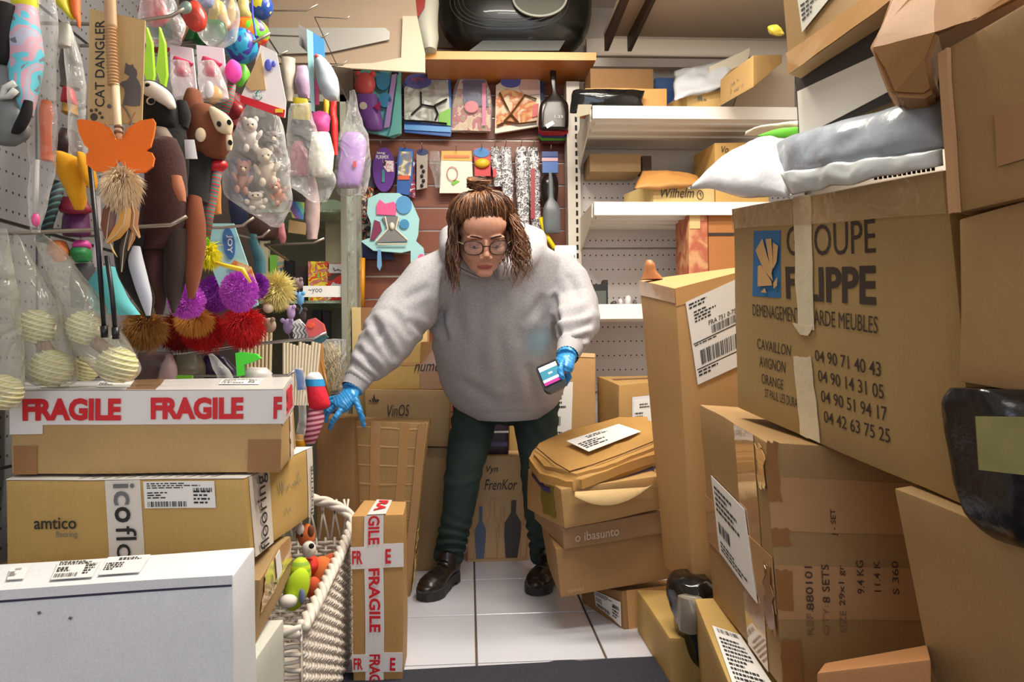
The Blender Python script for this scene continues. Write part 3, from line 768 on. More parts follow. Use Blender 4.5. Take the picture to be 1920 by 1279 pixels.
# ------------------------------------------------------------------ boxes behind and beside the person
b = carton('tall pale kraft box behind the left arm of the person', [(659, 576, 3.18), (800, 577, 3.18), V((P(800, 577, 3.18).x, 3.18, 0)), V((P(659, 576, 3.18).x, 3.18, 0))], (0, .2, 0), kraft('board_pale', (232, 194, 140)))
patch(b, 'front', (.13, 0, .33, .09), TAPE, 'tape')
vbot = carton('plain kraft box on the floor under the box marked by hand', [(700, 841, 2.98), (846, 839, 2.98), V((P(846, 1060, 3.0).x, 2.98, 0)), V((P(700, 1060, 3.0).x, 2.98, 0))], (0, .17, 0), KR3)
patch(vbot, 'front', (.3, 0, .5, 1), TAPEC, 'tape')
vin = carton('kraft box with short handwriting, in the middle of the stack behind the person', [(684, 730, 2.96), (844, 732, 2.96), (842, 838, 2.96), (690, 838, 2.96)], (0, .19, 0), KR3)
scrawl(vin, 'front', (.04, .06, .2, .26), INK, [3], .004, 6)
text(vin, 'front', 'VinOS', (.26, .26, .52, .46), INK, shear=.25)
num = carton('kraft box with a long handwritten word, topmost of the stack behind the person', [(692, 642, 2.98), (850, 640, 2.98), (848, 730, 2.98), (690, 730, 2.98)], (0, .18, 0), kraft('board_tan', (206, 162, 98)))
text(num, 'front', 'numéro', (.55, .40, .98, .62), INK, shear=.3)
patch(num, 'front', (.62, 0, .86, 1), TAPE, 'tape')
patch(num, 'front', (.0, .42, 1, .5), mat('crease', (172, 132, 84), .7), 'crease', off=.001)
# leaning corrugated pair in front
lb = carton('dark kraft box under the gloved hand', [(592, 784, 2.46), (664, 784, 2.46), V((P(668, 1000, 2.5).x, 2.48, 0)), V((P(597, 1000, 2.5).x, 2.48, 0))], (0, .2, 0), KR4, amp=.006)
lb2 = carton('tall worn kraft box with horizontal creases, beside the vertical FRAGILE box', [(664, 790, 2.50), (802, 794, 2.50), PZ(768, 1118, 0) + V((0, 0, 0)), PZ(668, 1120, 0)], (0.0, .2, 0), kraft('board_worn', (206, 158, 104)), amp=.008)
for k in range(9):
    v = .03 + k * .1
    patch(lb2, 'front', (0.02, v, .97, v + .006), mat('crease_light', (226, 184, 132), .6), 'crease', off=.0015, rag=.002)
for u in (.22, .62): patch(lb2, 'front', (u, 0, u + .14, .98), TAPEC, 'tape', off=.002)
patch(lb2, 'front', (.87, .0, .97, .99), mat('edge_flap', (188, 142, 92), .6), 'flap', off=.006, rag=.01, th=.004)
for k in range(8): patch(lb2, 'right', (.05, .62 + k * .045, .9, .635 + k * .045), mat('wrap_fold', (226, 180, 112), .3), 'fold', off=.004, rag=.02)
# vertical FRAGILE box
vf = carton('upright kraft box crossed with red FRAGILE tape standing on the floor', [(661, 968, 1.99), (757, 966, 1.99), V((P(757, 1270, 1.99).x, 1.99, 0)), V((P(662, 1270, 1.99).x, 1.99, 0))], [(684, 938, 2.15), (762, 940, 2.15), V((P(764, 1200, 2.15).x, 2.15, 0)), V((P(684, 1200, 2.15).x, 2.15, 0))], kraft('board_warm', (204, 150, 92)), amp=.005)
patch(vf, 'front', (.25, 0, .62, 1.0), TAPEW, 'fragile_tape', off=.003)
patch(vf, 'top', (.30, 0, .66, 1.0), TAPEW, 'fragile_tape', off=.003)
patch(vf, 'front', (-.01, .18, .3, .31), TAPEW, 'fragile_tape', off=.004); patch(vf, 'front', (.6, .17, 1.01, .31), TAPEW, 'fragile_tape', off=.004)
patch(vf, 'front', (-.01, .83, .3, .935), TAPEW, 'fragile_tape', off=.004); patch(vf, 'front', (.6, .82, 1.0, .94), TAPEW, 'fragile_tape', off=.004)
text(vf, 'front', [('GILE', (.33, .0, .55, .17)), ('FRAGILE', (.33, .31, .55, .695)), ('FRAG', (.33, .83, .55, 1.0))], None, RED, rot=90, bold=.03, off=.006)
text(vf, 'top', [('RA', (.38, .1, .6, .8))], None, RED, rot=90, bold=.03, off=.006)
text(vf, 'front', [('FR', (.02, .2, .22, .28)), ('E', (.66, .2, .77, .285)), ('FR', (.02, .85, .2, .92)), ('E', (.75, .85, .86, .93))], None, RED, bold=.03, off=.007)
# wine carton
wn = carton('flat kraft wine carton with printed bottle silhouettes between the feet of the person', [(878, 856, 3.085), (1003, 855, 3.085), V((P(992, 1050, 3.09).x, 3.085, 0)), V((P(876, 1050, 3.09).x, 3.085, 0))], (0, .18, 0), kraft('board_wine', (212, 166, 122)), amp=.001)
def bottle(cx, w, v0, v1, neck=.3):
    h = v1 - v0; n = w * .3
    return [(cx - n, v0), (cx + n, v0), (cx + n, v0 + h * neck), (cx + w, v0 + h * (neck + .17)), (cx + w, v0 + h * .62), (cx + w * .72, v1), (cx - w * .72, v1), (cx - w, v0 + h * .62), (cx - w, v0 + h * (neck + .17)), (cx - n, v0 + h * neck)]
def fillp(bx, face, poly, m, name, off=.003):
    mb = MB(); mb.add([fp(bx, face, u, v, off) for u, v in poly], [list(range(len(poly)))[::-1]]); return mb.go(name, m, bx.o)
fillp(wn, 'front', bottle(.205, .085, .47, .97, .28), mat('bottle_blue', (84, 94, 118), .5), 'bottle_print')
fillp(wn, 'front', bottle(.71, .13, .42, .97, .22), mat('bottle_dark', (62, 56, 50), .5), 'bottle_print')
mb = MB()
for c, w, a in ((.06, .06, .55), (.38, .12, .40), (.54, .08, .48), (.90, .06, .48)):
    q = bottle(c, w, a, .97, .3); strokes(lambda u, v: fp(wn, 'front', u, v, .0025), [q + q[:1]], .0022, mb)
mb.go('outline_print', mat('print_terracotta', (176, 112, 76), .6), wn.o)
text(wn, 'front', [('Vyn', (.27, .09, .45, .17)), ('FrenKor', (.25, .22, .75, .32))], None, INK, shear=.25)
b = carton('narrow ochre kraft box standing behind the wine carton', [(955, 770, 3.30), (1040, 770, 3.30), V((P(1040, 1050, 3.3).x, 3.3, 0)), V((P(955, 1050, 3.3).x, 3.3, 0))], (0, .2, 0), KR5, amp=.001)
dp = carton('dark purple pack with a white line seen between the legs', [(906, 776, 3.13), (953, 776, 3.13), (954, 852, 3.13), (905, 852, 3.13)], (0, .14, 0), mat('purple_dark', (58, 34, 46), .3), name='product_pack', cat='pack', amp=.002)
patch(dp, 'front', (0, .42, 1, .47), WHITE, 'stripe')
patch(dp, 'front', (0.05, .7, .95, .8), mat('violet', (96, 80, 120), .4), 'stripe')
b = carton('narrow kraft box edge beside the wine carton, behind the right foot', [(1003, 850, 3.12), (1050, 850, 3.12), V((P(1050, 1050, 3.12).x, 3.12, 0)), V((P(1003, 1050, 3.12).x, 3.12, 0))], (0, .12, 0), KR5, amp=.001)
rt = carton('upright kraft box with a tall white label behind the hand holding the terminal', [(1040, 660, 3.14), (1117, 663, 3.14), V((P(1113, 900, 3.14).x, 3.14, 0)), V((P(1020, 900, 3.14).x, 3.14, 0))], (0, .22, 0), kraft('board_rt', (212, 158, 104)), amp=.002)
patch(rt, 'front', (.02, 0, .98, .02), mat('edge_light', (236, 196, 148), .5), 'flap', off=.003)
shiplabel(rt, 'front', [(.0, .15), (.46, .145), (.46, .45), (.0, .45)], 5, 8)
ct = carton('kraft box with a white pouch label standing under the perforated panel', [V((P(1160, 724, 2.86).x, 2.86, P(1160, 722, 2.86).z)), V((P(1250, 716, 2.92).x, 2.92, P(1250, 714, 2.92).z)), V((P(1250, 900, 2.92).x, 2.92, 0)), V((P(1160, 900, 2.86).x, 2.86, 0))],
            [V((P(1120, 706, 3.2).x, 3.2, P(1120, 706, 3.2).z)), V((P(1240, 704, 3.24).x, 3.24, P(1240, 704, 3.24).z)), V((P(1240, 900, 3.24).x, 3.24, 0)), V((P(1120, 900, 3.2).x, 3.2, 0))], kraft('board_ct', (200, 150, 92)), amp=.002)
patch(ct, 'front', (.27, .07, .7, .27), mat('pouch', (220, 222, 226), .3), 'label_pouch')
patch(ct, 'top', (.1, .42, .95, .55), TAPE, 'tape')
shiplabel(ct, 'front', (.3, .09, .68, .25), 4, 12)

# ------------------------------------------------------------------ pile in the right middle
e = carton('small taped kraft box with a white label, on the floor under the pile', [(1166, 1108, 2.31), (1300, 1092, 2.36), V((P(1304, 1150, 2.36).x, 2.36, 0)), PZ(1170, 1181, 0)], [(1088, 1096, 2.60), (1215, 1086, 2.66), V((P(1218, 1100, 2.66).x, 2.66, 0)), PZ(1092, 1130, 0)], KR4, amp=.003)
shiplabel(e, 'left', [(.38, .15), (.98, .3), (.96, .95), (.4, .72)], 2, 21)
patch(e, 'front', (.06, .0, .98, 1), TAPEC, 'tape', off=.002)
d = carton('wide kraft box low in the pile, resting on the small taped box', [(1042, 1030, 2.27), (1262, 992, 2.33), (1268, 1084, 2.33), (1050, 1121, 2.27)], [(1012, 968, 2.62), (1205, 948, 2.68), (1208, 1030, 2.68), (1026, 1055, 2.62)], kraft('board_d', (178, 130, 84)), amp=.004)
text(d, 'front', 'OMVEE', (.06, .86, .2, .92), mat('emboss', (196, 152, 108), .6))
c = carton('kraft box with pale printed letters on its side, second from the bottom of the pile', [(1056, 992, 2.26), (1262, 957, 2.31), (1262, 998, 2.31), (1058, 1031, 2.26)], [(1000, 945, 2.56), (1195, 925, 2.6), (1195, 955, 2.6), (1003, 974, 2.56)], kraft('board_c', (174, 130, 96)), amp=.004)
text(c, 'front', 'o ibasunto', (.1, .3, .5, .72), mat('print_pale', (196, 176, 156), .6), bold=.01)
bb = carton('torn kraft box with a curved open flap in the middle of the pile', [(1052, 918, 2.25), (1240, 893, 2.30), (1240, 957, 2.30), (1060, 993, 2.25)], [(990, 880, 2.58), (1185, 858, 2.6), (1190, 905, 2.6), (990, 955, 2.58)], kraft('board_bb', (202, 152, 98)), amp=.006)
patch(bb, 'left', (.45, .05, .8, .85), mat('olive_print', (126, 112, 34), .5), 'printed_mark', rag=.03)
# curved flap hanging over its front
mb = MB(); N = 14; top = []; bot = []
for i in range(N + 1):
    t = i / N; px = 1078 + t * 156
    top.append(P(px, 922 - 10 * t, 2.235 + .05 * t)); bot.append(P(px, 924 + 30 * math.sin(PI * min(1, t * 1.05 + .05)) ** .8 - 16 * t, 2.20 + .05 * t - .03 * math.sin(PI * t)))
vs = top + bot + [p + V((0, .004, -.003)) for p in top + bot]; M = 2 * (N + 1)
fs = []
for i in range(N):
    fs += [[i, N + 1 + i, N + 2 + i, i + 1], [M + i + 1, M + N + 2 + i, M + N + 1 + i, M + i], [N + 1 + i, M + N + 1 + i, M + N + 2 + i, N + 2 + i]]
mb.add(vs, fs).go('curved_flap', KR2, bb.o, smooth=True)
# rounded crushed parcel on top, with its purple underside
def slabshape(name, outline, th, m, parent=None, amp=.006, tilt=None, bulge=.01):
    """outline of world points (top surface, ccw), thickness downwards; softened edges"""
    bm = bmesh.new(); vs = [bm.verts.new(p) for p in outline]; f = bm.faces.new(vs)
    r = bmesh.ops.extrude_face_region(bm, geom=[f]); nv = [x for x in r['geom'] if isinstance(x, bmesh.types.BMVert)]
    for v in nv: v.co.z -= th
    bmesh.ops.recalc_face_normals(bm, faces=bm.faces)
    bmesh.ops.bevel(bm, geom=[e for e in bm.edges if len(e.link_faces) == 2 and e.calc_face_angle(0) > .7], offset=.018, segments=3, affect='EDGES')
    bmesh.ops.triangulate(bm, faces=[x for x in bm.faces if len(x.verts) > 4])
    bmesh.ops.subdivide_edges(bm, edges=list(bm.edges), cuts=2)
    for v in bm.verts: v.co += noise.noise_vector(v.co * 14) * amp
    return bmo(name, bm, m, parent, smooth=True, sharp=40)
top_pts = [P(1222, 778, 2.72), P(1160, 779, 2.78), P(1062, 806, 2.78), P(1002, 832, 2.62), P(991, 850, 2.5), P(1012, 876, 2.37), P(1062, 893, 2.27), P(1082, 893, 2.24), P(1160, 862, 2.30), P(1240, 838, 2.40)]
pp = slabshape('crumpled_parcel', top_pts, .066, kraft('board_parcel', (204, 148, 82)), amp=.006)
tag(pp, 'rounded crushed kraft parcel with a long white label, topmost of the pile', 'parcel')
low = [V((p.x, p.y, p.z - .062)) for p in top_pts]
cen = sum(low, V()) / len(low)
slabshape('purple_underside', [cen + (p - cen) * .95 for p in low], .022, mat('violet_dark', (62, 54, 104), .35), pp, amp=.004)
pbx = Box(); pbx.amp = 0; pbx.o = pp
q4 = [P(1150, 797, 2.58), P(1202, 810, 2.48), P(1112, 849, 2.38), P(1062, 830, 2.46)]
# plane fit of the top: lift a bit
def tz(p):
    a, b_, c_ = P(1160, 779, 2.78), P(1082, 893, 2.24), P(1240, 838, 2.40)
    n = (b_ - a).cross(c_ - a); return a.z - (n.x * (p.x - a.x) + n.y * (p.y - a.y)) / n.z
n_ = None
def onpl(px, py, lift=.006):
    a, b_, c_ = P(1160, 779, 2.78), P(1082, 893, 2.24), P(1240, 838, 2.40)
    n = (b_ - a).cross(c_ - a).normalized()
    if n.z < 0: n = -n
    d_ = P(px, py, 2.0) - CAM; t = (a + n * lift - CAM).dot(n) / d_.dot(n); return CAM + d_ * t
pbx.faces = {'top': [onpl(1062, 829), onpl(1160, 797), onpl(1202, 811), onpl(1104, 849)]}
shiplabel(pbx, 'top', (0, 0, 1, 1), 4, 31)
mb = MB(); mb.tube([onpl(x, y, .006) for x, y in ((1004, 838), (1040, 868), (1068, 884), (1110, 872), (1170, 850), (1225, 828))], .0022, 5); mb.go('flap_seam', mat('seam_dark', (96, 58, 26), .8), pp)

# tall leaning box
G = carton('tall narrow kraft box leaning at the right with a barcode label', [(1265, 541, 1.95), (1430, 498, 1.95), (1440, 1095, 1.95), (1300, 1106, 1.95)], [(1198, 526, 2.22), (1372, 503, 2.22), (1395, 1055, 2.22), (1245, 1062, 2.22)], kraft('board_tall', (212, 158, 104)), amp=.003)
shiplabel(G, 'front', [(.105, .055), (.70, .02), (.72, .295), (.19, .33)], 1, 2)
patch(G, 'front', (0, .0, .9, .06), TAPEC, 'tape', off=.002); patch(G, 'left', (0, 0, 1, .05), TAPEC, 'tape', off=.002)
# big box with printed data
Fb = carton('large taped kraft box with printed set and weight data, under the removal company box', [(1437, 829, 1.30), (1790, 848, 1.30), (1800, 1290, 1.30), (1466, 1290, 1.30)], [(1313, 758, 1.83), (1600, 775, 1.83), (1605, 1121, 1.83), (1336, 1123, 1.83)], kraft('board_big', (182, 138, 92)), amp=.004)
TT = mat('tape_film', (186, 144, 102), .14, coat=.7, bump=.35, bscale=20)
patch(Fb, 'front', (0, .14, 1, .36), TT, 'tape', off=.002, nu=10); patch(Fb, 'front', (0, .50, 1, .72), TT, 'tape', off=.002, nu=10)
patch(Fb, 'left', (0, .47, 1, .70), TT, 'tape', off=.003)
patch(Fb, 'left', (.60, 0, .86, 1), TT, 'tape', off=.002)
patch(Fb, 'front', (0, .0, .06, .24), TAPE, 'tape', off=.004, rag=.008); patch(Fb, 'front', (0, .35, .09, .42), TAPE, 'tape', off=.004, rag=.006); patch(Fb, 'front', (0, .52, .09, .68), TAPE, 'tape', off=.004, rag=.006); patch(Fb, 'front', (0, .8, .12, 1), TAPE, 'tape', off=.004, rag=.006)
patch(Fb, 'left', (.90, .03, .99, .2), TAPEC, 'tape', off=.004, rag=.02); patch(Fb, 'left', (.9, .53, .99, .78), TAPE, 'tape', off=.005, rag=.02)
shiplabel(Fb, 'left', [(.16, .335), (.68, .365), (.80, .735), (.25, .69)], 5, 17)
PR = mat('print_brown', (72, 50, 38), .7)
text(Fb, 'front', [('880101', (.155, .50, .195, .68)), ('8 SETS', (.245, .49, .285, .65)), ('29x1 gr', (.335, .49, .375, .66)), ('9.4 KG', (.435, .47, .475, .61)), ('11.4 K', (.53, .47, .565, .60)), ('S 360', (.63, .47, .665, .61)), ('J - SET', (.31, .26, .345, .37))], None, PR, rot=-90, bold=.006, off=.006)
text(Fb, 'front', [('REF.', (.155, .68, .19, .78)), ('QTY:', (.245, .66, .28, .78)), ('SIZE', (.335, .68, .37, .77))], None, mat('print_faint', (128, 98, 78), .7), rot=-90, off=.006)
lp = carton('kraft box with a long white label lying below the printed box', [V((.470, 1.24, .252)), V((.86, 1.24, .255)), V((.86, 1.24, .02)), V((.50, 1.24, .02))], [V((.572, 1.83, .256)), V((.90, 1.83, .256)), V((.90, 1.83, .02)), V((.585, 1.83, .02))], KR5, amp=.001)
shiplabel(lp, 'top', [(.04, .32), (.19, .42), (.23, 1.0), (.01, .9)], 3, 5)
cl = carton('plain kraft box low under the black wrapped bag', [(1256, 1195, 1.90), (1370, 1195, 1.90), V((P(1400, 1195, 1.9).x, 1.90, 0)), V((P(1256, 1195, 1.9).x, 1.90, 0))], (0, .38, 0), KR5, amp=.004)
BLK = mat('black_plastic', (16, 16, 18), 0.14, bump=.9, bscale=14, coat=.3)
o = loft('black_bag', [(1082, 1262, 1330, .06), (1100, 1256, 1345, .08), (1130, 1258, 1345, .09), (1165, 1266, 1345, .09), (1200, 1272, 1350, .08), (1235, 1290, 1350, .06), (1262, 1322, 1350, .02)], 1.93, BLK, nz=.012, nf=16, seg=28, label='glossy black plastic wrapped bag squeezed under the tall leaning box', cat='bag')
loft('clear_window', [(1120, 1272, 1312, .03), (1150, 1272, 1318, .04), (1180, 1276, 1314, .03)], 1.845, mat('bag_window', (140, 132, 118), .2, bump=.5, bscale=20), o, nz=.006)
# box at the bottom edge
b = carton('small reddish kraft box at the bottom edge below the printed box', [(1532, 1262, .99), (1745, 1236, .95), V((P(1745, 1236, .95).x, .95, .1)), V((P(1532, 1262, .99).x, .99, .1))], [(1546, 1243, 1.06), (1738, 1208, 1.06), V((P(1740, 1208, 1.06).x, 1.06, .1)), V((P(1546, 1243, 1.06).x, 1.06, .1))], kraft('board_red', (188, 124, 76)), amp=.001)

# removal company box
GR = carton('big kraft removal box with blue logo and phone numbers, on top of the printed box', [(1374, 392, 1.60), (1772, 318, .95), (1834, 962, .95), (1383, 765, 1.60)], (.42, .09, 0), kraft('board_removal', (186, 148, 98)), amp=.003)
def uv(px, py, bx=None, face='front'):
    """where a picture point falls on the removal box's printed side"""
    a, b_, c_, d_ = GR.F; n = (b_ - a).cross(d_ - a).normalized(); r = P(px, py, 1.0) - CAM
    p = CAM + r * ((a - CAM).dot(n) / r.dot(n))
    u, v = .5, .5
    for _ in range(30):
        top = a.lerp(b_, u); bot = d_.lerp(c_, u); q = top.lerp(bot, v)
        du = (b_ - a).lerp(c_ - d_, v); dv = bot - top; e_ = p - q
        A11, A12, A22 = du.dot(du), du.dot(dv), dv.dot(dv); B1, B2 = e_.dot(du), e_.dot(dv); D = A11 * A22 - A12 * A12
        u += (B1 * A22 - B2 * A12) / D; v += (A11 * B2 - A12 * B1) / D
    return u, v
def ruv(x0, y0, x1, y1):
    a, b_ = uv(x0, (y0 + y1) / 2)[0], uv(x1, (y0 + y1) / 2)[0]
    return a, b_
BLUE = mat('print_blue', (34, 104, 158), .55)
q = [uv(1413, 434), uv(1464, 432), uv(1462, 559), uv(1412, 556)]
mb = MB(); mb.add([fp(GR, 'front', u, v, .0009) for u, v in q], [[3, 2, 1, 0]]); lg_ = mb.go('logo_panel', BLUE, GR.o)
SAILC = mat('print_board', (204, 160, 104), .6)
for poly in ([(1419, 470), (1432, 448), (1447, 500), (1452, 528), (1436, 508), (1424, 482)], [(1438, 449), (1449, 448), (1453, 500), (1449, 515)], [(1452, 455), (1462, 462), (1459, 492), (1453, 505)], [(1424, 500), (1430, 498), (1449, 528), (1450, 536), (1424, 538)], [(1452, 532), (1460, 520), (1459, 536), (1453, 542)], [(1429, 549), (1437, 541), (1440, 550)]):
    MB().add([fp(GR, 'front', *uv(x, y), .0040) for x, y in poly], [list(range(len(poly)))[::-1]]).go('sail', SAILC, lg_)
PT = mat('print_dark', (58, 44, 34), .7)
def gtext(s, tl, tr, br, bl, bold=0, mb=None):
    cs = [uv(*p) for p in (tl, tr, br, bl)]; vs, fs = glyphs(s, bold); out = []
    for x, y in vs:
        t = 1 - y
        u = (cs[0][0] * (1 - x) + cs[1][0] * x) * (1 - t) + (cs[3][0] * (1 - x) + cs[2][0] * x) * t
        v = (cs[0][1] * (1 - x) + cs[1][1] * x) * (1 - t) + (cs[3][1] * (1 - x) + cs[2][1] * x) * t
        out.append(fp(GR, 'front', u, v, .0012))
    return mb.add(out, fs)
mb = MB()
gtext('GROUPE', (1475, 425), (1637, 409), (1635, 476), (1475, 480), 0, mb)
gtext('FILIPPE', (1472, 501), (1634, 500), (1633, 575), (1472, 560), .03, mb)
gtext('DEMENAGEMENT', (1412, 571), (1494, 577), (1494, 606), (1412, 592), 0, mb)
gtext('GARDE MEUBLES', (1510, 578), (1636, 596), (1635, 628), (1510, 607), 0, mb)
gtext('CAVAILLON', (1418, 634), (1477, 647), (1475, 668), (1418, 653), 0, mb)
gtext('AVIGNON', (1421, 667), (1466, 678), (1465, 700), (1421, 686), 0, mb)
gtext('ORANGE', (1424, 699), (1462, 712), (1461, 731), (1425, 718), 0, mb)
gtext('ST PAUL LES DURANCE', (1430, 728), (1500, 752), (1500, 772), (1430, 744), 0, mb)
for k, s in enumerate(('04 90 71 40 43', '04 90 14 31 05', '04 90 51 94 17', '04 42 63 75 25')):
    gtext(s, (1519 + k * 4, 656 + 37 * k + k), (1638 + k * 3, 680 + 41 * k + k), (1637 + k * 3, 708 + 41 * k + k), (1519 + k * 4, 678 + 37 * k + k), .006, mb)
mb.go('lettering', PT, GR.o)
TW = mat('tape_paper', (214, 200, 168), .4, bump=.5, bscale=30)
def gtape(pts, name='paper_tape', m=TW, rag=0.004, off=.003):
    patch(GR, 'front', [uv(*p) for p in pts], m, name, off=off, rag=rag)
gtape([(1490, 368), (1522, 362), (1522, 618), (1492, 612)])
gtape([(1484, 606), (1520, 612), (1510, 630), (1496, 628)], rag=.002, off=.0036)
gtape([(1482, 668), (1512, 670), (1525, 833), (1492, 815)])
gtape([(1376, 393), (1772, 318), (1774, 400), (1376, 430)], 'clear_tape', film('clear_tape', (214, 180, 130), .72, .15), rag=0, off=.0042)
patch(GR, 'left', (0.0, 0, 1, .07), TAPEC, 'tape', off=.003)

# near boxes at the right edge
E = carton('large plain kraft box at the bottom right corner, slanting top edge', [(1677, 917, 1.06), (2010, 1048, .80), (2090, 1560, .80), (1800, 1560, 1.06)], (.30, .16, 0), kraft('board_e', (184, 142, 96)), amp=.003)
mb = MB(); strokes(lambda u, v: fp(E, 'front', u, v, .0015), [[(.42, .60), (.50, .75)]], .006, mb); mb.go('slit', mat('slit_dark', (52, 30, 18), .9), E.o)
C2 = carton('plain kraft box at the right edge beside the removal box', [(1796, 412, .90), (2010, 352, .78), (2010, 752, .78), (1800, 716, .90)], (.20, .10, 0), kraft('board_c2', (176, 130, 84)), amp=.003)
B2 = carton('upper kraft box at the right edge with a brown tape patch', [(1770, 92, .90), (2010, -48, .76), (2010, 352, .76), (1789, 402, .90)], (.22, .10, 0), kraft('board_b2', (172, 128, 82)), amp=.004)
patch(B2, 'front', (.40, .50, .95, .80), TAPE, 'tape')
patch(B2, 'front', (-.02, .02, .06, 1.0), mat('edge_fold', (182, 138, 96), .6), 'folded_edge', off=.009, th=.008, rag=.004)
D = loft('wrapped_bundle', [(728, 1800, 2000, .04), (760, 1798, 2000, .06), (820, 1812, 2000, .07), (880, 1826, 2000, .07), (940, 1832, 2000, .06), (990, 1850, 2000, .05), (1016, 1880, 2000, .03)], .86, mat('black_wrap', (20, 20, 22), .25, bump=.5, bscale=40), nz=.002, nf=40, seg=36, sq=5, label='black plastic wrapped bundle with a greenish window at the right edge', cat='bundle')
b = Box(); b.amp = .004; b.o = D
b.faces = {'front': [P(1828, 780, .79), P(2000, 782, .79), P(2000, 900, .79), P(1833, 882, .79)]}
patch(b, 'front', (0, 0, 1, 1), mat('window_olive', (118, 112, 62), .2, var=.3, scale=20, bump=.4, bscale=30), 'window_patch')

# ------------------------------------------------------------------ upper right
MAILW = mat('mailer_white', (226, 230, 236), .28, bump=1.0, bscale=16)
MAILG = mat('mailer_grey', (160, 170, 182), .22, var=.2, scale=9, bump=1.0, bscale=14)
def pillow(name, c4, th, m, amp=.01, nf=11, nu=26, nv=16, **kw):
    """stuffed bag: four corner points TL,TR,BR,BL"""
    c4 = [pt(p) for p in c4]; n = (c4[1] - c4[0]).cross(c4[3] - c4[0]).normalized(); vs = []; fs = []
    for side in (1, -1):
        for i in range(nv + 1):
            for j in range(nu + 1):
                s, t = j / nu, i / nv
                p = c4[0].lerp(c4[1], s).lerp(c4[3].lerp(c4[2], s), t)
                h = (4 * s * (1 - s)) ** .55 * (4 * t * (1 - t)) ** .55
                p = p + n * (-side * th * h) + noise.noise_vector(p * nf) * amp * (0.5 + .5 * h)
                p += n * noise.noise(p * nf * 3) * amp * .5 * h
                vs.append(p)
    W = nu + 1; M = W * (nv + 1)
    for i in range(nv):
        for j in range(nu):
            a = i * W + j; fs.append([a, a + W, a + W + 1, a + 1]); fs.append([M + a, M + a + 1, M + a + W + 1, M + a + W])
    bm = bmesh.new(); bv = [bm.verts.new(v) for v in vs]
    for f in fs: bm.faces.new([bv[i] for i in f])
    bmesh.ops.remove_doubles(bm, verts=bm.verts, dist=.0008); bmesh.ops.recalc_face_normals(bm, faces=bm.faces)
    o = bmo(name, bm, m, smooth=True)
    return tag(o, kw['label'], kw['cat'])
pw = pillow('poly_mailer', [(1420, 262, 1.62), (1500, 262, 1.36), (1482, 372, 1.30), (1288, 352, 1.70)], .035, MAILW, amp=.012, label='white plastic mailing bag lying on the removal box, pointing left', cat='mailing bag')
pg = pillow('poly_mailer', [(1452, 268, 1.42), (1770, 170, .97), (1774, 282, .94), (1470, 352, 1.36)], .04, MAILG, amp=.014, label='grey plastic mailing bag lying on the removal box under the framed white panel', cat='mailing bag')
b = Box(); b.amp = 0; b.o = pg
pf = pillow('poly_mailer', [(1462, 322, 1.30), (1768, 278, .92), (1768, 312, .92), (1482, 366, 1.28)], .008, mat('mailer_pale', (206, 212, 212), .25, bump=.5, bscale=14), amp=.01, nf=20, label='pale plastic bag edge with black print folded under the grey mailing bag', cat='mailing bag')
mb = MB()
for k in range(13):
    x = 1640 + k * 9; y = 332 - (x - 1640) * .16
    mb.box(P(x, y + 5, 1.08 - k * .008) , P(x + 5, y - 1, 1.08 - k * .008) + V((0, .002, 0)))
mb.go('print', INK, pf)
fm_ = carton('slanted white panel in a black frame above the mailing bags', [(1491, 146, 1.42), (1722, -20, 1.02), (1770, 150, 1.00), (1497, 264, 1.40)], (.06, .03, .0), mat('frame_black', (34, 31, 28), .5), name='framed_panel', cat='panel', amp=.0, bev=.002)
patch(fm_, 'front', [(.02, .24), (.95, .46), (.95, .84), (.02, .97)], mat('panel_white', (226, 222, 212), .4), 'white_board', off=.0015)
ub = carton('kraft box with a white label at the top edge above the framed panel', [(1463, -60, 1.38), (1745, -260, 1.0), (1690, -14, 1.0), (1478, 142, 1.38)], (.35, .2, 0), kraft('board_ub', (192, 146, 94)), amp=.003)
lq = [(.22, .0), (.62, .12), (.40, .62), (.30, .66)]
shiplabel(ub, 'front', [(.14, .30), (.62, .40), (.52, .55), (.18, .72)], 4, 3, mat('label_grey', (222, 220, 206), .5))
patch(ub, 'front', (0, .80, 1, 1.0), TAPEC, 'tape', off=.003, rag=.01)
# crumpled paper parcel
pr = [P(1672, -10, 1.0), P(1640, 60, .98), P(1632, 84, .97), P(1652, 130, .96), P(1672, 178, .95), P(1730, 182, .93), P(1752, 168, .92), P(1745, 110, .90), P(1762, 66, .88), P(1830, 30, .86), P(1940, -10, .84), P(1960, -60, .84), P(1760, -60, .94)]
bm = bmesh.new(); vs = [bm.verts.new(p) for p in pr]; f = bm.faces.new(vs)
r = bmesh.ops.extrude_face_region(bm, geom=[f])
for v in [x for x in r['geom'] if isinstance(x, bmesh.types.BMVert)]: v.co += V((.12, .16, .01))
bmesh.ops.recalc_face_normals(bm, faces=bm.faces)
bmesh.ops.bevel(bm, geom=[e for e in bm.edges if len(e.link_faces) == 2 and e.calc_face_angle(0) > .8], offset=.006, segments=2, affect='EDGES')
bmesh.ops.triangulate(bm, faces=[x for x in bm.faces if len(x.verts) > 4]); bmesh.ops.subdivide_edges(bm, edges=list(bm.edges), cuts=3)
for v in bm.verts: v.co += noise.noise_vector(v.co * 13) * .007 + noise.noise_vector(v.co * 40) * .0015
cp = bmo('paper_parcel', bm, kraft('paper_wrap', (184, 128, 78), .1), smooth=True, sharp=25)
tag(cp, 'crumpled brown paper parcel with a small printed mark at the top right', 'parcel')
mb = MB().tube([P(1692, 68, .932), P(1704, 76, .93), P(1700, 90, .93), P(1692, 68, .932)], .0009, 5).tube([P(1703, 88, .93), P(1709, 92, .93)], .0012, 5)
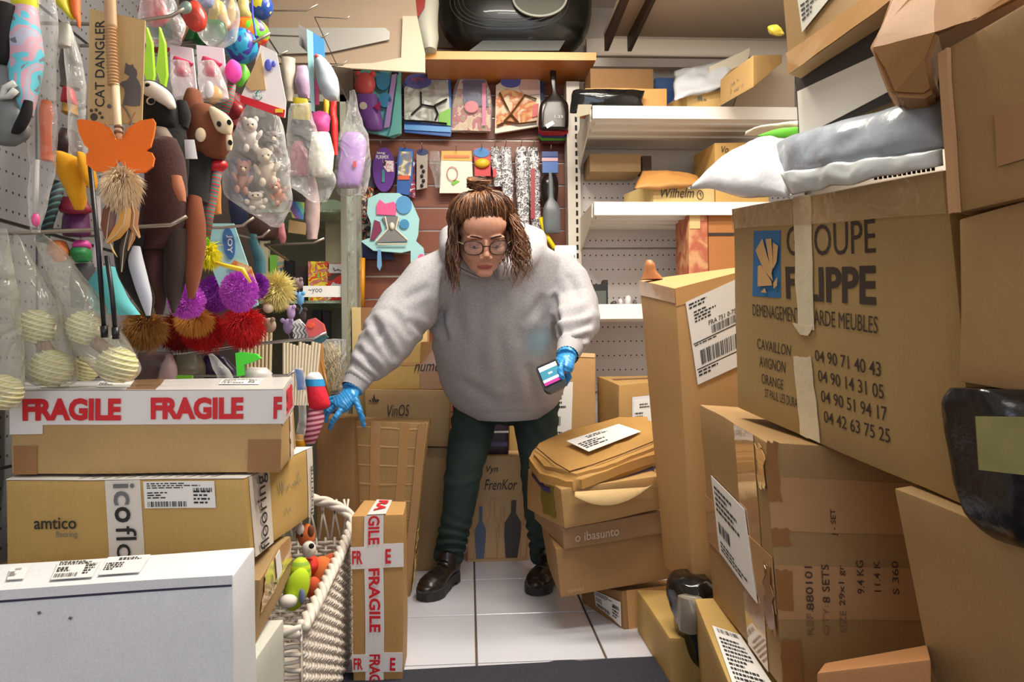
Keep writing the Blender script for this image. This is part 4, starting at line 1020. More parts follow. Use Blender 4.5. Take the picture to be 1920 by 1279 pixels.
mb.go('printed_mark', mat('mark_brown', (60, 42, 26), .7), cp)

# ------------------------------------------------------------------ things on the right shelves
z1 = ZS1 + .001
def onshelf(label, x0, y0, x1, y1, d, depth, m, z=None, **kw):
    a, b_ = P(x0, y1, d), P(x1, y1, d); zz = a.z if z is None else z; h = P(x0, y0, d).z - a.z
    F_ = [V((a.x, d, zz + h)), V((b_.x, d, zz + h)), V((b_.x, d, zz)), V((a.x, d, zz))]
    return carton(label, F_, (kw.pop('dx', 0), depth, 0), m, amp=kw.pop('amp', .001), bev=.003, cuts=3, **kw)
onshelf('brown box at the back of the top right shelf', 1108, 128, 1226, 206, 3.32, .2, KR4)
o = onshelf('yellowish padded envelope on the top right shelf behind the black plastic', 1096, 165, 1250, 203, 3.16, .14, mat('envelope', (226, 164, 92), .5, bump=.3), name='padded_envelope', cat='envelope', amp=.006)
o = loft('black_plastic', [(170, 1072, 1212, .02), (178, 1070, 1210, .04), (190, 1069, 1206, .04), (202, 1068, 1202, .03), (212, 1067, 1120, .01)], 3.12, BLK, nz=.008, nf=22, seg=28, label='crumpled black plastic bag at the left end of the top right shelf', cat='bag')
slab('price_tag', [(1084, 196), (1110, 196), (1106, 214), (1080, 220)], 3.06, .003, mat('tag_olive', (150, 142, 120), .5), o)
slab('blue_pack', rectp(1229, 146, 1264, 200), 3.45, .04, mat('blue_print', (58, 94, 150), .4), label='small blue pack at the back of the top right shelf', cat='pack')
wbx = onshelf('small kraft box at the right of the black plastic, under the white mailer', 1288, 167, 1352, 199, 3.10, .22, kraft('board_s1', (238, 190, 122)), dx=-.05, z=z1)
scrawl(wbx, 'front', (.3, .2, .7, .7), INKG, [3], .003, 3)
pillow('poly_mailer', [(1265, 132, 3.30), (1400, 108, 3.30), (1352, 163, 3.07), (1262, 190, 3.06)], .03, MAILW, amp=.018, label='white plastic mailer lying over a small box on the top right shelf', cat='mailing bag')
slab('card_envelope', [(1330, 125), (1406, 90), (1404, 106), (1400, 120), (1360, 150), (1330, 150)], 3.16, .02, mat('env_cream', (222, 214, 192), .5), label='cream envelope standing behind the white mailer on the top right shelf', cat='envelope')
bx = carton('long kraft box leaning at the right of the top shelf with faint handwriting', [(1351, 150, 2.95), (1413, 103, 2.70), (1413, 163, 2.70), (1350, 199, 2.95)], [P(1380, 120, 3.3), P(1466, 102, 3.05), P(1466, 118, 3.05), P(1380, 160, 3.3)], kraft('board_s2', (214, 166, 108)), amp=.001)
scrawl(bx, 'front', (.35, .3, .8, .85), INKG, [2, 2], .003, 8)
slab('wall_board', [(1386, 168), (1490, 90), (1490, 206), (1374, 206)], 3.20, .02, BEI, label='beige board leaning at the right end of the top shelf', cat='board')
bgy = loft('small_bag', [(50, 1436, 1462, .01), (58, 1440, 1466, .02), (66, 1444, 1468, .01)], 2.6, mat('bag_yellow', (206, 186, 60), .3), nz=.01, nf=30, label='tip of a small yellow and white bag beside the top right box', cat='bag')
# second level
onshelf('kraft box in the dark behind the second shelf', 1106, 288, 1202, 322, 3.36, .18, KR3)
onshelf('dark brown box at the back between two right shelves', 1204, 292, 1222, 322, 3.40, .1, mat('dark_brown', (70, 48, 34), .6))
vb = carton('kraft box with a short handwritten mark, high behind the white mailing bag', [(1340, 268, 3.17), (1440, 266, 3.17), V((P(1440, 266, 3.17).x, 3.17, ZS2 + .001)), V((P(1340, 266, 3.17).x, 3.17, ZS2 + .001))], [(1300, 292, 3.45), (1400, 290, 3.45), V((P(1400, 290, 3.45).x, 3.45, ZS2 + .001)), V((P(1300, 290, 3.45).x, 3.45, ZS2 + .001))], kraft('board_vo', (232, 178, 104)), amp=.001)
text(vb, 'front', 'Vo', (.12, .06, .25, .17), INK, shear=.3)
pillow('card_envelope', [(1400, 246, 2.2), (1500, 226, 1.9), (1500, 240, 1.9), (1396, 254, 2.2)], .02, mat('env_cream', (222, 214, 192), .5), amp=.004, label='cream envelope tip behind the mailing bags', cat='envelope')
pillow('green_pack', [(1420, 254, 2.0), (1500, 238, 1.8), (1500, 254, 1.8), (1440, 262, 2.0)], .015, mat('pack_green', (88, 170, 50), .4), amp=.003, label='bright green pack behind the mailing bags', cat='pack')
z2 = ZS2 + .001
hx = onshelf('kraft box with handwriting and a circled number on the middle right shelf', 1225, 338, 1340, 376, 3.17, .25, kraft('board_hw', (236, 196, 136)), z=z2, dx=-.08)
text(hx, 'front', 'Wilhelm', (.12, .28, .66, .75), INK, shear=.3)
mb = MB(); strokes(lambda u, v: fp(hx, 'front', u, v, .004), [[(.76 + .05 * math.cos(a), .62 + .22 * math.sin(a)) for a in [k * PI / 6 for k in range(13)]], [(.75, .55), (.77, .52), (.77, .7)]], .003, mb); mb.go('handwriting', INK, hx.o)
pillow('padded_envelope', [(1205, 320, 3.3), (1310, 330, 3.3), (1312, 345, 3.13), (1188, 355, 3.13)], .03, mat('envelope_brown', (196, 140, 74), .5, bump=.3), amp=.012, label='crumpled brown padded envelope lying on the handwritten box', cat='envelope')
ob_ = onshelf('orange brown box stack standing on the lower right shelf', 1330, 384, 1400, 571, 3.18, .2, kraft('board_or', (206, 128, 70)), z=ZS3 + .001)
patch(ob_, 'front', (.0, .29, 1, .32), mat('strap_black', (50, 40, 36), .5), 'strap')
pb = onshelf('printed beige box beside the orange brown stack', 1293, 386, 1329, 571, 3.17, .2, blotch('box_print', [(222, 186, 140), (206, 150, 104), (180, 96, 70)], 14, soft=True), z=ZS3 + .001)
patch(pb, 'front', (.05, .02, .6, .24), mat('label_beige', (220, 186, 128), .5), 'paper_label')
z3 = ZS3 + .001
bl = empty('black_bracket', P(1121, 570, 3.3), 'black plastic bracket standing on the lowest white shelf', 'bracket')
bl.location.z = z3; WL[bl].z = z3
x0, x1_ = P(1102, 560, 3.35).x, P(1140, 560, 3.35).x; zt3 = P(1120, 525, 3.35).z
MB().prism([V((x0, 3.35, z3)), V((x0, 3.35, zt3)), V((x0 + .02, 3.35, zt3)), V((x0 + .025, 3.35, zt3 - .02)), V((x1_ - .025, 3.35, zt3 - .02)), V((x1_ - .02, 3.35, zt3)), V((x1_, 3.35, zt3)), V((x1_, 3.35, z3))], (0, .05, 0)).go('frame', mat('black_matt', (28, 27, 28), .5), bl)
MB().hexa([V((x0 + .02, 3.343, z3 + .075)), V((x1_ - .01, 3.343, z3 + .075)), V((x1_ - .01, 3.343, z3 + .01)), V((x0 + .02, 3.343, z3 + .01))], [V((x0 + .02, 3.36, z3 + .075)), V((x1_ - .01, 3.36, z3 + .075)), V((x1_ - .01, 3.36, z3 + .01)), V((x0 + .02, 3.36, z3 + .01))]).go('screen', mat('grey_screen', (92, 96, 92), .25), bl)
for k, (x, wd, hh, c) in enumerate(((1150, 12, 10, (60, 60, 62)), (1163, 9, 16, (200, 200, 202)), (1178, 14, 20, (206, 206, 208)), (1190, 8, 12, (90, 88, 86)))):
    a = P(x, 570, 3.3); h = hh * 3.3 / K
    o = MB().ell((a.x, 3.3, z3 + h * .5), (wd * .5 * 3.3 / K, .02, h * .5), 12, 8, nz=.3, nf=40).go('small_part', mat('small_part_%d' % k, c, .3), smooth=True)
    tag(o, ['dark little part beside the black bracket', 'small silvery part second from the black bracket', 'round silvery part in the middle of the lowest shelf', 'small grey part nearest the tall leaning box'][k], 'part')
o = loft('wooden_toy', [(488, 1212, 1222, .01), (496, 1209, 1228, .02), (508, 1207, 1230, .02), (518, 1204, 1240, .02), (524, 1202, 1244, .02)], 2.16, mat('toy_brown', (176, 112, 66), .5), label='brown rounded figure peeking over the tall leaning box', cat='figure')
# ------------------------------------------------------------------ wicker basket with soft toys
WK = mat('wicker_white', (222, 212, 200), .55, var=.15, scale=40)
bk = empty('wicker_basket', V((-.57, 1.9, 0)), 'white wicker basket full of soft toys on the floor beside the FRAGILE box', 'basket')
BX0, BX1, BY0, BY1 = -.80, -.362, 1.56, 2.24
def rimz(y): return .315 + (y - BY0) / (BY1 - BY0) * .035
def wall(fn, L, ztop, name, step=.012, sp=.026):
    """fn(s)->(x,y) along the wall; ztop(s) ; woven strands round upright stakes"""
    ns = int(L / sp); wv = MB()
    for k in range(ns + 1):
        s = k / ns; x, y = fn(s)
        wv.tube([V((x, y, .01)), V((x, y, ztop(s)))], .0042, 5)
    rows = int(.42 / step)
    for r in range(rows):
        z = .02 + r * step; pts = []
        for k in range(ns * 2 + 1):
            s = k / (ns * 2)
            if z > ztop(s) - .008: continue
            x, y = fn(s); x2, y2 = fn(min(1, s + .001)); x1, y1 = fn(max(0, s - .001)); t = V((x2 - x1, y2 - y1, 0)).normalized(); n = V((t.y, -t.x, 0))
            off = .005 * (1 if (k // 2 + r) % 2 == 0 else -1) * (1 if k % 2 == 0 else 0)
            pts.append(V((x, y, z + .0015 * math.sin(k * 1.7 + r))) + n * off)
        if len(pts) > 2: wv.tube(pts, .0052, 4)
    o = wv.go(name, WK, bk, smooth=True); o['kind'] = 'stuff'; return o
wall(lambda s: (BX1 - .006 * math.sin(PI * s) * -1, BY0 + s * (BY1 - BY0)), .68, lambda s: rimz(BY0 + s * (BY1 - BY0)), 'side_weave')
wall(lambda s: (BX0, BY0 + s * (BY1 - BY0)), .68, lambda s: .30, 'side_weave', .02, .05)
wall(lambda s: (BX0 + s * (BX1 - BX0), BY1), .44, lambda s: .335, 'back_weave')
wall(lambda s: (BX0 + s * (BX1 - BX0), BY0), .44, lambda s: .29, 'front_weave', .016, .04)
def braid(pts, r, name):
    mb = MB(); pts = [V(p) for p in pts]; P2 = []
    for a, b_ in zip(pts, pts[1:]):
        n = max(2, int((b_ - a).length / .008))
        for i in range(n): P2.append(a.lerp(b_, i / n))
    P2.append(pts[-1])
    for ph in (0, 2 * PI / 3, 4 * PI / 3):
        q = []
        for i, p in enumerate(P2):
            t = (P2[min(i + 1, len(P2) - 1)] - P2[max(0, i - 1)]).normalized(); u = V((0, 0, 1)) if abs(t.z) < .8 else V((1, 0, 0)); a = t.cross(u).normalized(); b_ = a.cross(t)
            w_ = ph + i * .42; q.append(p + a * math.cos(w_) * r * .55 + b_ * math.sin(w_) * r * .55)
        mb.tube(q, r * .62, 5)
    return mb.go(name, WK, bk, smooth=True)
zc = lambda y: rimz(y)
arch = [V((BX0, BY1, .44)), V((-.62, BY1, .455)), V((-.5, BY1, .458)), V((-.43, BY1, .44)), V((-.38, BY1 - .01, .415)), V((BX1 + .004, BY1 - .03, .395)), V((BX1 + .004, BY1 - .09, .37))]
braid(arch + [V((BX1 + .004, 1.95, .345)), V((BX1 + .004, 1.75, .328)), V((BX1 + .002, BY0, .315))], .015, 'rim')
braid([V((BX0, BY0, .30)), V((BX1, BY0, .31))], .013, 'rim')
mb = MB()
for k in range(9):
    x = -.68 + k * .036
    mb.tube([V((x, BY1, .33)), V((x + .018, BY1, .45))], .0036, 5); mb.tube([V((x + .03, BY1, .33)), V((x + .004, BY1, .45))], .0036, 5)
o = mb.go('open_lattice', WK, bk, smooth=True); o['kind'] = 'stuff'
MB().box((BX0, BY0, .008), (BX1, BY1, .02)).go('base', WK, bk)
# soft toys
ORA = mat('plush_orange', (212, 112, 52), .9, var=.15, scale=40, sheen=.4)
WHP = mat('plush_white', (226, 218, 208), .9, sheen=.4); BLKP = mat('plush_black', (20, 18, 18), .9)
fx = empty('soft_toy', P(600, 1120, 1.95), 'orange and white soft toy dog with a red collar in the basket', 'soft toy')
bob('head', 574, 1004, 16, 22, 1.95, ORA, fx); bob('muzzle', 579, 1030, 13, 15, 1.91, WHP, fx); bob('nose', 584, 1024, 5, 5, 1.885, BLKP, fx); bob('brow', 563, 992, 7, 11, 1.92, WHP, fx)
bob('eye', 566, 1004, 2.5, 3, 1.90, BLKP, fx); bob('ear', 583, 996, 6, 11, 1.915, mat('plush_brown', (120, 66, 40), .9), fx)
bob('body', 604, 1078, 24, 34, 1.95, ORA, fx); loft('collar', [(1046, 574, 592, .02), (1060, 578, 598, .03), (1072, 578, 592, .02)], 1.93, mat('collar_red', (214, 54, 38), .7), fx)
bob('arm', 616, 1052, 22, 12, 1.98, mat('plush_rust', (176, 84, 40), .9, var=.3, scale=60), fx, ang=-.5); bob('leg', 588, 1104, 14, 22, 1.9, mat('plush_red_orange', (216, 92, 52), .9), fx)
gt = empty('soft_toy', P(560, 1150, 1.72), 'lime green soft toy with a check patterned back in the basket', 'soft toy')
bob('body', 556, 1105, 22, 40, 1.72, mat('plush_lime', (186, 216, 34), .9, sheen=.3), gt, ang=.3)
bob('checked_back', 563, 1075, 20, 30, 1.74, banded('check_lime', [(196, 216, 40), (150, 190, 60)], 60, 'Z'), gt)
bob('foot', 566, 1118, 6, 14, 1.68, mat('plush_bluegrey', (110, 120, 150), .9), gt)
o = bob('soft_toy', 540, 1128, 17, 12, 1.68, WHP, ratio=1.2, label='white soft toy limb at the left rim of the basket', cat='soft toy')
o = fur('soft_toy', 569, 1000, 9, 14, 1.99, mat('fur_brown_white', (168, 120, 90), .9), 260, .012, label='small fluffy brown and white toy head behind the orange dog', cat='soft toy')

# ------------------------------------------------------------------ the person
SKIN = mat('skin', (214, 158, 132), .45, var=.05, scale=14, spec=.4)
LIP = mat('lips', (168, 88, 78), .45)
pe = empty('person', V((.09, 2.78, 0)), 'person in glasses, grey hoodie and dark green trousers leaning over to touch a box', 'person')
Hc = P(904, 438, 2.33)
HR = Matrix.Rotation(.11, 3, 'Z') @ Matrix.Rotation(-.03, 3, 'Y') @ Matrix.Rotation(.50, 3, 'X')
HX = 1.13
def H(x, y, z): return Hc + HR @ (V((x * HX, y, z)) * 1.03)
def Hl(p):
    q = (HR.transposed() @ (p - Hc)) / 1.03
    return V((q.x / HX, q.y, q.z))
mb = MB()
def he(c, r): mb.ell(H(*c), V((r[0] * HX, r[1], r[2])) * 1.03, 20, 14, rot=HR)
he((0, .018, .038), (.074, .094, .086)); he((0, -.028, -.03), (.064, .062, .083)); he((0, -.046, -.083), (.043, .038, .032)); he((.033, -.058, -.038), (.026, .026, .03)); he((-.033, -.058, -.038), (.026, .026, .03))
he((0, -.079, -.100), (.024, .014, .015)); he((0, -.052, .045), (.06, .038, .045))
mb.tube([H(0, -.082, .008), H(0, -.094, -.018), H(0, -.108, -.038)], [.007, .0085, .0115], 10)
for s in (-1, 1):
    he((s * .011, -.098, -.043), (.0085, .010, .007)); he((s * .029, -.081, .017), (.024, .010, .007)); he((s * .075, .012, -.012), (.007, .018, .029))
he((0, -.0865, -.0735), (.024, .0075, .0038)); he((0, -.0855, -.0805), (.020, .0075, .0045))
mb.tube([H(0, .02, -.05), P(918, 480, 2.48), P(926, 500, 2.56)], [.052, .055, .065], 14)
def J(x, y, d): return P(x, y, d)
# torso, arms, legs under the clothes: one skin with the head
mb.tube([J(928, 500, 2.58), J(935, 560, 2.64), J(942, 650, 2.74), J(948, 720, 2.88), J(950, 760, 2.93)], [.09, .13, .12, .125, .12], 16)
LA = [J(845, 500, 2.60), J(770, 575, 2.52), J(718, 640, 2.43), J(664, 722, 2.335)]
RA = [J(1020, 500, 2.62), J(1072, 560, 2.60), J(1084, 612, 2.50), J(1064, 664, 2.33)]
mb.tube(LA, [.05, .045, .038, .027], 12); mb.tube(RA, [.05, .045, .038, .027], 12)
LL = [J(900, 762, 2.92), J(868, 895, 2.80), J(842, 1052, 2.86)]; RL = [J(1000, 762, 2.93), J(1004, 895, 2.82), J(1022, 1050, 2.88)]
mb.tube(LL, [.07, .040, .032], 12); mb.tube(RL, [.07, .034, .028], 12)
for an, toe in ((LL[2], PZ(796, 1128, .04)), (RL[2], PZ(1005, 1116, .04))):
    mb.tube([an, V((an.x, an.y, .07)), V((an.x, an.y - .06, .06)), V((an.x * .8 + toe.x * .2, an.y * .75 + toe.y * .25, .055))], [.028, .026, .022, .018], 10)
def hand(mb, palm, fingers, thumb, k=1.0, R=.0096):
    mb.tube([p for p, r in palm], [r * k for p, r in palm], 12, flat=.68)
    for f in fingers + [thumb]:
        pts = [palm[1][0].lerp(f[0], .35)] + f
        mb.tube(pts, [R * 1.15 * k] + [R * 1.08 * k, R * k, R * .96 * k, R * .8 * k][:len(f)], 10); mb.ell(f[-1], R * .82 * k, 10, 8)
hL = dict(palm=[(J(664, 724, 2.335), .026), (J(655, 742, 2.315), .036), (J(640, 760, 2.30), .036), (J(632, 766, 2.295), .028)],
          fingers=[[J(640, 768, 2.28), J(630, 782, 2.265), J(623, 792, 2.27), J(619, 803, 2.285)], [J(630, 762, 2.30), J(617, 771, 2.30), J(612, 779, 2.31), J(611, 789, 2.325)],
                   [J(624, 755, 2.325), J(612, 762, 2.33), J(607, 768, 2.345), J(606, 777, 2.36)], [J(622, 748, 2.35), J(612, 753, 2.36), J(608, 758, 2.37), J(607, 765, 2.385)]],
          thumb=[J(668, 752, 2.29), J(675, 772, 2.28), J(679, 785, 2.285), J(682, 797, 2.295)])
hR = dict(palm=[(J(1064, 663, 2.325), .026), (J(1060, 675, 2.30), .033), (J(1056, 692, 2.275), .034), (J(1056, 700, 2.27), .026)],
          fingers=[[J(1064, 694, 2.275), J(1067, 708, 2.28), J(1060, 720, 2.285), J(1048, 724, 2.29)], [J(1062, 690, 2.285), J(1062, 704, 2.30), J(1052, 712, 2.305), J(1040, 716, 2.305)],
                   [J(1060, 684, 2.30), J(1056, 694, 2.315), J(1046, 700, 2.32), J(1034, 703, 2.32)], [J(1056, 676, 2.31), J(1050, 682, 2.325), J(1040, 688, 2.33), J(1030, 692, 2.33)]],
          thumb=[J(1053, 680, 2.265), J(1050, 694, 2.235), J(1053, 706, 2.226), J(1057, 716, 2.23)])
hand(mb, hL['palm'], hL['fingers'], hL['thumb'], .86); hand(mb, hR['palm'], hR['fingers'], hR['thumb'], .86)
vs, fs, ns = remesh(mb, .0033, 3, .5)
def gs(l, c, r): return math.exp(-sum(((l[i] - c[i]) / r[i]) ** 2 for i in range(3)))
out = []
for v, n in zip(vs, ns):
    if (v - Hc).length < .2:
        l = Hl(v); k = 0
        for s in (-1, 1):
            k -= .0085 * gs(l, (s * .031, -.085, -.006), (.017, .02, .0115))
            k -= .002 * gs(l, (s * .021, -.09, -.058), (.004, .02, .014))
            k += .0015 * gs(l, (s * .04, -.075, -.03), (.014, .02, .012))
        k -= .002 * gs(l, (0, -.09, -.077), (.022, .02, .0016)); k -= .0015 * gs(l, (0, -.09, -.090), (.016, .02, .005)); k -= .0012 * gs(l, (0, -.095, -.062), (.003, .02, .005))
        v = v + n * k
    out.append(v)
fm = []
for f in fs:
    c = sum((out[i] for i in f), V()) / len(f); l = Hl(c) if (c - Hc).length < .2 else None
    lip = l is not None and l.y < -.078 and ((l.x / .0235) ** 2 + ((l.z + .077) / .0072) ** 2 < 1)
    fm.append(1 if lip else 0)
bd = ob('body', out, fs, [SKIN, LIP], pe, True, fm)
EYW = mat('eye_white', (232, 226, 220), .2); EYD = mat('eye_dark', (46, 30, 22), .15); BROW = mat('brow_hair', (48, 32, 26), .8)
SK2 = mat('lid_skin', (200, 146, 126), .5)
for s in (-1, 1):
    e = MB().ell(H(s * .031, -.0745, -.0065), .0125, 14, 10).go('eyeball', EYW, pe, True)
    MB().ell(H(s * .031, -.0835, -.0115), (.0052, .0052, .0052), 12, 8).go('iris', EYD, e, True)
    mb = MB(); mb.ell(H(s * .031, -.0755, -.0035), (.0145, .0125, .0125), 14, 10, rot=HR @ Matrix.Rotation(.0, 3, 'X')); mb.go('eyelid', SK2, pe, True)
    MB().tube([H(s * .016, -.0875, -.0125), H(s * .031, -.091, -.0145), H(s * .045, -.084, -.0115)], [.0009, .0014, .0008], 6).go('lash_line', BROW, pe)
    MB().tube([H(s * .012, -.093, .016), H(s * .025, -.0945, .0225), H(s * .038, -.088, .023), H(s * .050, -.075, .015)], [.0036, .0046, .0038, .0016], 8, flat=.6).go('eyebrow', BROW, pe, True)
# glasses
gl = MB(); RIMM = mat('glasses_rim', (66, 44, 34), .25); ARM = mat('glasses_arm', (128, 124, 84), .3, var=.6, scale=120)
rim = MB()
for s in (-1, 1):
    c = (s * .0345, -.1005, -.012)
    pts = [H(c[0] + .0255 * math.copysign(abs(math.cos(q)) ** .8, math.cos(q)), c[1] + .018 * (abs(c[0] + .0255 * math.cos(q)) / .06) ** 2, c[2] + .0225 * math.copysign(abs(math.sin(q)) ** .85, math.sin(q))) for q in [2 * PI * i / 28 for i in range(29)]]
    rim.tube(pts, .0020, 6, cap=False)
rim.tube([H(-.009, -.101, -.006), H(0, -.105, -.003), H(.009, -.101, -.006)], .0022, 6)
go_ = rim.go('glasses', RIMM, pe, True)
for s in (-1, 1):
    c = (s * .0345, -.1005, -.012)
    MB().tube([H(s * .060, -.083, -.004), H(s * .074, -.06, -.003), H(s * .079, -.01, .0), H(s * .079, .015, -.008)], [.0035, .003, .0025, .002], 6, flat=.6).go('temple_arm', ARM, go_, True)
    n_ = 20; ring = [H(c[0] + .0245 * math.cos(2 * PI * i / n_), c[1] + .018 * (abs(c[0] + .0245 * math.cos(2 * PI * i / n_)) / .06) ** 2, c[2] + .0215 * math.sin(2 * PI * i / n_)) for i in range(n_)]
    MB().add(ring, [list(range(n_))]).go('lens', film('lens', (255, 240, 240), .93, .03), go_)
# hair
HM = [mat('hair_dark', (62, 38, 26), .45, spec=.4), mat('hair_mid', (104, 66, 40), .42, spec=.5), mat('hair_gold', (146, 98, 58), .42, spec=.5)]
rnd = random.Random(11)
hb_ = MB()
def cranium(u, v, k=1.0):   # u azimuth (0 = front), v elevation
    return (.079 * k * math.sin(u) * math.cos(v), .018 - .100 * k * math.cos(u) * math.cos(v), .038 + .092 * k * math.sin(v))
BUN = (-.006, .035, .132)
cap = []; cf = []; nu_, nv_ = 40, 14
for i in range(nv_ + 1):
    for j in range(nu_):
        u = 2 * PI * j / nu_; fr_ = (1 + math.cos(u)) / 2
        v0 = -.75 + 1.20 * fr_ ** 2.4 + .05 * math.sin(u * 5) + .14 * math.exp(-((u - .1) / .35) ** 2)
        v = v0 + (PI / 2 - v0) * i / nv_
        cap.append(H(*cranium(u, v, 1.02 if i else .98)))
for i in range(nv_):
    for j in range(nu_): cf.append([i * nu_ + j, i * nu_ + (j + 1) % nu_, (i + 1) * nu_ + (j + 1) % nu_, (i + 1) * nu_ + j])
hb_.add(cap, cf, 0)
for k in range(620):
    u = rnd.uniform(-2.9, 2.9); fr_ = (1 + math.cos(u)) / 2; v0 = -.40 + .80 * fr_ ** 2.4 + rnd.uniform(-.12, .26) + .13 * math.exp(-((u - .1) / .35) ** 2) + .05 * math.sin(u * 9)
    a = cranium(u, v0, 1.0 + rnd.uniform(0, .015)); b_ = BUN; pts = []; lift = rnd.uniform(.01, .07)
    for i in range(8):
        t = i / 7; x, y, z = (a[q] * (1 - t) + b_[q] * t for q in range(3))
        vx, vy, vz = x, y - .018, z - .038; L = math.sqrt((vx / .08) ** 2 + (vy / .1) ** 2 + (vz / .092) ** 2)
        m_ = max(L, 1.0 + lift * 6 * math.sin(PI * min(1, t * 1.3)) * .5) / L if t < .92 else 1
        w_ = .0045 * math.sin(t * 7 + k * 1.7) * (1 - t)
        pts.append(H(vx * m_ + w_, .018 + vy * m_, .038 + vz * m_ + w_))
    hb_.tube(pts, [.0006, .0016, .0019, .0019, .0018, .0016, .0014, .001], 4, mi=rnd.choice([0, 1, 1, 2, 2]), cap=False)
for k in range(300):  # knot on the crown
    a0 = rnd.uniform(0, 2 * PI); r0 = rnd.uniform(.012, .036); pts = []
    tl = rnd.uniform(-.5, .5)
    for i in range(9):
        q = a0 + i * .75; pts.append(H(BUN[0] + r0 * math.cos(q), BUN[1] + r0 * .8 * math.sin(q), BUN[2] + .012 + r0 * .6 * math.sin(q * .7 + tl) + rnd.uniform(-.003, .003)))
    hb_.tube(pts, .0015, 4, mi=rnd.choice([0, 1, 1, 2]), cap=False)
for k in range(260):  # fine hairs softening the hairline
    u = rnd.uniform(-1.3, 1.3); v0 = rnd.uniform(.28, .55) - .22 * abs(u) ** 1.5; pts = []; dv = rnd.uniform(.25, .6); du = rnd.uniform(-.25, .25)
    for i in range(6): t = i / 5; pts.append(H(*cranium(u + du * t, v0 + dv * t, 1.0 + .05 * math.sin(PI * t))))
    hb_.tube(pts, [.0004, .0010, .0011, .001, .0008, .0004], 4, mi=rnd.choice([0, 0, 1]), cap=False)
G_ = V((0, 0, -1))
def lock(u, v, L, curl, rad, mi, out_=.03, seed=0, fwd=0.0):
    r = random.Random(seed); p = H(*cranium(u, v, 1.02)); c0 = H(0, .018, .038); dr = (p - c0); dr.z = 0; dr.normalize(); pts = []; n = 16
    ph = r.uniform(0, 6); f = r.uniform(.8, 1.3)
    for i in range(n):
        t = i / (n - 1)
        q = p + dr * (out_ * math.sin(min(1, t * 1.6) * PI / 2)) + G_ * (L * t) + V((0, -fwd * t, 0))
        q += V((math.cos(ph + t * 11 * f), math.sin(ph + t * 11 * f), 0)) * curl * t
        pts.append(q)
    hb_.tube(pts, [rad * (1 - .75 * (i / (n - 1)) ** 2) for i in range(n)], 4, mi=mi, cap=False)
for k in range(330):
    s = rnd.choice([-1, 1]); u = s * rnd.uniform(1.15, 2.6); v = rnd.uniform(-.35, .35)
    L = rnd.uniform(.11, .20) * (1.0 if s > 0 else 1.05)
    lock(u, v, L, rnd.uniform(.004, .012), rnd.uniform(.0012, .0022), rnd.choice([0, 0, 1, 1, 2]), rnd.uniform(.004, .022 if s < 0 else .034), k, rnd.uniform(0, .05))
for k in range(110):   # looser curls
    lock(rnd.uniform(1.0, 1.6), rnd.uniform(-.1, .5), rnd.uniform(.12, .20), rnd.uniform(.012, .026), .0015, rnd.choice([1, 1, 2]), rnd.uniform(.03, .055), 900 + k, rnd.uniform(0, .03))
for k in range(46):
    lock(rnd.uniform(-1.5, -1.1), rnd.uniform(-.2, .1), rnd.uniform(.17, .235), rnd.uniform(.003, .008), .0016, rnd.choice([0, 0, 1]), rnd.uniform(-.012, .01), 1900 + k, rnd.uniform(.03, .07))
o = hb_.go('hair', HM, pe, smooth=True)

# hoodie
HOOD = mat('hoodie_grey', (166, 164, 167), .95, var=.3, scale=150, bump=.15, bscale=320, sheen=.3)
nt = HOOD.node_tree
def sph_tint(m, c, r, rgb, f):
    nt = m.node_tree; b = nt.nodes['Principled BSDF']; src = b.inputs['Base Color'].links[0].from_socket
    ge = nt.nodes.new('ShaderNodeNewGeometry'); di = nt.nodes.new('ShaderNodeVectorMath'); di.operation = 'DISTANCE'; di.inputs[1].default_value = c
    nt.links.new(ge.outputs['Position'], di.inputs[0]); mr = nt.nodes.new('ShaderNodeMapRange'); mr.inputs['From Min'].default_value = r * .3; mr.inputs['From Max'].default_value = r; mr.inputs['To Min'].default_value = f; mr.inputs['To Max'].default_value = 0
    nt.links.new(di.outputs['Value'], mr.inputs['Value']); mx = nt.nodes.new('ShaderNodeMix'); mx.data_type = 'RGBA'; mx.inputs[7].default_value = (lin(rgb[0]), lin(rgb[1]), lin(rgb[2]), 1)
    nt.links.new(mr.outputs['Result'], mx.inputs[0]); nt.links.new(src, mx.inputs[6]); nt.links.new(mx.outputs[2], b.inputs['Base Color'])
mb = loft('x', [(450, 862, 990, .07, -.10), (462, 846, 1020, .095, -.09), (480, 824, 1050, .115, -.08), (510, 808, 1066, .13, -.05), (555, 806, 1066, .145, -.02), (610, 810, 1062, .155, .02), (670, 814, 1064, .165, .08), (720, 826, 1060, .17, .14), (752, 846, 1050, .165, .19), (768, 862, 1036, .155, .21), (777, 884, 1012, .13, .21)], 2.65, None, seg=40, sub=4, mb=MB())
mb.tube([J(850, 505, 2.60), J(806, 530, 2.57), J(762, 580, 2.51), J(728, 632, 2.44), J(700, 672, 2.40), J(682, 694, 2.365)], [.085, .098, .098, .092, .074, .052], 20)
mb.tube([J(690, 682, 2.38), J(664, 716, 2.345)], [.055, .040], 16)
mb.tube([J(1025, 495, 2.62), J(1062, 535, 2.61), J(1078, 572, 2.58), J(1082, 608, 2.50), J(1076, 634, 2.42), J(1070, 650, 2.37)], [.085, .092, .090, .082, .062, .048], 20)
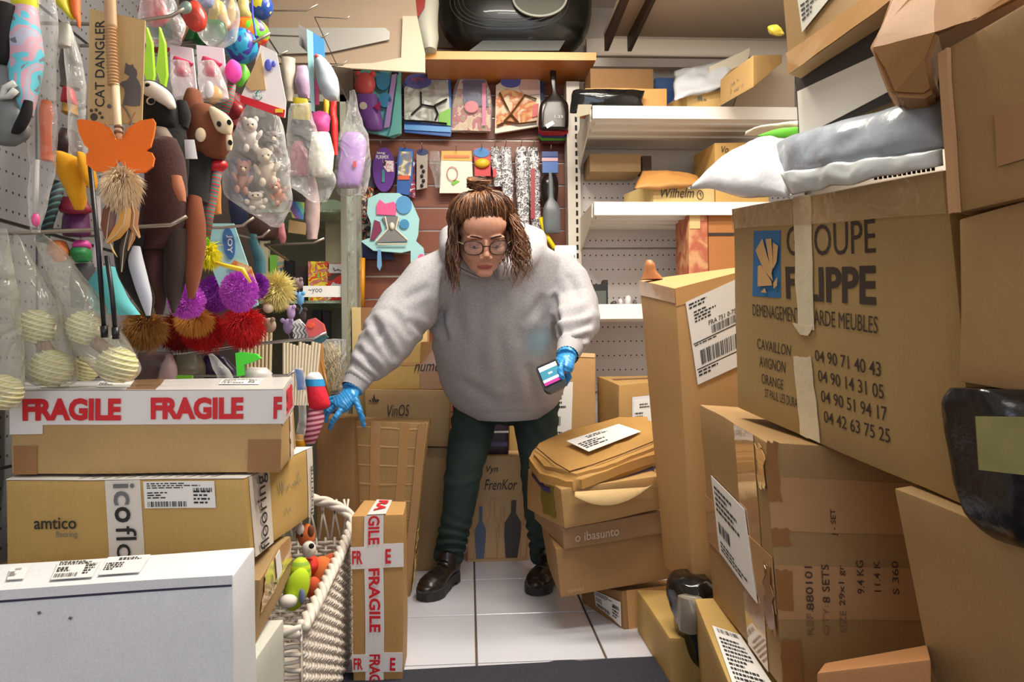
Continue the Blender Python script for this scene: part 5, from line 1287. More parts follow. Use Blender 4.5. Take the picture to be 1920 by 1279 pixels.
# hood bunched round the neck
mb.tube([J(905, 512, 2.44), J(868, 492, 2.45), J(846, 468, 2.50), J(846, 446, 2.58), J(880, 436, 2.66), J(925, 434, 2.68), J(970, 440, 2.66), J(1002, 452, 2.60), J(1004, 474, 2.52), J(972, 498, 2.46), J(930, 514, 2.44)], [.022, .032, .040, .046, .05, .05, .05, .05, .044, .034, .024], 14)
vs, fs, ns = remesh(mb, .0065, 7, .5)
out = []
hipc = P(945, 770, 2.86)
CRE_ = [((834, 512), (827, 600), 1.2, 7), ((827, 600), (838, 636), 1.1, 6), ((700, 600), (735, 668), 1.2, 7), ((672, 656), (714, 700), 1.0, 6), ((668, 688), (700, 710), .8, 5), ((738, 588), (768, 628), .8, 7), ((768, 604), (824, 642), .7, 7), ((712, 620), (690, 655), .7, 6),
 ((905, 548), (898, 690), .55, 12), ((978, 545), (972, 640), .5, 11), ((1040, 560), (1044, 655), 1.2, 6), ((1018, 560), (985, 604), .5, 8), ((1048, 600), (1102, 580), .9, 7), ((1048, 626), (1106, 606), 1.1, 6), ((1058, 650), (1100, 632), .8, 5), ((990, 690), (1004, 760), .5, 9), ((868, 716), (930, 758), .5, 9), ((850, 560), (872, 640), .45, 10), ((930, 620), (950, 720), .4, 12), ((800, 540), (760, 560), .6, 8), ((1070, 520), (1085, 560), .6, 8)]
def proj(v):
    q = v - CAM; z = q.dot(_F); return 960 + K * q.dot(_R) / z, 639.5 - K * q.dot(_U) / z
def crease(v):
    px, py = proj(v); k = 0
    for (x0, y0), (x1, y1), a, w_ in CRE_:
        dx, dy = x1 - x0, y1 - y0; t = ((px - x0) * dx + (py - y0) * dy) / (dx * dx + dy * dy)
        if t < -.3 or t > 1.3: continue
        tc_ = min(1, max(0, t)); e = math.hypot(px - x0 - dx * tc_, py - y0 - dy * tc_)
        if e > w_ * 5: continue
        f = math.sin(PI * min(1, max(0, (t + .3) / 1.6)))
        k += a * f * (-.012 * math.exp(-(e / w_) ** 2) + .007 * math.exp(-((e - w_ * 2.1) / (w_ * 1.1)) ** 2))
    return k
for v, n in zip(vs, ns):
    k = 0
    q = V((v.x * 5, v.y * 5, v.z * 5)); f1 = noise.noise(q + V((3, 1, 7)))
    k += .007 * f1
    dl = min((v - LA[2]).length, (v - LA[2].lerp(LA[3], .5)).length); dr_ = min((v - RA[2]).length, (v - RA[2].lerp(RA[3], .4)).length)
    if dl < .16:
        ax = (LA[3] - LA[1]).normalized(); t = (v - LA[1]).dot(ax)
        k += .004 * (1 - dl / .16) * math.sin(t * 95 + 4.0 * noise.noise(v * 11))
    if dr_ < .15:
        k += .0035 * (1 - dr_ / .15) * math.sin(v.z * 85 + 4.5 * noise.noise(v * 10))
    # drape folds down the chest and from the armpits
    w1 = math.exp(-((v.z - 1.02) / .20) ** 2)
    if n.y < .2: k += crease(v)
    if v.y < 2.75: k += .003 * w1 * math.sin((v.x + .35 * (v.z - 1.0)) * 42 + 2.6 * noise.noise(v * 3.5))
    r = 1 - abs(noise.noise(V((v.x * 9, v.y * 4, v.z * 5)) + V((9, 2, 4)))); k += 0
    out.append(v + n * k)
mn = [i for i, v in enumerate(out)]
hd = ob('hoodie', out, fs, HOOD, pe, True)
sph_tint(HOOD, P(1012, 642, 2.56), .075, (120, 180, 200), .5)  # soft bluish glow from gloves and screen, painted into the hoodie colour
# ribbed cuffs and hem
CUFF = mat('rib_knit', (164, 162, 164), .95, sheen=.2)
def cuff(a, b_, ra, rb, name='cuff', n=44, flat=1.0):
    ax = (b_ - a).normalized(); u = ax.orthogonal().normalized(); w_ = ax.cross(u); mb = MB(); R = 7
    for i in range(R):
        t = i / (R - 1); c = a.lerp(b_, t); r = ra + (rb - ra) * t
        for j in range(n):
            q = 2 * PI * j / n; rr = r + (.0012 if j % 2 else -.0008); mb.v.append(c + (u * math.cos(q) + w_ * math.sin(q)) * rr)
    for i in range(R - 1):
        for j in range(n): mb.f.append([i * n + j, i * n + (j + 1) % n, (i + 1) * n + (j + 1) % n, (i + 1) * n + j]); mb.m.append(0)
    return mb.go(name, CUFF, pe, smooth=True)
cuff(J(680, 697, 2.365), J(660, 729, 2.33), .046, .036); cuff(J(1070, 648, 2.375), J(1064, 667, 2.32), .045, .036)
mb = MB(); n = 120
for i, (py, xl, xr, th, dd) in enumerate(((765, 858, 1040, .158, 2.86), (775, 872, 1026, .15, 2.86), (784, 886, 1012, .14, 2.87))):
    c = P((xl + xr) / 2, py, dd); hw = (xr - xl) / 2 * dd / K
    for j in range(n):
        q = 2 * PI * j / n; rr = 1.0 + (.006 if j % 2 else -.004); mb.v.append(c + V((math.cos(q) * hw * rr, math.sin(q) * th * rr, 0)))
for i in range(2):
    for j in range(n): mb.f.append([i * n + j, i * n + (j + 1) % n, (i + 1) * n + (j + 1) % n, (i + 1) * n + j]); mb.m.append(0)
mb.go('hem_rib', CUFF, pe, smooth=True)
# drawstring seam at the neck
MB().tube([J(843, 484, 2.42), J(868, 505, 2.39), J(900, 520, 2.385)], .0018, 5).go('hood_seam', mat('seam_grey', (110, 106, 112), .9), pe)
# trousers
JE = mat('trousers_green', (36, 54, 47), .85, var=.25, scale=70, bump=.3, bscale=300)
mb = MB()
mb.ell(J(950, 742, 2.92), (.165, .125, .12), 24, 16)
mb.tube([J(898, 748, 2.92), J(886, 800, 2.88), J(874, 860, 2.83), J(866, 905, 2.81), J(858, 960, 2.83), J(848, 1015, 2.855), J(840, 1052, 2.87)], [.098, .090, .078, .070, .062, .056, .058], 20)
mb.tube([J(1004, 748, 2.92), J(1006, 800, 2.89), J(1008, 860, 2.85), J(1008, 905, 2.83), J(1010, 960, 2.84), J(1016, 1015, 2.87), J(1020, 1050, 2.89)], [.098, .090, .074, .064, .056, .050, .052], 20)
vs, fs, ns = remesh(mb, .006, 4, .5); out = []
for v, n in zip(vs, ns):
    z = v.z; k = .004 * noise.noise(v * 9)
    lo = math.exp(-((z - .15) / .085) ** 2); k += .007 * lo * math.sin(z * 135 + 9 * noise.noise(v * 7))
    kn = math.exp(-((z - .42) / .07) ** 2); k += .0025 * kn * math.sin(z * 95 + 4 * noise.noise(v * 8))
    hp = math.exp(-((z - .62) / .06) ** 2); k += .004 * hp * math.sin((z + v.x) * 80 + 3 * noise.noise(v * 7))
    out.append(v + n * k)
ob('trousers', out, fs, JE, pe, True)
# shoes
LEA = mat('shoe_leather', (30, 22, 19), .36, coat=.15, bump=.12, bscale=40); SOLE = mat('shoe_sole', (38, 36, 34), .55)
def shoe(heel, toe, ankle):
    ax = (toe - heel); ax.z = 0; L = ax.length; ax.normalize(); sd = V((ax.y, -ax.x, 0))
    def Q(t, s, z): return V((heel.x, heel.y, 0)) + ax * (t * L) + sd * s + V((0, 0, z))
    mb = MB()
    rings = [(.0, .030, .075), (.12, .036, .085), (.3, .036, .085), (.5, .040, .070), (.68, .047, .054), (.84, .047, .046), (.96, .034, .036)]
    mb.tube([Q(t, 0, .026 + h * .42) for t, w_, h in rings], [w_ for t, w_, h in rings], 16, flat=.8, up=V((0, 0, 1)))
    for t, w_, h in rings: mb.ell(Q(t, 0, .028 + h * .4), (w_ * 1.0, w_ * 1.0, h * .5), 14, 10)
    mb.tube([Q(.22, 0, .06), Q(.22, 0, .10), ankle.lerp(Q(.22, 0, .13), .4)], [.038, .038, .040], 14)
    vs, fs, ns = remesh(mb, .004, 5, .5)
    up = ob('shoe', vs, fs, LEA, pe, True)
    def outl(k=1.0, t0=-.06, t1=1.04):
        W = [(-.06, .012), (-.03, .026), (.05, .036), (.2, .038), (.4, .038), (.6, .045), (.78, .053), (.9, .048), (.99, .033), (1.04, .012)]
        W = [(t, w_ * k) for t, w_ in W if t0 - 1e-6 <= t <= t1 + 1e-6]
        return [(t, w_) for t, w_ in W] + [(t, -w_) for t, w_ in W[::-1]]
    MB().prism([Q(t, s, .034) for t, s in outl()][::-1], (0, 0, -.020)).go('sole', SOLE, up)
    MB().prism([Q(t, s, .040) for t, s in outl(.97)][::-1], (0, 0, -.006)).go('welt', mat('welt', (60, 56, 52), .5), up)
    MB().prism([Q(t, s, .015) for t, s in outl(1.0, -.06, .2)][::-1], (0, 0, -.013)).go('heel', SOLE, up)
    MB().prism([Q(t, s, .015) for t, s in outl(.98, .4, 1.04)][::-1], (0, 0, -.013)).go('forefoot_sole', SOLE, up)
    for t, z in ((.36, .106), (.43, .098), (.50, .090)):
        MB().tube([Q(t, -.018, z - .008), Q(t + .01, 0, z + .002), Q(t, .018, z - .008)], .0026, 6).go('lace', mat('lace', (20, 18, 18), .8), up, True)
    mb = MB().tube([Q(.66, -.040, .055), Q(.70, -.02, .083), Q(.71, 0, .089), Q(.70, .02, .083), Q(.66, .040, .055)], .0018, 5); mb.go('toe_seam', LEA, up)
shoe(PZ(850, 1088, 0), PZ(797, 1128, 0), J(840, 1052, 2.87)); shoe(PZ(1036, 1080, 0), PZ(1003, 1117, 0), J(1020, 1050, 2.89))
# gloves
GLV = mat('nitrile_blue', (52, 142, 206), .32, bump=.35, bscale=45, var=.12, scale=20)
for h_, cuffp in ((hL, (J(671, 712, 2.35), J(660, 732, 2.325))), (hR, (J(1066, 656, 2.345), J(1062, 670, 2.31)))):
    mb = MB(); hand(mb, h_['palm'], h_['fingers'], h_['thumb'], 1.0); mb.tube(list(cuffp), [.033, .033], 14)
    vs, fs, ns = remesh(mb, .0021, 3, .5)
    out = [v + n * (.0009 * noise.noise(v * 60) + .0007 * math.sin((v.z + v.x) * 420 + 6 * noise.noise(v * 30)) * .8) for v, n in zip(vs, ns)]
    ob('glove', out, fs, GLV, pe, True)
# handheld terminal
ht = empty('handheld_terminal', P(1034, 708, 2.245), 'black handheld terminal with a lit blue and magenta screen held in a gloved hand', 'terminal')
def T(u, v, o): # device plane: origin top-left corner
    a, b_, c_, d_ = P(1004, 691, 2.262), P(1043, 674, 2.262), P(1066, 722, 2.225), P(1024, 742, 2.225)
    p = a.lerp(b_, u).lerp(d_.lerp(c_, u), v); n = (b_ - a).cross(d_ - a).normalized(); return p - n * (-o)
sgn = -1 if (T(.5, .5, .01) - CAM).length > (T(.5, .5, 0) - CAM).length else 1
def T2(u, v, o): return T(u, v, o * sgn)
ol = [(.08, 0), (.92, 0), (1, .06), (1.0, .8), (.93, .93), (.8, 1.0), (.2, 1.0), (.07, .93), (0, .8), (0, .06)]
mb = MB(); k = len(ol); mb.v = [T2(u, v, .012) for u, v in ol] + [T2(u, v, -.012) for u, v in ol]
mb.f = [list(range(k)), list(range(2 * k - 1, k - 1, -1))] + [[i, (i + 1) % k, k + (i + 1) % k, k + i] for i in range(k)]; mb.m = [0] * len(mb.f)
o = mb.go('casing', mat('device_black', (34, 34, 38), .4), ht)
def strip(name, u0, v0, u1, v1, m, off): MB().add([T2(u0, v0, off), T2(u1, v0, off), T2(u1, v1, off), T2(u0, v1, off)], [[0, 1, 2, 3]]).go(name, m, ht)
strip('bezel', .06, .05, .94, .80, mat('bezel', (16, 16, 18), .2), .0126)
strip('screen', .09, .09, .91, .75, mat('screen_teal', (60, 136, 160), .3, emit=.35), .0131)
strip('screen_band', .09, .09, .91, .24, mat('screen_white', (236, 242, 248), .3, emit=.5), .0136); strip('screen_band', .09, .55, .91, .64, mat('screen_white', (236, 242, 248), .3, emit=.5), .0136); strip('screen_band', .09, .64, .91, .75, mat('screen_magenta', (176, 50, 140), .3, emit=.4), .0136)
strip('screen_mark', .42, .36, .60, .42, mat('screen_white', (236, 242, 248), .3, emit=.5), .0138)
# ------------------------------------------------------------------ packs hanging on the slatted wall
def hook(label, pts, d, root=None, r=.003, group='display hooks', m=None):
    """steel display hook: pts picture points from root to the bent-up tip"""
    q = [P(x, y, d) for x, y in pts]
    if root is not None: q = [root] + q
    o = MB().tube(q, r, 8).go('display_hook', m or STEEL, smooth=True)
    return tag(o, label, 'hook', group)
DW = 3.58
def pegged(px, py, d=DW):   # short hook from the slatted wall for a pack
    a = P(px, py, d); return [V((a.x, 3.646, a.z)), V((a.x, d - .05, a.z)), V((a.x, d - .062, a.z + .012))]
WH = []
def wallhook(px, py, what):
    o = MB().tube(pegged(px, py), .0025, 6).go('display_hook', STEEL, smooth=True); tag(o, 'short steel hook holding ' + what, 'hook', 'hooks on the slatted wall')
C = lambda n, rgb, **k: mat(n, rgb, k.pop('rough', .4), **k)
FILM = film('film_clear'); FILMT = film('film_thin', (240, 240, 240), .88, .1)
PK = C('pink', (236, 96, 150)); PUR = C('purple', (96, 44, 140)); LIL = C('lilac', (176, 142, 204)); TEA = C('teal_card', (120, 196, 196)); BLU = C('blue_card', (40, 92, 168)); SKY = C('sky', (96, 160, 220)); GRN = C('green', (120, 190, 50)); YEL = C('yellow', (236, 198, 50)); REDC = C('red_card', (206, 36, 44)); CRE = C('cream', (232, 222, 200)); WCARD = C('white_card', (234, 232, 230)); DKB = C('dark_blue', (34, 44, 96)); CORAL = C('coral', (222, 92, 92)); ORG = C('orange_card', (232, 140, 60)); GRY = C('grey_card', (128, 126, 126)); BLKC = C('black_card', (22, 22, 24)); AQ = C('aqua', (168, 220, 222))
# pet bags pink, purple and teal
o = empty('bag_pack', P(708, 190, DW), 'purple and teal pet pack with a coral bear head, leftmost of the top row', 'pack')
slab('back_card', [(664, 138), (700, 122), (752, 134), (753, 250), (738, 258), (676, 245)], DW, .02, TEA, o)
bob('bear_head', 684, 158, 20, 22, DW - .03, CORAL, o, ratio=.6); 
for x in (671, 699): bob('bear_ear', x, 139, 6, 6, DW - .03, CORAL, o)
loft('purple_body', [(178, 668, 706, .02), (205, 670, 712, .03), (232, 680, 718, .03), (245, 690, 716, .01)], DW - .03, C('purple_mid', (134, 84, 168)), o, seg=16)
slab('round_window', ovalp(681, 198, 7, 7), DW - .066, .006, CRE, o); slab('triangle', [(700, 200), (714, 190), (712, 208)], DW - .07, .006, C('magenta', (176, 34, 96)), o)
slab('disc', ovalp(718, 152, 13, 17), DW - .03, .01, C('disc_blue', (64, 140, 186)), o); slab('disc', ovalp(722, 187, 12, 14), DW - .03, .01, C('disc_blue', (64, 140, 186)), o)
slab('lilac_strip', [(735, 140), (744, 138), (730, 238), (720, 240)], DW - .03, .01, LIL, o); slab('teal_strip', [(746, 142), (752, 144), (750, 250), (728, 256), (734, 235)], DW - .028, .01, C('teal_mid', (110, 186, 176)), o)
for x, y in ((709, 127), (741, 135)): slab('clip', rectp(x - 7, y - 3, x + 6, y + 3), DW - .03, .012, BLKC, o)
wallhook(712, 124, 'the purple and teal pack')
# harness on blue card
def pack(label, poly, d, m, name='hanging_pack', cat='pack', th=.014, yaw=0.0):
    return slab(name, poly, d, th, m, label=label, cat=cat, yaw=yaw)
o = pack('blue and white pack with a black cat harness drawn across a grey cat', [(757, 150), (790, 138), (845, 148), (848, 238), (845, 256), (758, 248)], DW, BLU)
slab('photo', [(758, 165), (772, 150), (840, 150), (845, 236), (758, 226)], DW - .004, .004, blotch('photo_greycat', [(206, 206, 226), (222, 222, 214), (150, 150, 140), (190, 188, 180)], 14, soft=True), o)
slab('oval_head', ovalp(784, 152, 25, 14), DW - .008, .004, C('oval_violet', (98, 96, 170)), o); slab('green_area', [(824, 212), (845, 202), (845, 236), (822, 232)], DW - .008, .004, GRN, o)
slab('blue_strip', [(758, 234), (846, 238), (845, 248), (758, 243)], DW - .008, .004, SKY, o)
mb = MB()
for ln in ([(789, 172), (790, 196), (812, 200), (838, 186)], [(790, 198), (771, 216)], [(815, 200), (821, 214), (816, 226)], [(758, 226), (800, 228), (838, 232)]): mb.tube([P(x, y, DW - .016) for x, y in ln], .005, 6)
mb.go('harness', BLKC, o); words_at('PETS', (772, 146, 795, 153), DW, C('oval_text', (206, 90, 110)), o, bold=.02, off=.0095)
wallhook(800, 140, 'the blue pack with the black harness')
o = pack('clear pack with a navy card, pink strap and patterned fabric', [(862, 150), (885, 144), (912, 150), (920, 180), (920, 246), (846, 244), (848, 200)], DW, blotch('pack_fabric', [(214, 196, 160), (226, 206, 180), (196, 120, 130), (176, 160, 130)], 22), th=.02)
slab('navy_card', [(868, 150), (910, 150), (916, 200), (870, 196)], DW - .012, .008, DKB, o); slab('pink_strap', rectp(904, 156, 911, 235), DW - .02, .008, PK, o); slab('round_badge', ovalp(884, 200, 13, 11), DW - .02, .008, C('badge', (216, 110, 120)), o)
loft('film_bag', [(142, 862, 905, .01), (170, 850, 920, .04), (210, 847, 923, .04), (247, 846, 921, .02)], DW, FILM, o, nz=.004, nf=30); wallhook(886, 143, 'the clear pack with the navy card')
o = pack('cream pack with a tan harness over an orange photo and a pale cat face', [(930, 160), (960, 140), (1012, 138), (1014, 236), (928, 250)], DW, CRE, th=.02)
slab('photo', [(930, 176), (950, 166), (986, 176), (1008, 196), (1008, 226), (930, 238)], DW - .004, .004, blotch('photo_ginger', [(216, 132, 74), (236, 186, 128), (206, 112, 60), (238, 214, 180)], 16, soft=True), o)
slab('oval_head', ovalp(958, 152, 20, 12), DW - .006, .004, C('oval_blue', (86, 96, 176)), o); slab('cat_face', [(978, 142), (986, 148), (1000, 146), (1008, 138), (1012, 176), (984, 180), (974, 165)], DW - .008, .004, C('cat_pink', (220, 184, 168)), o); slab('red_mark', [(1000, 196), (1010, 194), (1008, 218), (998, 220)], DW - .01, .004, REDC, o)
mb = MB()
for ln in ([(937, 174), (950, 200), (958, 214), (984, 178), (1006, 186)], [(932, 236), (950, 228), (975, 232), (1006, 228)], [(958, 214), (945, 228)], [(958, 214), (972, 230)]): mb.tube([P(x, y, DW - .016) for x, y in ln], .005, 6)
mb.go('harness', C('strap_tan', (96, 62, 30)), o); wallhook(965, 138, 'the cream pack with the tan harness')
slab('hanging_pack', [(1004, 140), (1020, 138), (1022, 230), (1010, 232)], DW + .02, .01, DKB, label='narrow navy pack between the cream pack and the stacked scoops', cat='pack')
# scoops
def scoop(label, y0, y1, mcol, d, cx=1038, group=None):
    o = loft('litter_scoop', [(y0, cx - 16, cx + 14, .008), (y0 + 12, cx - 27, cx + 24, .014), (y0 + 55, cx - 29, cx + 28, .014), (y1, cx - 27, cx + 26, .012), (y1 + 4, cx - 22, cx + 20, .006)], d, mcol, seg=24, sq=3.2)
    tag(o, label, 'scoop', group); return o
scoop('red litter scoop hanging second behind the black scoop', 190, 250, C('scoop_red', (176, 22, 34), rough=.25), 3.50); scoop('blue violet litter scoop behind the red one', 194, 254, C('scoop_blue', (58, 50, 130), rough=.25), 3.525)
scoop('green litter scoop near the back of the hanging stack', 197, 260, C('scoop_green', (86, 160, 50), rough=.25), 3.55); scoop('dark red litter scoop rearmost of the hanging stack', 200, 266, C('scoop_darkred', (96, 14, 20), rough=.25), 3.575)
o = loft('litter_scoop', [(118, 1031, 1043, .006), (150, 1032, 1043, .006), (172, 1034, 1045, .008), (186, 1022, 1058, .012), (198, 1012, 1066, .015), (238, 1010, 1066, .015), (244, 1014, 1062, .008)], 3.46, C('scoop_black', (30, 20, 20), rough=.2), seg=24, sq=3, label='black litter scoop with a pale price tag, frontmost of the hanging stack', cat='scoop')
slab('price_tag', [(1022, 234), (1036, 226), (1040, 232), (1026, 241)], 3.435, .002, WCARD, o)
loft('bowl_face', [(192, 1024, 1054, .004), (210, 1018, 1060, .006), (238, 1017, 1060, .006)], 3.442, C('scoop_grey', (92, 86, 82), rough=.3), o, seg=20, sq=3)
words_at('1.25', (1040, 216, 1056, 221), 3.432, WCARD, o); wallhook(1038, 120, 'the stacked litter scoops')
# second row
o = slab('hanging_pack', ovalp(720, 318, 21, 42), DW, .03, PUR, label='purple oval brush pack with small white lettering', cat='pack')
words_at('long', (707, 284, 722, 290), DW, WCARD, o, bold=.01, off=.002); words_at('FURMIX', (705, 291, 729, 298), DW, WCARD, o, bold=.01, off=.002)
slab('animal_print', [(717, 300), (738, 302), (738, 322), (726, 322), (719, 312)], DW - .002, .003, blotch('animal_print', [(226, 150, 170), (238, 226, 226), (60, 40, 50)], 40), o); slab('brush', rectp(716, 318, 721, 342), DW - .006, .006, C('brush_teal', (70, 130, 150)), o); wallhook(716, 275, 'the purple oval brush pack')
o = pack('tall blue and white pack with an orange band beside the purple oval', [(748, 276), (775, 280), (774, 330), (766, 366), (744, 362), (745, 300)], DW, BLU)
slab('print', [(749, 284), (774, 284), (770, 330), (746, 328)], DW - .004, .004, blotch('print_sky', [(206, 220, 236), (236, 226, 200), (150, 140, 120), (96, 130, 190)], 22, soft=True), o); slab('band', rectp(746, 329, 768, 337), DW - .006, .004, C('band_orange', (222, 98, 60)), o); wallhook(760, 277, 'the tall blue pack')
slab('hanging_pack', [(768, 312), (778, 300), (778, 372), (766, 368)], DW + .015, .012, blotch('print_navy_red', [(40, 40, 90), (160, 40, 70), (220, 220, 230)], 50), label='thin navy and red pack behind the tall blue one', cat='pack')
o = pack('narrow grey card with a row of small black charms', [(781, 288), (802, 286), (801, 352), (781, 356)], DW, C('card_taupe', (170, 158, 146))); slab('oval_head', ovalp(792, 285, 11, 6), DW - .003, .004, DKB, o)
for k in range(5): bob('charm', 791 + (k % 2) * 3, 312 + k * 9, 3, 3.4, DW - .006, BLKC, o, seg=8)
wallhook(792, 279, 'the narrow grey card')
loft('hanging_pack', [(284, 806, 824, .01), (305, 804, 826, .03), (330, 812, 828, .03), (352, 816, 826, .01)], DW, FILM, nz=.003, nf=40, label='small empty looking clear pouch beside the yellow headed card', cat='pouch')
o = pack('white and yellow headed card with a round cat drawing', [(828, 284), (884, 284), (888, 362), (824, 362)], DW, C('card_ivory', (236, 232, 214))); slab('header', [(828, 283), (884, 283), (885, 302), (828, 300)], DW - .003, .004, C('header_gold', (232, 174, 70)), o); slab('header_band', rectp(832, 291, 880, 296), DW - .006, .004, C('band_amber', (214, 120, 60)), o)
MB().tube([P(x, y, DW - .008) for x, y in ovalp(848, 326, 10, 13, 16)] + [P(858, 326, DW - .008)], .002, 5).go('drawn_ring', C('ring_pink', (214, 120, 120)), o); slab('leaf_print', [(846, 344), (852, 336), (862, 340), (850, 348)], DW - .004, .004, GRN, o); wallhook(856, 282, 'the yellow headed card')
o = pack('blue headed card with yellow toy pieces behind the hair bun', [(889, 278), (917, 278), (920, 296), (920, 330), (890, 330)], DW, REDC); slab('header', ovalp(903, 286, 15, 9), DW - .004, .004, C('header_cyan', (30, 120, 190)), o); bob('toy_piece', 904, 306, 14, 9, DW - .01, YEL, o, seg=12); wallhook(903, 278, 'the blue headed card')
SIL = blotch('foil', [(206, 204, 206), (120, 116, 120), (238, 238, 238), (96, 88, 92)], 45, rough=.22)
def foil(label, cx, y0, y1, w, tint=None):
    o = loft('foil_pack', [(y0, cx - w * .8, cx + w * .8, .006), (y0 + 15, cx - w, cx + w, .02), ((y0 + y1) / 2, cx - w * 1.05 + 3, cx + w + 3, .024), (y1, cx - w * .8 + 6, cx + w * .8 + 6, .008)], DW, SIL, nz=.006, nf=45, sub=6, label=label, cat='pack')
    if tint: slab('coloured_print', rectp(cx - w * .4, y0 + 40, cx + w * .3, y1 - 18), DW - .03, .004, tint, o)
    wallhook(cx, y0 - 3, 'the ' + label.split(',')[0]); return o
foil('silver pack with a red strip, leftmost of the silver ones', 928, 276, 350, 9, REDC); foil('plain silver pack, second of the silver ones', 948, 276, 392, 11); foil('long silver pack, third of the silver ones', 977, 276, 430, 12); foil('long silver pack with a red lower print, beside the grey scoop', 1000, 276, 428, 11, C('print_crimson', (168, 44, 56)))
o = pack('small blue card with pale print above the grey scoop', [(1016, 284), (1046, 284), (1046, 324), (1017, 324)], 3.56, C('card_blue2', (70, 112, 184))); slab('header', rectp(1016, 284, 1046, 294), 3.556, .004, C('hdr_dark', (30, 60, 130)), o); slab('band', rectp(1016, 296, 1046, 302), 3.556, .004, C('hdr_pink', (222, 170, 180)), o); wallhook(1031, 283, 'the small blue card')
o = loft('food_scoop', [(326, 1020, 1042, .01), (340, 1013, 1047, .03), (362, 1013, 1047, .03), (380, 1018, 1044, .02), (388, 1026, 1040, .01)], 3.54, C('scoop_black', (30, 20, 20)), label='black oval food scoop under the small blue card', cat='scoop')
o = loft('food_scoop', [(322, 1029, 1034, .004), (340, 1028, 1037, .006), (370, 1028, 1038, .008), (382, 1022, 1046, .012), (396, 1018, 1051, .018), (425, 1019, 1051, .016), (436, 1021, 1050, .01), (438, 1022, 1049, .004)], 3.47, C('scoop_slate', (98, 104, 106), rough=.35), seg=24, sq=3, label='grey food scoop with a long handle', cat='scoop')
MB().tube([P(1014, 408, 3.5), P(1022, 438, 3.5), P(1040, 466, 3.46)], .012, 8).go('yellow_scraper', C('yellow_plastic', (240, 214, 20)), smooth=True); tag(bpy.context.scene.objects['yellow_scraper'], 'bright yellow plastic scraper hanging beside the grey food scoop', 'scraper')  # plain yellow plastic handle, the tool it belongs to is unknown
# white plastic basket by the shoulder
o = empty('plastic_basket', P(1060, 500, 3.2), 'small white slotted plastic basket behind the right shoulder of the person', 'basket')
slab('side', rectp(1040, 460, 1081, 516, 4), 3.25, .01, WCARD, o)
for k in range(6): slab('slot', rectp(1046 + k * 6, 478, 1048.5 + k * 6, 508), 3.247, .003, C('slot_tan', (176, 136, 110)), o)
# third row
o = empty('harness_pack', P(735, 430, 3.50), 'large aqua pack with a pink cat head and grey pet harness', 'pack')
slab('aqua_card', [(690, 372), (712, 362), (748, 362), (772, 378), (786, 410), (784, 440), (780, 452), (794, 465), (796, 480), (780, 500), (776, 520), (770, 516), (770, 470), (752, 474), (700, 470), (676, 452), (694, 446), (696, 420), (688, 400)], 3.50, .025, AQ, o)
slab('cat_head', [(706, 384), (712, 374), (722, 382), (738, 378), (743, 384), (742, 404), (706, 402)], 3.49, .01, PK, o); slab('blue_oval', ovalp(757, 384, 15, 17), 3.49, .01, C('oval_sky', (86, 152, 206)), o); slab('blue_disc', ovalp(758, 420, 9, 9), 3.488, .01, C('disc_blue', (64, 140, 186)), o)
slab('harness', [(716, 408), (745, 405), (748, 416), (742, 430), (764, 452), (706, 455), (728, 432), (722, 418)], 3.485, .012, GRY, o)
mb = MB()
for ln in ([(722, 406), (727, 430), (706, 452)], [(748, 406), (742, 430), (764, 450)], [(708, 458), (762, 458)]): mb.tube([P(x, y, 3.484) for x, y in ln], .004, 6)
mb.go('trim', CRE, o); bob('ring', 735, 424, 5, 7, 3.48, CRE, o, seg=10); slab('dark_red_part', [(702, 412), (712, 416), (716, 432), (702, 450), (694, 450)], 3.49, .01, C('maroon', (130, 50, 80)), o)
slab('blue_strap', [(708, 468), (714, 468), (716, 498), (712, 508), (707, 500)], 3.49, .008, C('strap_blue', (110, 160, 206)), o); slab('pink_tag', ovalp(790, 486, 7, 10), 3.47, .008, PK, o)
slab('hanging_pack', [(664, 352), (700, 350), (704, 450), (664, 456)], 3.60, .02, blotch('pack_orange_dark', [(30, 24, 26), (206, 120, 40), (60, 50, 60), (206, 196, 180), (150, 30, 36)], 26), label='dark pack with orange and red print behind the aqua pack', cat='pack')
slab('hanging_pack', [(664, 452), (736, 462), (738, 488), (664, 484)], 3.60, .02, DKB, label='navy blue pack low behind the aqua pack', cat='pack')
slab('hanging_pack', [(640, 300), (700, 300), (705, 352), (676, 360)], 3.61, .01, C('slate_plum', (70, 62, 84)), label='dark plum pouch behind the purple oval pack', cat='pouch')
o = tag(MB().tube([P(680, 484, 3.5), P(679, 575, 3.5)], .012, 8).go('wooden_stick', C('stick_yellow', (222, 150, 30)), smooth=True), 'yellow wooden stick standing against the slatted wall', 'stick')

# ------------------------------------------------------------------ dark grid board behind the crowded hooks
dbk = MB().box((-1.14, 2.93, .25), (P(478, 400, 2.93).x, 2.95, 2.4)).go('display_backboard', mat('backboard', (72, 60, 54), .7)); tag(dbk, 'dark display board behind the crowded hooks at the left', 'display board')
LR = V((-1.144, 1.55, 0))
def L_(d, y): a = P(300, y, d); return V((-1.144, d, a.z))
hook('long steel hook at the very top carrying red and green toys', [(215, 46), (322, 30), (345, 16)], 1.75, L_(1.75, 46), .0045)
hook('long steel hook carrying the bow cards', [(280, 86), (478, 78), (507, 62)], 2.1, L_(2.1, 88), .005)
hook('steel hook in front of the rainbow balls', [(400, 104), (520, 104), (540, 96)], 2.3, L_(2.3, 104), .0035)
hook('empty steel hook at the top beside the wrapped panel', [(470, 20), (574, 20), (596, 8)], 2.6, V((P(470, 20, 2.6).x, 2.93, P(470, 20, 2.6).z)), .003)
hook('thin empty wire hook below the empty steel hook at the top', [(590, 32), (650, 35), (656, 30)], 2.6, V((P(590, 32, 2.6).x, 3.04, P(590, 32, 2.6).z)), .002)
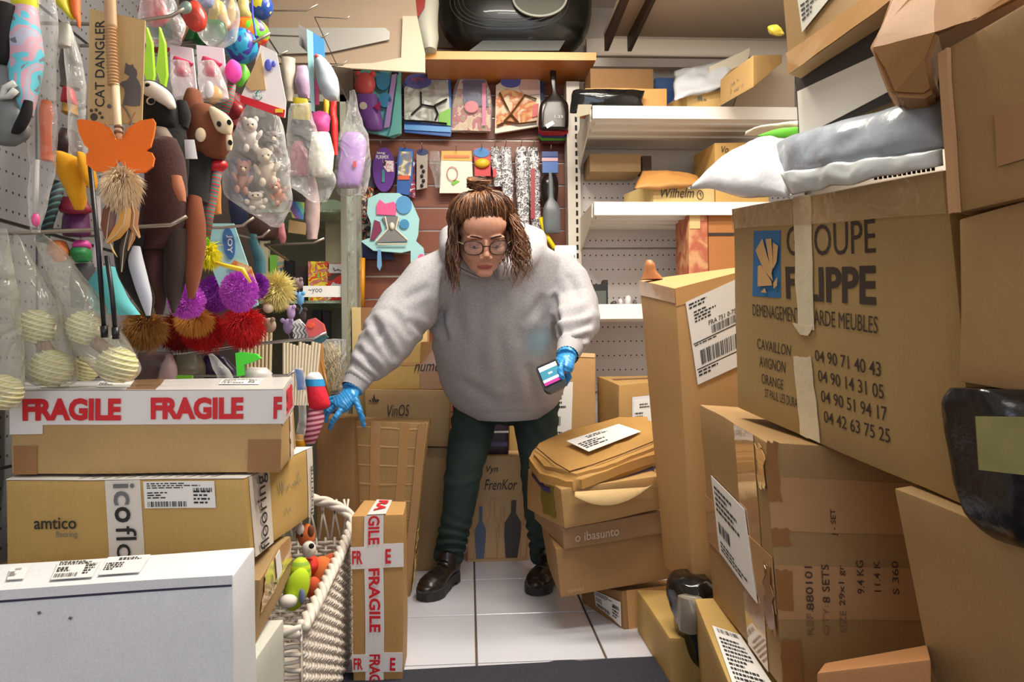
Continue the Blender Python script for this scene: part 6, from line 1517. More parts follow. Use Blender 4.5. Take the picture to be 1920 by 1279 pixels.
hook('steel hook holding the grey mouse toy card', [(500, 66), (606, 70), (616, 62)], 2.5, V((P(500, 66, 2.5).x, 2.93, P(500, 66, 2.5).z)), .003)
hook('small hook tip beside the pink bag at the slatted wall', [(620, 124), (642, 122), (652, 113)], 2.7, V((P(620, 124, 2.7).x, 3.06, P(620, 124, 2.7).z)), .0025)
hook('pale steel hook crossing in front of the brown plush bodies', [(45, 437), (190, 430), (320, 422), (350, 406)], 1.50, L_(1.5, 437), .0042)
hook('steel hook above the aqua card', [(417, 427), (455, 423), (476, 408)], 2.0, L_(2.0, 430), .004)
hook('curved hook beside the aqua card', [(440, 440), (470, 447), (492, 444), (506, 431)], 2.2, L_(2.2, 442), .004)
hook('pale hook in front of the glass cabinet', [(497, 459), (560, 457), (590, 455), (608, 447)], 2.5, V((P(480, 459, 2.5).x, 2.93, P(497, 459, 2.5).z)), .0045)
CH = mat('chrome', (190, 190, 190), .2, .9)
hook('long chrome rod sweeping above the box tops to a bent tip', [(285, 672), (380, 660), (480, 645), (590, 634), (612, 624)], 2.25, L_(2.25, 674), .005, m=CH)
hook('second chrome rod under the wooden sticks', [(500, 704), (540, 704), (552, 696)], 2.1, L_(2.1, 704), .004, m=CH)

# nearest hanging goods, left edge
CAMO = blotch('camo_pastel', [(126, 130, 140), (96, 196, 214), (206, 160, 176), (176, 180, 200), (110, 110, 118)], 16, dist=1.2)
o = loft('printed_harness', [(15, 24, 66, .02), (60, 20, 72, .03), (120, 22, 74, .03), (170, 28, 66, .03), (215, 36, 58, .015)], 1.35, CAMO, label='pastel camouflage printed pet harness at the left edge', cat='harness', nz=.004)
tag(loft('strap_end', [(10, -20, 26, .02), (60, -20, 27, .02), (110, -20, 22, .015), (122, -20, 12, .01)], 1.33, BLKP, o, seg=14), 'black strap')
tag(loft('webbing', [(120, -20, 18, .015), (160, -20, 30, .02), (210, -20, 42, .02), (250, -20, 55, .02), (272, 0, 30, .01)], 1.34, C('webbing_grey', (112, 116, 114)), o, seg=14), 'grey webbing')
loft('buckle_strap', [(190, 46, 60, .008), (215, 38, 58, .01), (240, 26, 46, .01), (250, 22, 36, .006)], 1.32, BLKP, o, seg=12)
MB().tube([P(x, y, 1.315) for x, y in ((28, 156), (10, 165), (4, 185), (18, 180), (30, 168))], .006, 8).go('ring', C('ring_pale', (206, 206, 200)), o, smooth=True)
loft('yellow_pack', [(-30, 20, 70, .02), (0, 22, 70, .02), (20, 32, 68, .02), (30, 52, 62, .01)], 1.5, C('yellow_green', (222, 214, 30)), label='yellow pack hanging over the pastel harness', cat='pack')
o = loft('yellow_pack', [(-30, 95, 135, .02), (0, 100, 130, .02), (20, 118, 134, .015), (36, 132, 140, .005)], 1.6, C('yellow_green', (222, 214, 30)), label='yellow feather shaped pack beside the clear sleeve at the top', cat='pack')
loft('orange_toy', [(-30, 132, 150, .01), (20, 135, 150, .01), (40, 144, 151, .006), (52, 147, 150, .003)], 1.6, C('orange_soft', (236, 110, 50)), label='thin orange toy tip beside the yellow pack at the top', cat='toy')
loft('clear_sleeve', [(-40, 74, 100, .01), (60, 72, 104, .02), (150, 68, 102, .02), (240, 58, 104, .02), (330, 58, 100, .02), (400, 58, 80, .015), (434, 60, 74, .008)], 1.42, FILM, nz=.004, nf=22, sub=5, seg=24, label='long clear plastic sleeve hanging down the left side', cat='sleeve')
loft('toy_in_sleeve', [(190, 78, 96, .008), (212, 74, 97, .012), (240, 76, 94, .012), (300, 78, 98, .01)], 1.44, C('orange_soft', (236, 110, 50)), label='orange toy inside the long clear sleeve', cat='toy', nz=.003)
o = MB().tube([P(70, 300, 1.41), P(67, 400, 1.41)], .004, 8).go('pink_tipped_stick', C('stick_white', (226, 222, 214)), smooth=True); tag(o, 'thin white stick with a pink tip inside the clear sleeve', 'stick')
bob('tip', 67, 412, 7, 12, 1.41, PK, o, seg=12)
# cat dangler
o = empty('toy_card', P(216, 120, 1.46), 'brown CAT DANGLER card with a grey cat silhouette behind the wooden wand', 'card')
slab('card', [(168, 16), (272, 38), (266, 230), (164, 236)], 1.47, .003, KR2, o)
words_at('CAT DANGLER', (178, 38, 196, 200), 1.47, INK, o, rot=-90, off=.001, bold=.0)
words_at('CAT DANGLER', (178, 38, 196, 200), 1.47, INK, o, rot=-90, off=.0012, bold=.004)
GC = C('cat_grey', (92, 86, 84))
slab('cat_silhouette', [(233, 137), (234, 128), (236, 117), (240, 121), (246, 122), (249, 120), (251, 126), (256, 131), (257, 139), (255, 145), (260, 152), (264, 163), (264, 182), (262, 198), (250, 199), (230, 196), (231, 188), (234, 176), (233, 166), (224, 158), (228, 153), (238, 150), (243, 143), (238, 140)], 1.4685, .001, GC, o)
MB().tube([P(x, y, 1.467) for x, y in ((229, 196), (238, 208), (245, 222), (243, 235))], .0016, 6).go('tail', GC, o)
bob('paw_mark', 205, 199, 4, 4, 1.4685, GC, o, ratio=.1, seg=10)
for cx, cy, r in ((176, 219, 7), (171, 207, 3), (180, 206, 3), (187, 212, 3), (191, 220, 3)): slab('paw_print', ovalp(cx, cy, r, r, 12), 1.4685, .001, C('paw', (70, 58, 48)), o)
WD = C('wand_wood', (196, 156, 112), rough=.45)
o = empty('wand_toy', P(222, 250, 1.42), 'wooden wand toy with an orange felt butterfly and feathers', 'toy')
mb = MB(); pts = []; rr = []
for k in range(60):
    y = -20 + k * 3.05; pts.append(P(205 + (y + 20) * .045, y, 1.43)); rr.append(.011 if k < 24 else (.0115 if k % 2 else .0085))
mb.tube(pts, rr, 14).go('ribbed_handle', WD, o, smooth=True, sharp=40)
MB().tube([P(216, 158, 1.43), P(221, 238, 1.42), P(224, 262, 1.42)], [.0075, .007, .0055], 12).go('rod', C('rod_pale', (226, 196, 156)), o, smooth=True)
for y in (236, 246): MB().tube([P(222, y, 1.42), P(223, y + 5, 1.42)], .008, 12).go('ferrule', C('ferrule', (120, 90, 60)), o, smooth=True)
FO = mat('felt_orange', (250, 120, 36), .9, var=.06, scale=60, bump=.2, bscale=200)
slab('butterfly', [(143, 226), (150, 223), (185, 228), (206, 240), (217, 262), (228, 262), (240, 240), (262, 226), (286, 222), (291, 230), (288, 252), (282, 275), (272, 282), (284, 286), (289, 296), (286, 312), (272, 323), (252, 324), (236, 316), (224, 300), (212, 316), (196, 324), (176, 320), (162, 308), (161, 290), (168, 281), (158, 272), (148, 250)], 1.405, .005, FO, o)
MB().tube([P(x, y, 1.40) for x, y in ((196, 230), (208, 240), (216, 258))], .0012, 6).tube([P(x, y, 1.40) for x, y in ((254, 210), (240, 232), (229, 258))], .0012, 6).go('antennae', C('cord', (176, 120, 70)), o)
fur('down_tuft', 230, 350, 30, 42, 1.40, mat('down_cream', (232, 204, 164), .9), 1500, .028, o, droop=.8, seed=5, core=.55)
def feather(name, pts, w, d, m, parent):
    """pts: centre line px; w: max half width px"""
    n = len(pts); a = []; b_ = []
    for i, (x, y) in enumerate(pts):
        x1, y1 = pts[min(i + 1, n - 1)]; x0, y0 = pts[max(0, i - 1)]; L = math.hypot(x1 - x0, y1 - y0) or 1
        nx, ny = -(y1 - y0) / L, (x1 - x0) / L; t = i / (n - 1); ww = w * math.sin(PI * min(1, (t * .9 + .06))) ** .7
        a.append((x + nx * ww, y + ny * ww)); b_.append((x - nx * ww, y - ny * ww))
    mb = MB(); A = [P(x, y, d) for x, y in a]; B = [P(x, y, d + .002) for x, y in b_]; M = [P(x, y, d - .003) for x, y in pts]
    k = 0; mb.v = A + M + B; 
    for i in range(n - 1): mb.f += [[i, i + 1, n + i + 1, n + i], [n + i, n + i + 1, 2 * n + i + 1, 2 * n + i]]; mb.m += [0, 0]
    q = mb.go(name, m, parent, smooth=True)
    MB().tube(M, .0007, 5).go('quill', C('quill', (226, 206, 170)), q); return q
FG = C('feather_gold', (216, 156, 74)); FB = C('feather_brown', (120, 66, 34)); FD = C('feather_dark', (60, 46, 30))
feather('feather', [(232, 372), (236, 395), (232, 420), (218, 440), (200, 456)], 13, 1.39, FG, o); feather('feather', [(214, 372), (206, 396), (202, 424), (200, 448)], 15, 1.405, FB, o)
feather('feather', [(246, 372), (252, 400), (250, 424), (262, 446)], 10, 1.395, C('feather_tan', (176, 120, 70)), o); feather('feather', [(240, 400), (240, 430), (232, 466), (228, 510)], 9, 1.40, FD, o); feather('feather', [(252, 420), (248, 446), (240, 470)], 6, 1.40, C('feather_tan', (176, 120, 70)), o); feather('feather', [(205, 452), (212, 470), (220, 482)], 2, 1.40, YEL, o)
# plush animals
BRP = mat('plush_brown', (92, 50, 32), .95, var=.3, scale=30, sheen=.5, bump=.3, bscale=200); DKP = mat('plush_charcoal', (28, 26, 26), .95, var=.2, scale=40, sheen=.4, bump=.3, bscale=200); CRM = mat('plush_cream', (226, 206, 172), .95, sheen=.3); MHG = mat('plush_mahogany', (58, 26, 22), .95, var=.3, scale=20, sheen=.6, bump=.3, bscale=160)
o = empty('plush_toy', P(300, 230, 1.62), 'flat plush badger with a black and white head', 'soft toy')
loft('head', [(156, 270, 300, .02), (170, 267, 318, .035), (195, 266, 330, .04), (220, 268, 334, .035), (240, 280, 334, .02)], 1.62, DKP, o, seg=24)
loft('white_blaze', [(155, 270, 292, .01), (168, 266, 312, .016), (182, 276, 324, .016), (198, 308, 329, .012), (204, 316, 328, .006)], 1.588, WHP, o, seg=18); bob('nose', 277, 160, 5, 4, 1.575, BLKP, o, seg=10)
slab('eye_ring', ovalp(282, 189, 8, 7, 18, -.3), 1.578, .003, WHP, o); slab('eye', ovalp(283, 189, 6, 5, 18, -.3), 1.575, .003, BLKP, o)
loft('body', [(236, 290, 345, .02), (270, 292, 350, .03), (310, 300, 352, .03), (345, 310, 350, .02)], 1.63, DKP, o); loft('ear', [(190, 332, 350, .01), (215, 334, 357, .015), (240, 336, 352, .01)], 1.63, DKP, o, seg=12)
loft('chest', [(240, 276, 312, .015), (262, 290, 326, .02), (290, 300, 336, .015), (308, 322, 340, .01)], 1.605, C('belly_grey', (140, 124, 112), rough=.9), o, seg=14)
o = empty('plush_toy', P(400, 230, 1.70), 'brown plush monkey with a cream face mask and round eyes', 'soft toy')
loft('head', [(198, 366, 398, .02), (215, 358, 420, .035), (245, 352, 434, .045), (275, 356, 430, .04), (298, 376, 418, .02)], 1.70, BRP, o, seg=24)
loft('hood', [(170, 352, 374, .02), (190, 346, 380, .03), (215, 344, 384, .03), (240, 348, 376, .02)], 1.72, BRP, o, seg=18)
loft('face_mask', [(202, 392, 404, .008), (214, 394, 424, .014), (230, 400, 436, .016), (246, 408, 434, .014), (252, 424, 433, .006)], 1.662, CRM, o, seg=18); loft('face_mask', [(252, 424, 434, .006), (268, 424, 436, .010), (282, 426, 434, .005)], 1.665, CRM, o, seg=12)
for x, y in ((410, 232), (429, 229), (431, 267)): slab('eye', ovalp(x, y, 4, 5, 14), 1.642, .004, BLKP, o)
bob('ear', 376, 253, 10, 13, 1.655, CRM, o, ratio=.5, seg=14)
loft('tag', [(262, 346, 364, .001), (298, 348, 370, .001)], 1.60, WCARD, o, seg=8, sq=6)
loft('neck', [(290, 330, 400, .03), (330, 330, 392, .04), (380, 330, 388, .04)], 1.70, DKP, o)
o = empty('plush_toy', P(310, 480, 1.60), 'long flat mahogany plush body hanging below the orange butterfly', 'soft toy')
loft('body', [(262, 282, 330, .02), (300, 276, 344, .04), (360, 274, 348, .045), (420, 264, 345, .04), (470, 264, 320, .04)], 1.56, MHG, o, nz=.004)
loft('arm', [(330, 322, 340, .01), (355, 326, 346, .015), (378, 336, 348, .008)], 1.50, C('paw_tan', (176, 112, 80), rough=.9), o, seg=12)
loft('leg', [(440, 266, 310, .03), (500, 268, 312, .035), (540, 276, 310, .03), (570, 286, 308, .02), (590, 292, 305, .008)], 1.56, MHG, o, nz=.003)
loft('leg', [(430, 308, 352, .03), (500, 312, 350, .035), (545, 312, 340, .03), (575, 322, 332, .015), (587, 324, 330, .005)], 1.565, mat('plush_dark_brown', (44, 26, 20), .95, sheen=.5, var=.2), o, nz=.003)
loft('tail', [(370, 356, 376, .02), (420, 350, 384, .025), (480, 348, 382, .025), (530, 350, 372, .02), (560, 354, 364, .008)], 1.58, mat('plush_chestnut', (128, 68, 40), .95, sheen=.4, var=.3), o, nz=.003)
o = empty('plush_toy', P(260, 520, 1.58), 'black plush tail with a pale grey stripe pointing down', 'soft toy')
loft('tail', [(440, 215, 270, .02), (480, 218, 262, .03), (520, 226, 272, .03), (555, 246, 288, .02), (590, 270, 284, .006), (597, 275, 281, .002)], 1.52, DKP, o)
loft('stripe', [(462, 250, 262, .008), (490, 242, 268, .014), (530, 252, 278, .014), (560, 262, 284, .01), (592, 274, 282, .003)], 1.488, C('stripe_grey', (190, 194, 204), rough=.8), o, seg=14)
YP = mat('plush_yellow', (236, 168, 24), .9, var=.1, scale=30, sheen=.3)
o = empty('plush_toy', P(135, 340, 1.60), 'yellow plush duck feet hanging behind the butterfly', 'soft toy')
loft('foot', [(285, 104, 120, .01), (300, 100, 150, .02), (330, 112, 158, .025), (355, 124, 158, .02), (375, 134, 160, .02), (393, 140, 156, .008)], 1.60, YP, o); loft('foot', [(286, 146, 156, .01), (310, 150, 172, .02), (340, 160, 180, .02), (356, 170, 178, .008)], 1.58, YP, o)
RB = mat('rod_black', (20, 20, 22), .4)
for a, b_, lb in (((168, 300), (196, 625), 'left'), ((200, 480), (217, 628), 'right')):
    o = MB().tube([P(*a, 1.44), P((a[0] + b_[0]) / 2 + 2, (a[1] + b_[1]) / 2, 1.44), P(*b_, 1.44)], .0045, 10).go('wand_rod', RB, smooth=True)
    tag(o, 'thin black wand rod hanging down, %s of the pair' % ('left and longer' if lb == 'left' else 'right and shorter'), 'rod')
    MB().tube([P(b_[0] - 1, b_[1] - 14, 1.44), P(b_[0] + .5, b_[1] + 8, 1.44)], .0068, 10).go('end_cap', RB, o, smooth=True)
loft('plush_toy', [(500, 190, 215, .02), (530, 172, 224, .035), (565, 170, 240, .035), (590, 186, 262, .02)], 1.72, mat('plush_turquoise', (100, 192, 196), .9, sheen=.3), nz=.004, label='turquoise plush behind the black wand rods', cat='soft toy')
# patterned rope at the left
RG = banded('rope_greenblack', [(40, 50, 54), (70, 110, 104), (30, 30, 36)], 85, 'Z', ang=.5); RGR = banded('rope_redgreen', [(196, 62, 66), (60, 150, 130), (190, 90, 90), (70, 120, 118)], 62, 'Z', ang=-.15)
o = MB().tube([P(112, 340, 1.75), P(98, 390, 1.75), P(78, 455, 1.75)], .013, 12).go('rope_toy', RG, smooth=True); tag(o, 'dark green woven rope toy slanting behind the clear sleeve', 'rope toy')
o = MB().tube([P(x, y, 1.72) for x, y in ((410, 310), (402, 350), (392, 400), (384, 450))], .0115, 12).go('rope_toy', RGR, smooth=True); tag(o, 'red and teal banded rope toy with a yellow feather tip', 'rope toy')
loft('red_collar', [(303, 390, 424, .015), (312, 388, 426, .02), (323, 392, 414, .015)], 1.72, REDC, o, seg=14)
fur('feather_tip', 392, 478, 14, 20, 1.70, mat('fur_yellow', (236, 224, 40), .9), 350, .02, o, droop=.6, seed=4); fur('feather_tip', 383, 462, 6, 14, 1.695, mat('fur_lime', (130, 220, 40), .9), 160, .012, o, droop=.6, seed=5)
MB().tube([P(x, y, 1.69) for x, y in ((400, 492), (430, 500), (455, 506), (470, 530))], [.004, .005, .006, .003], 8).go('feather_tip', YEL, o, smooth=True)
o = MB().tube([P(434, 158, 1.95), P(430, 185, 1.95), P(420, 212, 1.95)], .012, 12).go('rope_toy', RGR, smooth=True); tag(o, 'red and green banded rope toy with a pink pompom head', 'rope toy')
bob('pompom', 438, 134, 15, 21, 1.93, mat('neon_pink', (244, 76, 180), .8, sheen=.5), o, nz=.12, nf=60)

# clear bags with striped balls
BALL = banded('ball_striped', [(196, 204, 140), (232, 222, 176), (186, 196, 128), (226, 214, 160)], 85, 'Z', ang=.35)
def ball(cx, cy, r, d, label):
    o = bob('striped_ball', cx, cy, r, r, d, BALL, seg=24, nz=.03, ratio=1, label=label, cat='ball', group=None)
    for k in range(7):
        q = []; R = r * d / K; c = P(cx, cy, d); z = R * (-.8 + .26 * k); rr = math.sqrt(max(.0001, R * R - z * z)) * 1.01
        for j in range(25): a = 2 * PI * j / 24; q.append(c + Matrix.Rotation(.35, 3, 'Y') @ V((rr * math.cos(a), rr * math.sin(a), z)))
        MB().tube(q, .0024, 5, cap=False).go('cord_wrap', C('cord_cream', (234, 226, 186), rough=.8), o, smooth=True)
    return o
ball(69, 613, 31, 1.50, 'green and cream corded ball, upper of the pair in the second bag'); ball(97, 690, 34, 1.50, 'green and cream corded ball, lower of the pair in the second bag'); ball(160, 615, 31, 1.52, 'green and cream corded ball, upper of the pair in the rightmost bag'); ball(220, 684, 33, 1.50, 'green and cream corded ball, lower of the pair in the rightmost bag'); ball(4, 735, 32, 1.40, 'green and cream corded ball cut by the left edge'); ball(160, 692, 22, 1.60, 'small green corded ball between the two bags')
for a, b_, lb in (((78, 640), (92, 664), 'second'), ((178, 640), (206, 660), 'rightmost')):
    o = MB().tube([P(*a, 1.50), P(*b_, 1.50)], .014, 8).go('rope_link', C('link_brown', (150, 116, 90), rough=.8), smooth=True); tag(o, 'short brown rope link joining the balls of the %s bag' % lb, 'rope')
BAGF = film('bag_film', (206, 206, 190), .80, .15)
loft('clear_bag', [(434, 25, 35, .004), (500, 18, 66, .02), (580, 30, 106, .045), (650, 44, 128, .055), (710, 62, 136, .05), (722, 70, 130, .02)], 1.50, BAGF, nz=.005, nf=16, sub=6, seg=30, label='clear plastic bag with two corded balls, second from the left edge', cat='bag')
loft('clear_bag', [(432, 60, 72, .004), (490, 82, 132, .02), (560, 112, 182, .045), (640, 136, 232, .055), (690, 180, 258, .05), (716, 200, 246, .02)], 1.51, BAGF, nz=.005, nf=16, sub=6, seg=30, label='clear plastic bag with two corded balls, rightmost of the bags', cat='bag')
loft('clear_bag', [(430, -30, 8, .004), (520, -30, 24, .03), (620, -30, 32, .04), (720, -30, 36, .045), (768, -20, 28, .02)], 1.40, BAGF, nz=.005, nf=16, sub=6, seg=24, label='clear plastic bag cut by the left edge of the picture', cat='bag')
def plushie(cx, cy, rx, ry, d, m, label, k=0):
    """small stuffed animal: body, head with ears and eyes, limbs"""
    o = empty('soft_toy', P(cx, cy + ry, d), label, 'soft toy'); r = random.Random(k + 40); t = r.uniform(-.5, .5)
    def at(u, v): return cx + (u * math.cos(t) - v * math.sin(t)) * rx, cy + (u * math.sin(t) + v * math.cos(t)) * ry
    x, y = at(0, .35); bob('torso', x, y, rx * .62, ry * .62, d, m, o, nz=.12, nf=50, seg=16)
    x, y = at(0, -.5); bob('head', x, y, rx * .58, ry * .44, d - .015, m, o, nz=.1, nf=50, seg=16)
    for s_ in (-1, 1):
        x, y = at(s_ * .48, -.85); bob('ear', x, y, rx * .22, ry * .2, d - .012, m, o, ratio=.6, seg=10)
        x, y = at(s_ * .2, -.55); bob('eye', x, y, 1.8, 1.8, d - .015 - rx * .5 * d / K, BLKP, o, seg=8)
        x, y = at(s_ * .72, .15); bob('arm', x, y, rx * .2, ry * .34, d - .02, m, o, seg=10, ang=s_ * .5)
        x, y = at(s_ * .4, .9); bob('leg', x, y, rx * .26, ry * .26, d - .025, m, o, seg=10)
    x, y = at(0, -.4); bob('snout', x, y, rx * .2, ry * .14, d - .02 - rx * .42 * d / K, CRM, o, seg=10)
    return o
# film bags and cards in the middle
o = loft('film_bag', [(196, 462, 500, .02), (225, 450, 525, .04), (300, 430, 540, .06), (360, 424, 545, .06), (395, 460, 540, .05), (425, 505, 528, .01)], 2.15, FILM, nz=.012, nf=14, sub=6, seg=32, label='large crinkled clear bag with pale soft toys inside', cat='bag')
for k, (x, y, rx, ry, m) in enumerate(((470, 250, 22, 30, WHP), (500, 310, 26, 34, mat('plush_beige', (206, 190, 170), .9)), (455, 330, 20, 30, mat('plush_dusty', (196, 150, 140), .9)), (520, 360, 18, 22, mat('plush_rust2', (176, 110, 80), .9)), (480, 375, 24, 16, WHP), (515, 270, 18, 26, mat('plush_greybrown', (120, 110, 104), .9)))):
    plushie(x, y, rx, ry, 2.16, m, ['white soft toy at the top inside the crinkled bag', 'large beige soft toy inside the crinkled bag', 'dusty pink soft toy at the left inside the crinkled bag', 'rust coloured soft toy at the lower right inside the crinkled bag', 'white soft toy at the bottom inside the crinkled bag', 'grey brown soft toy at the right inside the crinkled bag'][k], k)
o = slab('product_card', [(488, 84), (518, 98), (536, 190), (534, 220), (450, 190), (452, 180), (478, 120)], 2.05, .006, WCARD, label='white toy card with a red band and a small blue bear', cat='card')
slab('red_band', [(451, 178), (534, 206), (532, 221), (450, 191)], 2.046, .004, REDC, o); slab('orange_mark', rectp(516, 204, 530, 211), 2.04, .003, YEL, o); slab('kraft_side', [(478, 120), (489, 98), (498, 168), (470, 170), (460, 160)], 2.046, .004, KR2, o); bob('blue_bear', 503, 122, 7, 11, 2.04, C('bear_blue', (84, 96, 196)), o, ratio=.4, seg=12); bob('bear_arm', 513, 120, 4, 6, 2.04, C('bear_blue', (84, 96, 196)), o, ratio=.4, seg=10); slab('teal_print', ovalp(484, 178, 8, 9, 14), 2.044, .003, blotch('print_teal', [(90, 140, 130), (220, 226, 220), (60, 90, 90)], 60), o)
for k, (x0, x1, d, lb) in enumerate(((318, 366, 1.98, 'left'), (368, 424, 1.92, 'right'))):
    o = slab('bow_card', [(x0, 84), (x1 - 6, 90), (x1 + 4, 186), (x0 + 6, 184)], d, .006, C('card_mauve', (222, 208, 216)), label='pale card with a pink bow toy, %s of the two' % lb, cat='card', yaw=.2)
    c = (x0 + x1) / 2 + 2; loft('bow', [(108, c - 18, c - 8, .01), (118, c - 20, c + 18, .015), (126, c - 14, c + 12, .012), (136, c - 18, c + 16, .015), (143, c - 12, c + 10, .006)], d - .03, C('bow_pink', (228, 64, 104)), o, seg=16)
for k, (x0, d, lb) in enumerate(((272, 1.78, 'left'), (296, 1.74, 'right'))):
    slab('green_leaf_card', [(x0 + 2, 50), (x0 + 12, 80), (x0 + 16, 140), (x0 + 10, 172), (x0 - 4, 130), (x0 + 2, 84)], d, .008, C('leaf_green', (152, 204, 30)), label='bright green pointed card, %s of the pair at the top' % lb, cat='card', yaw=.3)
# top cluster
TOPS = [('red translucent toy at the top left of the cluster', 290, 22, 24, 26, 2.0, (170, 20, 24)), ('dark green toy under the top hook', 320, 58, 46, 18, 2.05, (20, 84, 40)), ('brown plush toy behind the top hook', 335, 50, 16, 26, 1.98, (130, 80, 44)), ('green flat toy right of the brown plush', 385, 62, 40, 22, 2.1, (24, 100, 44)), ('red round toy under the hook tip', 366, 28, 20, 26, 1.95, (196, 60, 44)),
        ('grey green cap of a toy at the hook tip', 347, 14, 12, 12, 1.85, (120, 140, 130)), ('blue toy at the top edge', 382, 2, 18, 12, 2.1, (50, 80, 160)), ('yellow bag of treats at the top', 408, 30, 18, 28, 2.2, (206, 178, 60)), ('tan toy beside the yellow bag at the top', 420, 48, 12, 26, 2.15, (206, 164, 110)), ('orange yellow tube at the top', 435, 20, 7, 28, 2.2, (246, 180, 30)), ('pale clear yellow box at the top', 458, 16, 14, 22, 2.25, (222, 204, 130)), ('green spiky toy under the rainbow ball', 452, 140, 16, 24, 2.2, (110, 200, 60)), ('red toy behind the green leaf cards', 300, 88, 22, 14, 2.2, (150, 24, 30)), ('dark red toy right of the bow cards', 440, 205, 18, 20, 2.3, (140, 24, 30)), ('tan paper toy under the bow card', 400, 178, 16, 16, 1.88, (214, 166, 96))]
for lb, cx, cy, rx, ry, d, c in TOPS: bob('hanging_toy', cx, cy, rx, ry, d, mat('toy_%d_%d_%d' % c, c, .35, coat=.2, var=.45, scale=28, bump=.5, bscale=30), nz=.4, nf=28, label=lb, cat='toy', ratio=.7)
RBW = blotch('rainbow_segments', [(240, 70, 40), (250, 140, 30), (120, 220, 60), (90, 40, 140), (30, 120, 200)], 14, rough=.35); BLB = blotch('blue_segments', [(20, 110, 180), (40, 160, 200), (70, 60, 160), (180, 190, 230)], 14, rough=.35)
bob('toy_ball', 468, 62, 36, 28, 2.15, RBW, label='rainbow fabric ball, upper one', cat='ball', ratio=1, nz=.02); bob('toy_ball', 452, 86, 30, 32, 2.12, BLB, label='blue and violet fabric ball under the rainbow one', cat='ball', ratio=1, nz=.02); bob('toy_ball', 490, 12, 22, 24, 2.2, blotch('ball_bluewhite', [(240, 226, 60), (40, 80, 170), (236, 236, 230)], 12, rough=.35), label='yellow, blue and white ball at the top edge', cat='ball', ratio=1)
MB().tube([P(472, -10, 2.1), P(474, 30, 2.08), P(480, 68, 2.08)], .003, 6).go('blue_lanyard', C('cord_blue', (40, 60, 190))); tag(bpy.context.scene.objects['blue_lanyard'], 'blue lanyard hanging across the rainbow ball', 'lanyard')  # plain blue cord, its use is unknown
# mouse card
o = empty('mouse_card', P(600, 110, 2.45), 'aqua card with a fluffy grey mouse toy', 'card')
slab('black_header', [(560, 46), (578, 55), (577, 99), (561, 84)], 2.46, .006, BLKC, o, yaw=.6); slab('aqua_card', [(575, 54), (586, 60), (590, 210), (584, 208), (577, 110)], 2.44, .006, AQ, o); slab('side_card', [(582, 58), (608, 74), (609, 128), (590, 126)], 2.455, .006, C('card_azure', (76, 150, 206)), o); slab('pink_panel', rectp(586, 150, 598, 196), 2.452, .006, PK, o)
loft('mouse', [(104, 588, 602, .01), (120, 590, 618, .03), (145, 594, 632, .04), (170, 600, 636, .04), (186, 612, 632, .02)], 2.42, mat('plush_mouse', (176, 186, 196), .95, sheen=.6, var=.2, scale=40), o, nz=.003, nf=50); bob('nose', 594, 105, 4, 4, 2.40, CORAL, o, seg=8)
TOY2 = [('yellow and black toy pack left of the pink unicorn toy', [(185, 550, 576, .01), (200, 548, 580, .02), (215, 547, 580, .02), (226, 548, 580, .015)], 2.5, (214, 196, 40)), ('black lower pack under the yellow one', [(226, 547, 580, .015), (240, 546, 582, .02), (254, 552, 576, .01)], 2.5, (24, 22, 22)),
        ('bright pink soft toy head', [(212, 583, 612, .01), (224, 581, 619, .03), (240, 586, 618, .03), (252, 592, 612, .01)], 2.45, (232, 86, 160)), ('bright red chenille strip hanging beside the pink toy', [(188, 619, 630, .008), (215, 620, 632, .012), (250, 622, 634, .012), (292, 628, 634, .006)], 2.5, (226, 40, 40)),
        ('yellow strip toy between pink and red toys', [(188, 606, 616, .01), (214, 607, 617, .01)], 2.5, (244, 190, 40)), ('white soft toy body in the middle', [(250, 584, 618, .02), (275, 583, 622, .035), (310, 580, 625, .035), (330, 588, 622, .02)], 2.45, (236, 228, 210)), ('dusty pink pouch beside the white soft toy', [(266, 552, 568, .01), (285, 545, 574, .02), (315, 538, 578, .02), (330, 545, 580, .01)], 2.5, (196, 110, 124)),
        ('grey transparent ball pack in the middle', [(318, 545, 560, .02), (340, 540, 578, .04), (365, 544, 580, .04), (378, 552, 574, .01)], 2.55, (104, 98, 94)), ('pink grey narrow sleeve above the pale hook', [(330, 580, 590, .01), (380, 574, 600, .02), (420, 574, 598, .02), (448, 576, 594, .015)], 2.5, (196, 170, 166)), ('pale toy behind the white soft toy', [(110, 528, 552, .02), (150, 530, 552, .03), (190, 536, 550, .01)], 2.6, (206, 196, 180)), ('mauve film pack beside the pale toy', [(125, 556, 578, .01), (155, 554, 582, .03), (185, 560, 580, .01)], 2.6, (186, 160, 190))]
for lb, rows, d, c in TOY2: loft('hanging_toy', rows, d, mat('toy2_%d_%d_%d' % c, c, .5, var=.3, scale=30, bump=.6, bscale=35), nz=.006, nf=30, label=lb, cat='toy')
slab('rainbow_card', [(540, 376), (570, 372), (568, 412), (548, 408)], 2.6, .006, banded('rainbow_print', [(150, 110, 180), (100, 140, 220), (110, 200, 180), (180, 210, 100), (240, 220, 120)], 14, 'X', ang=.5), label='small rainbow printed card above the kraft tag', cat='card')
slab('kraft_tag', [(542, 412), (574, 418), (572, 440), (540, 436)], 2.58, .006, KR2, label='small kraft tag below the rainbow card', cat='tag')
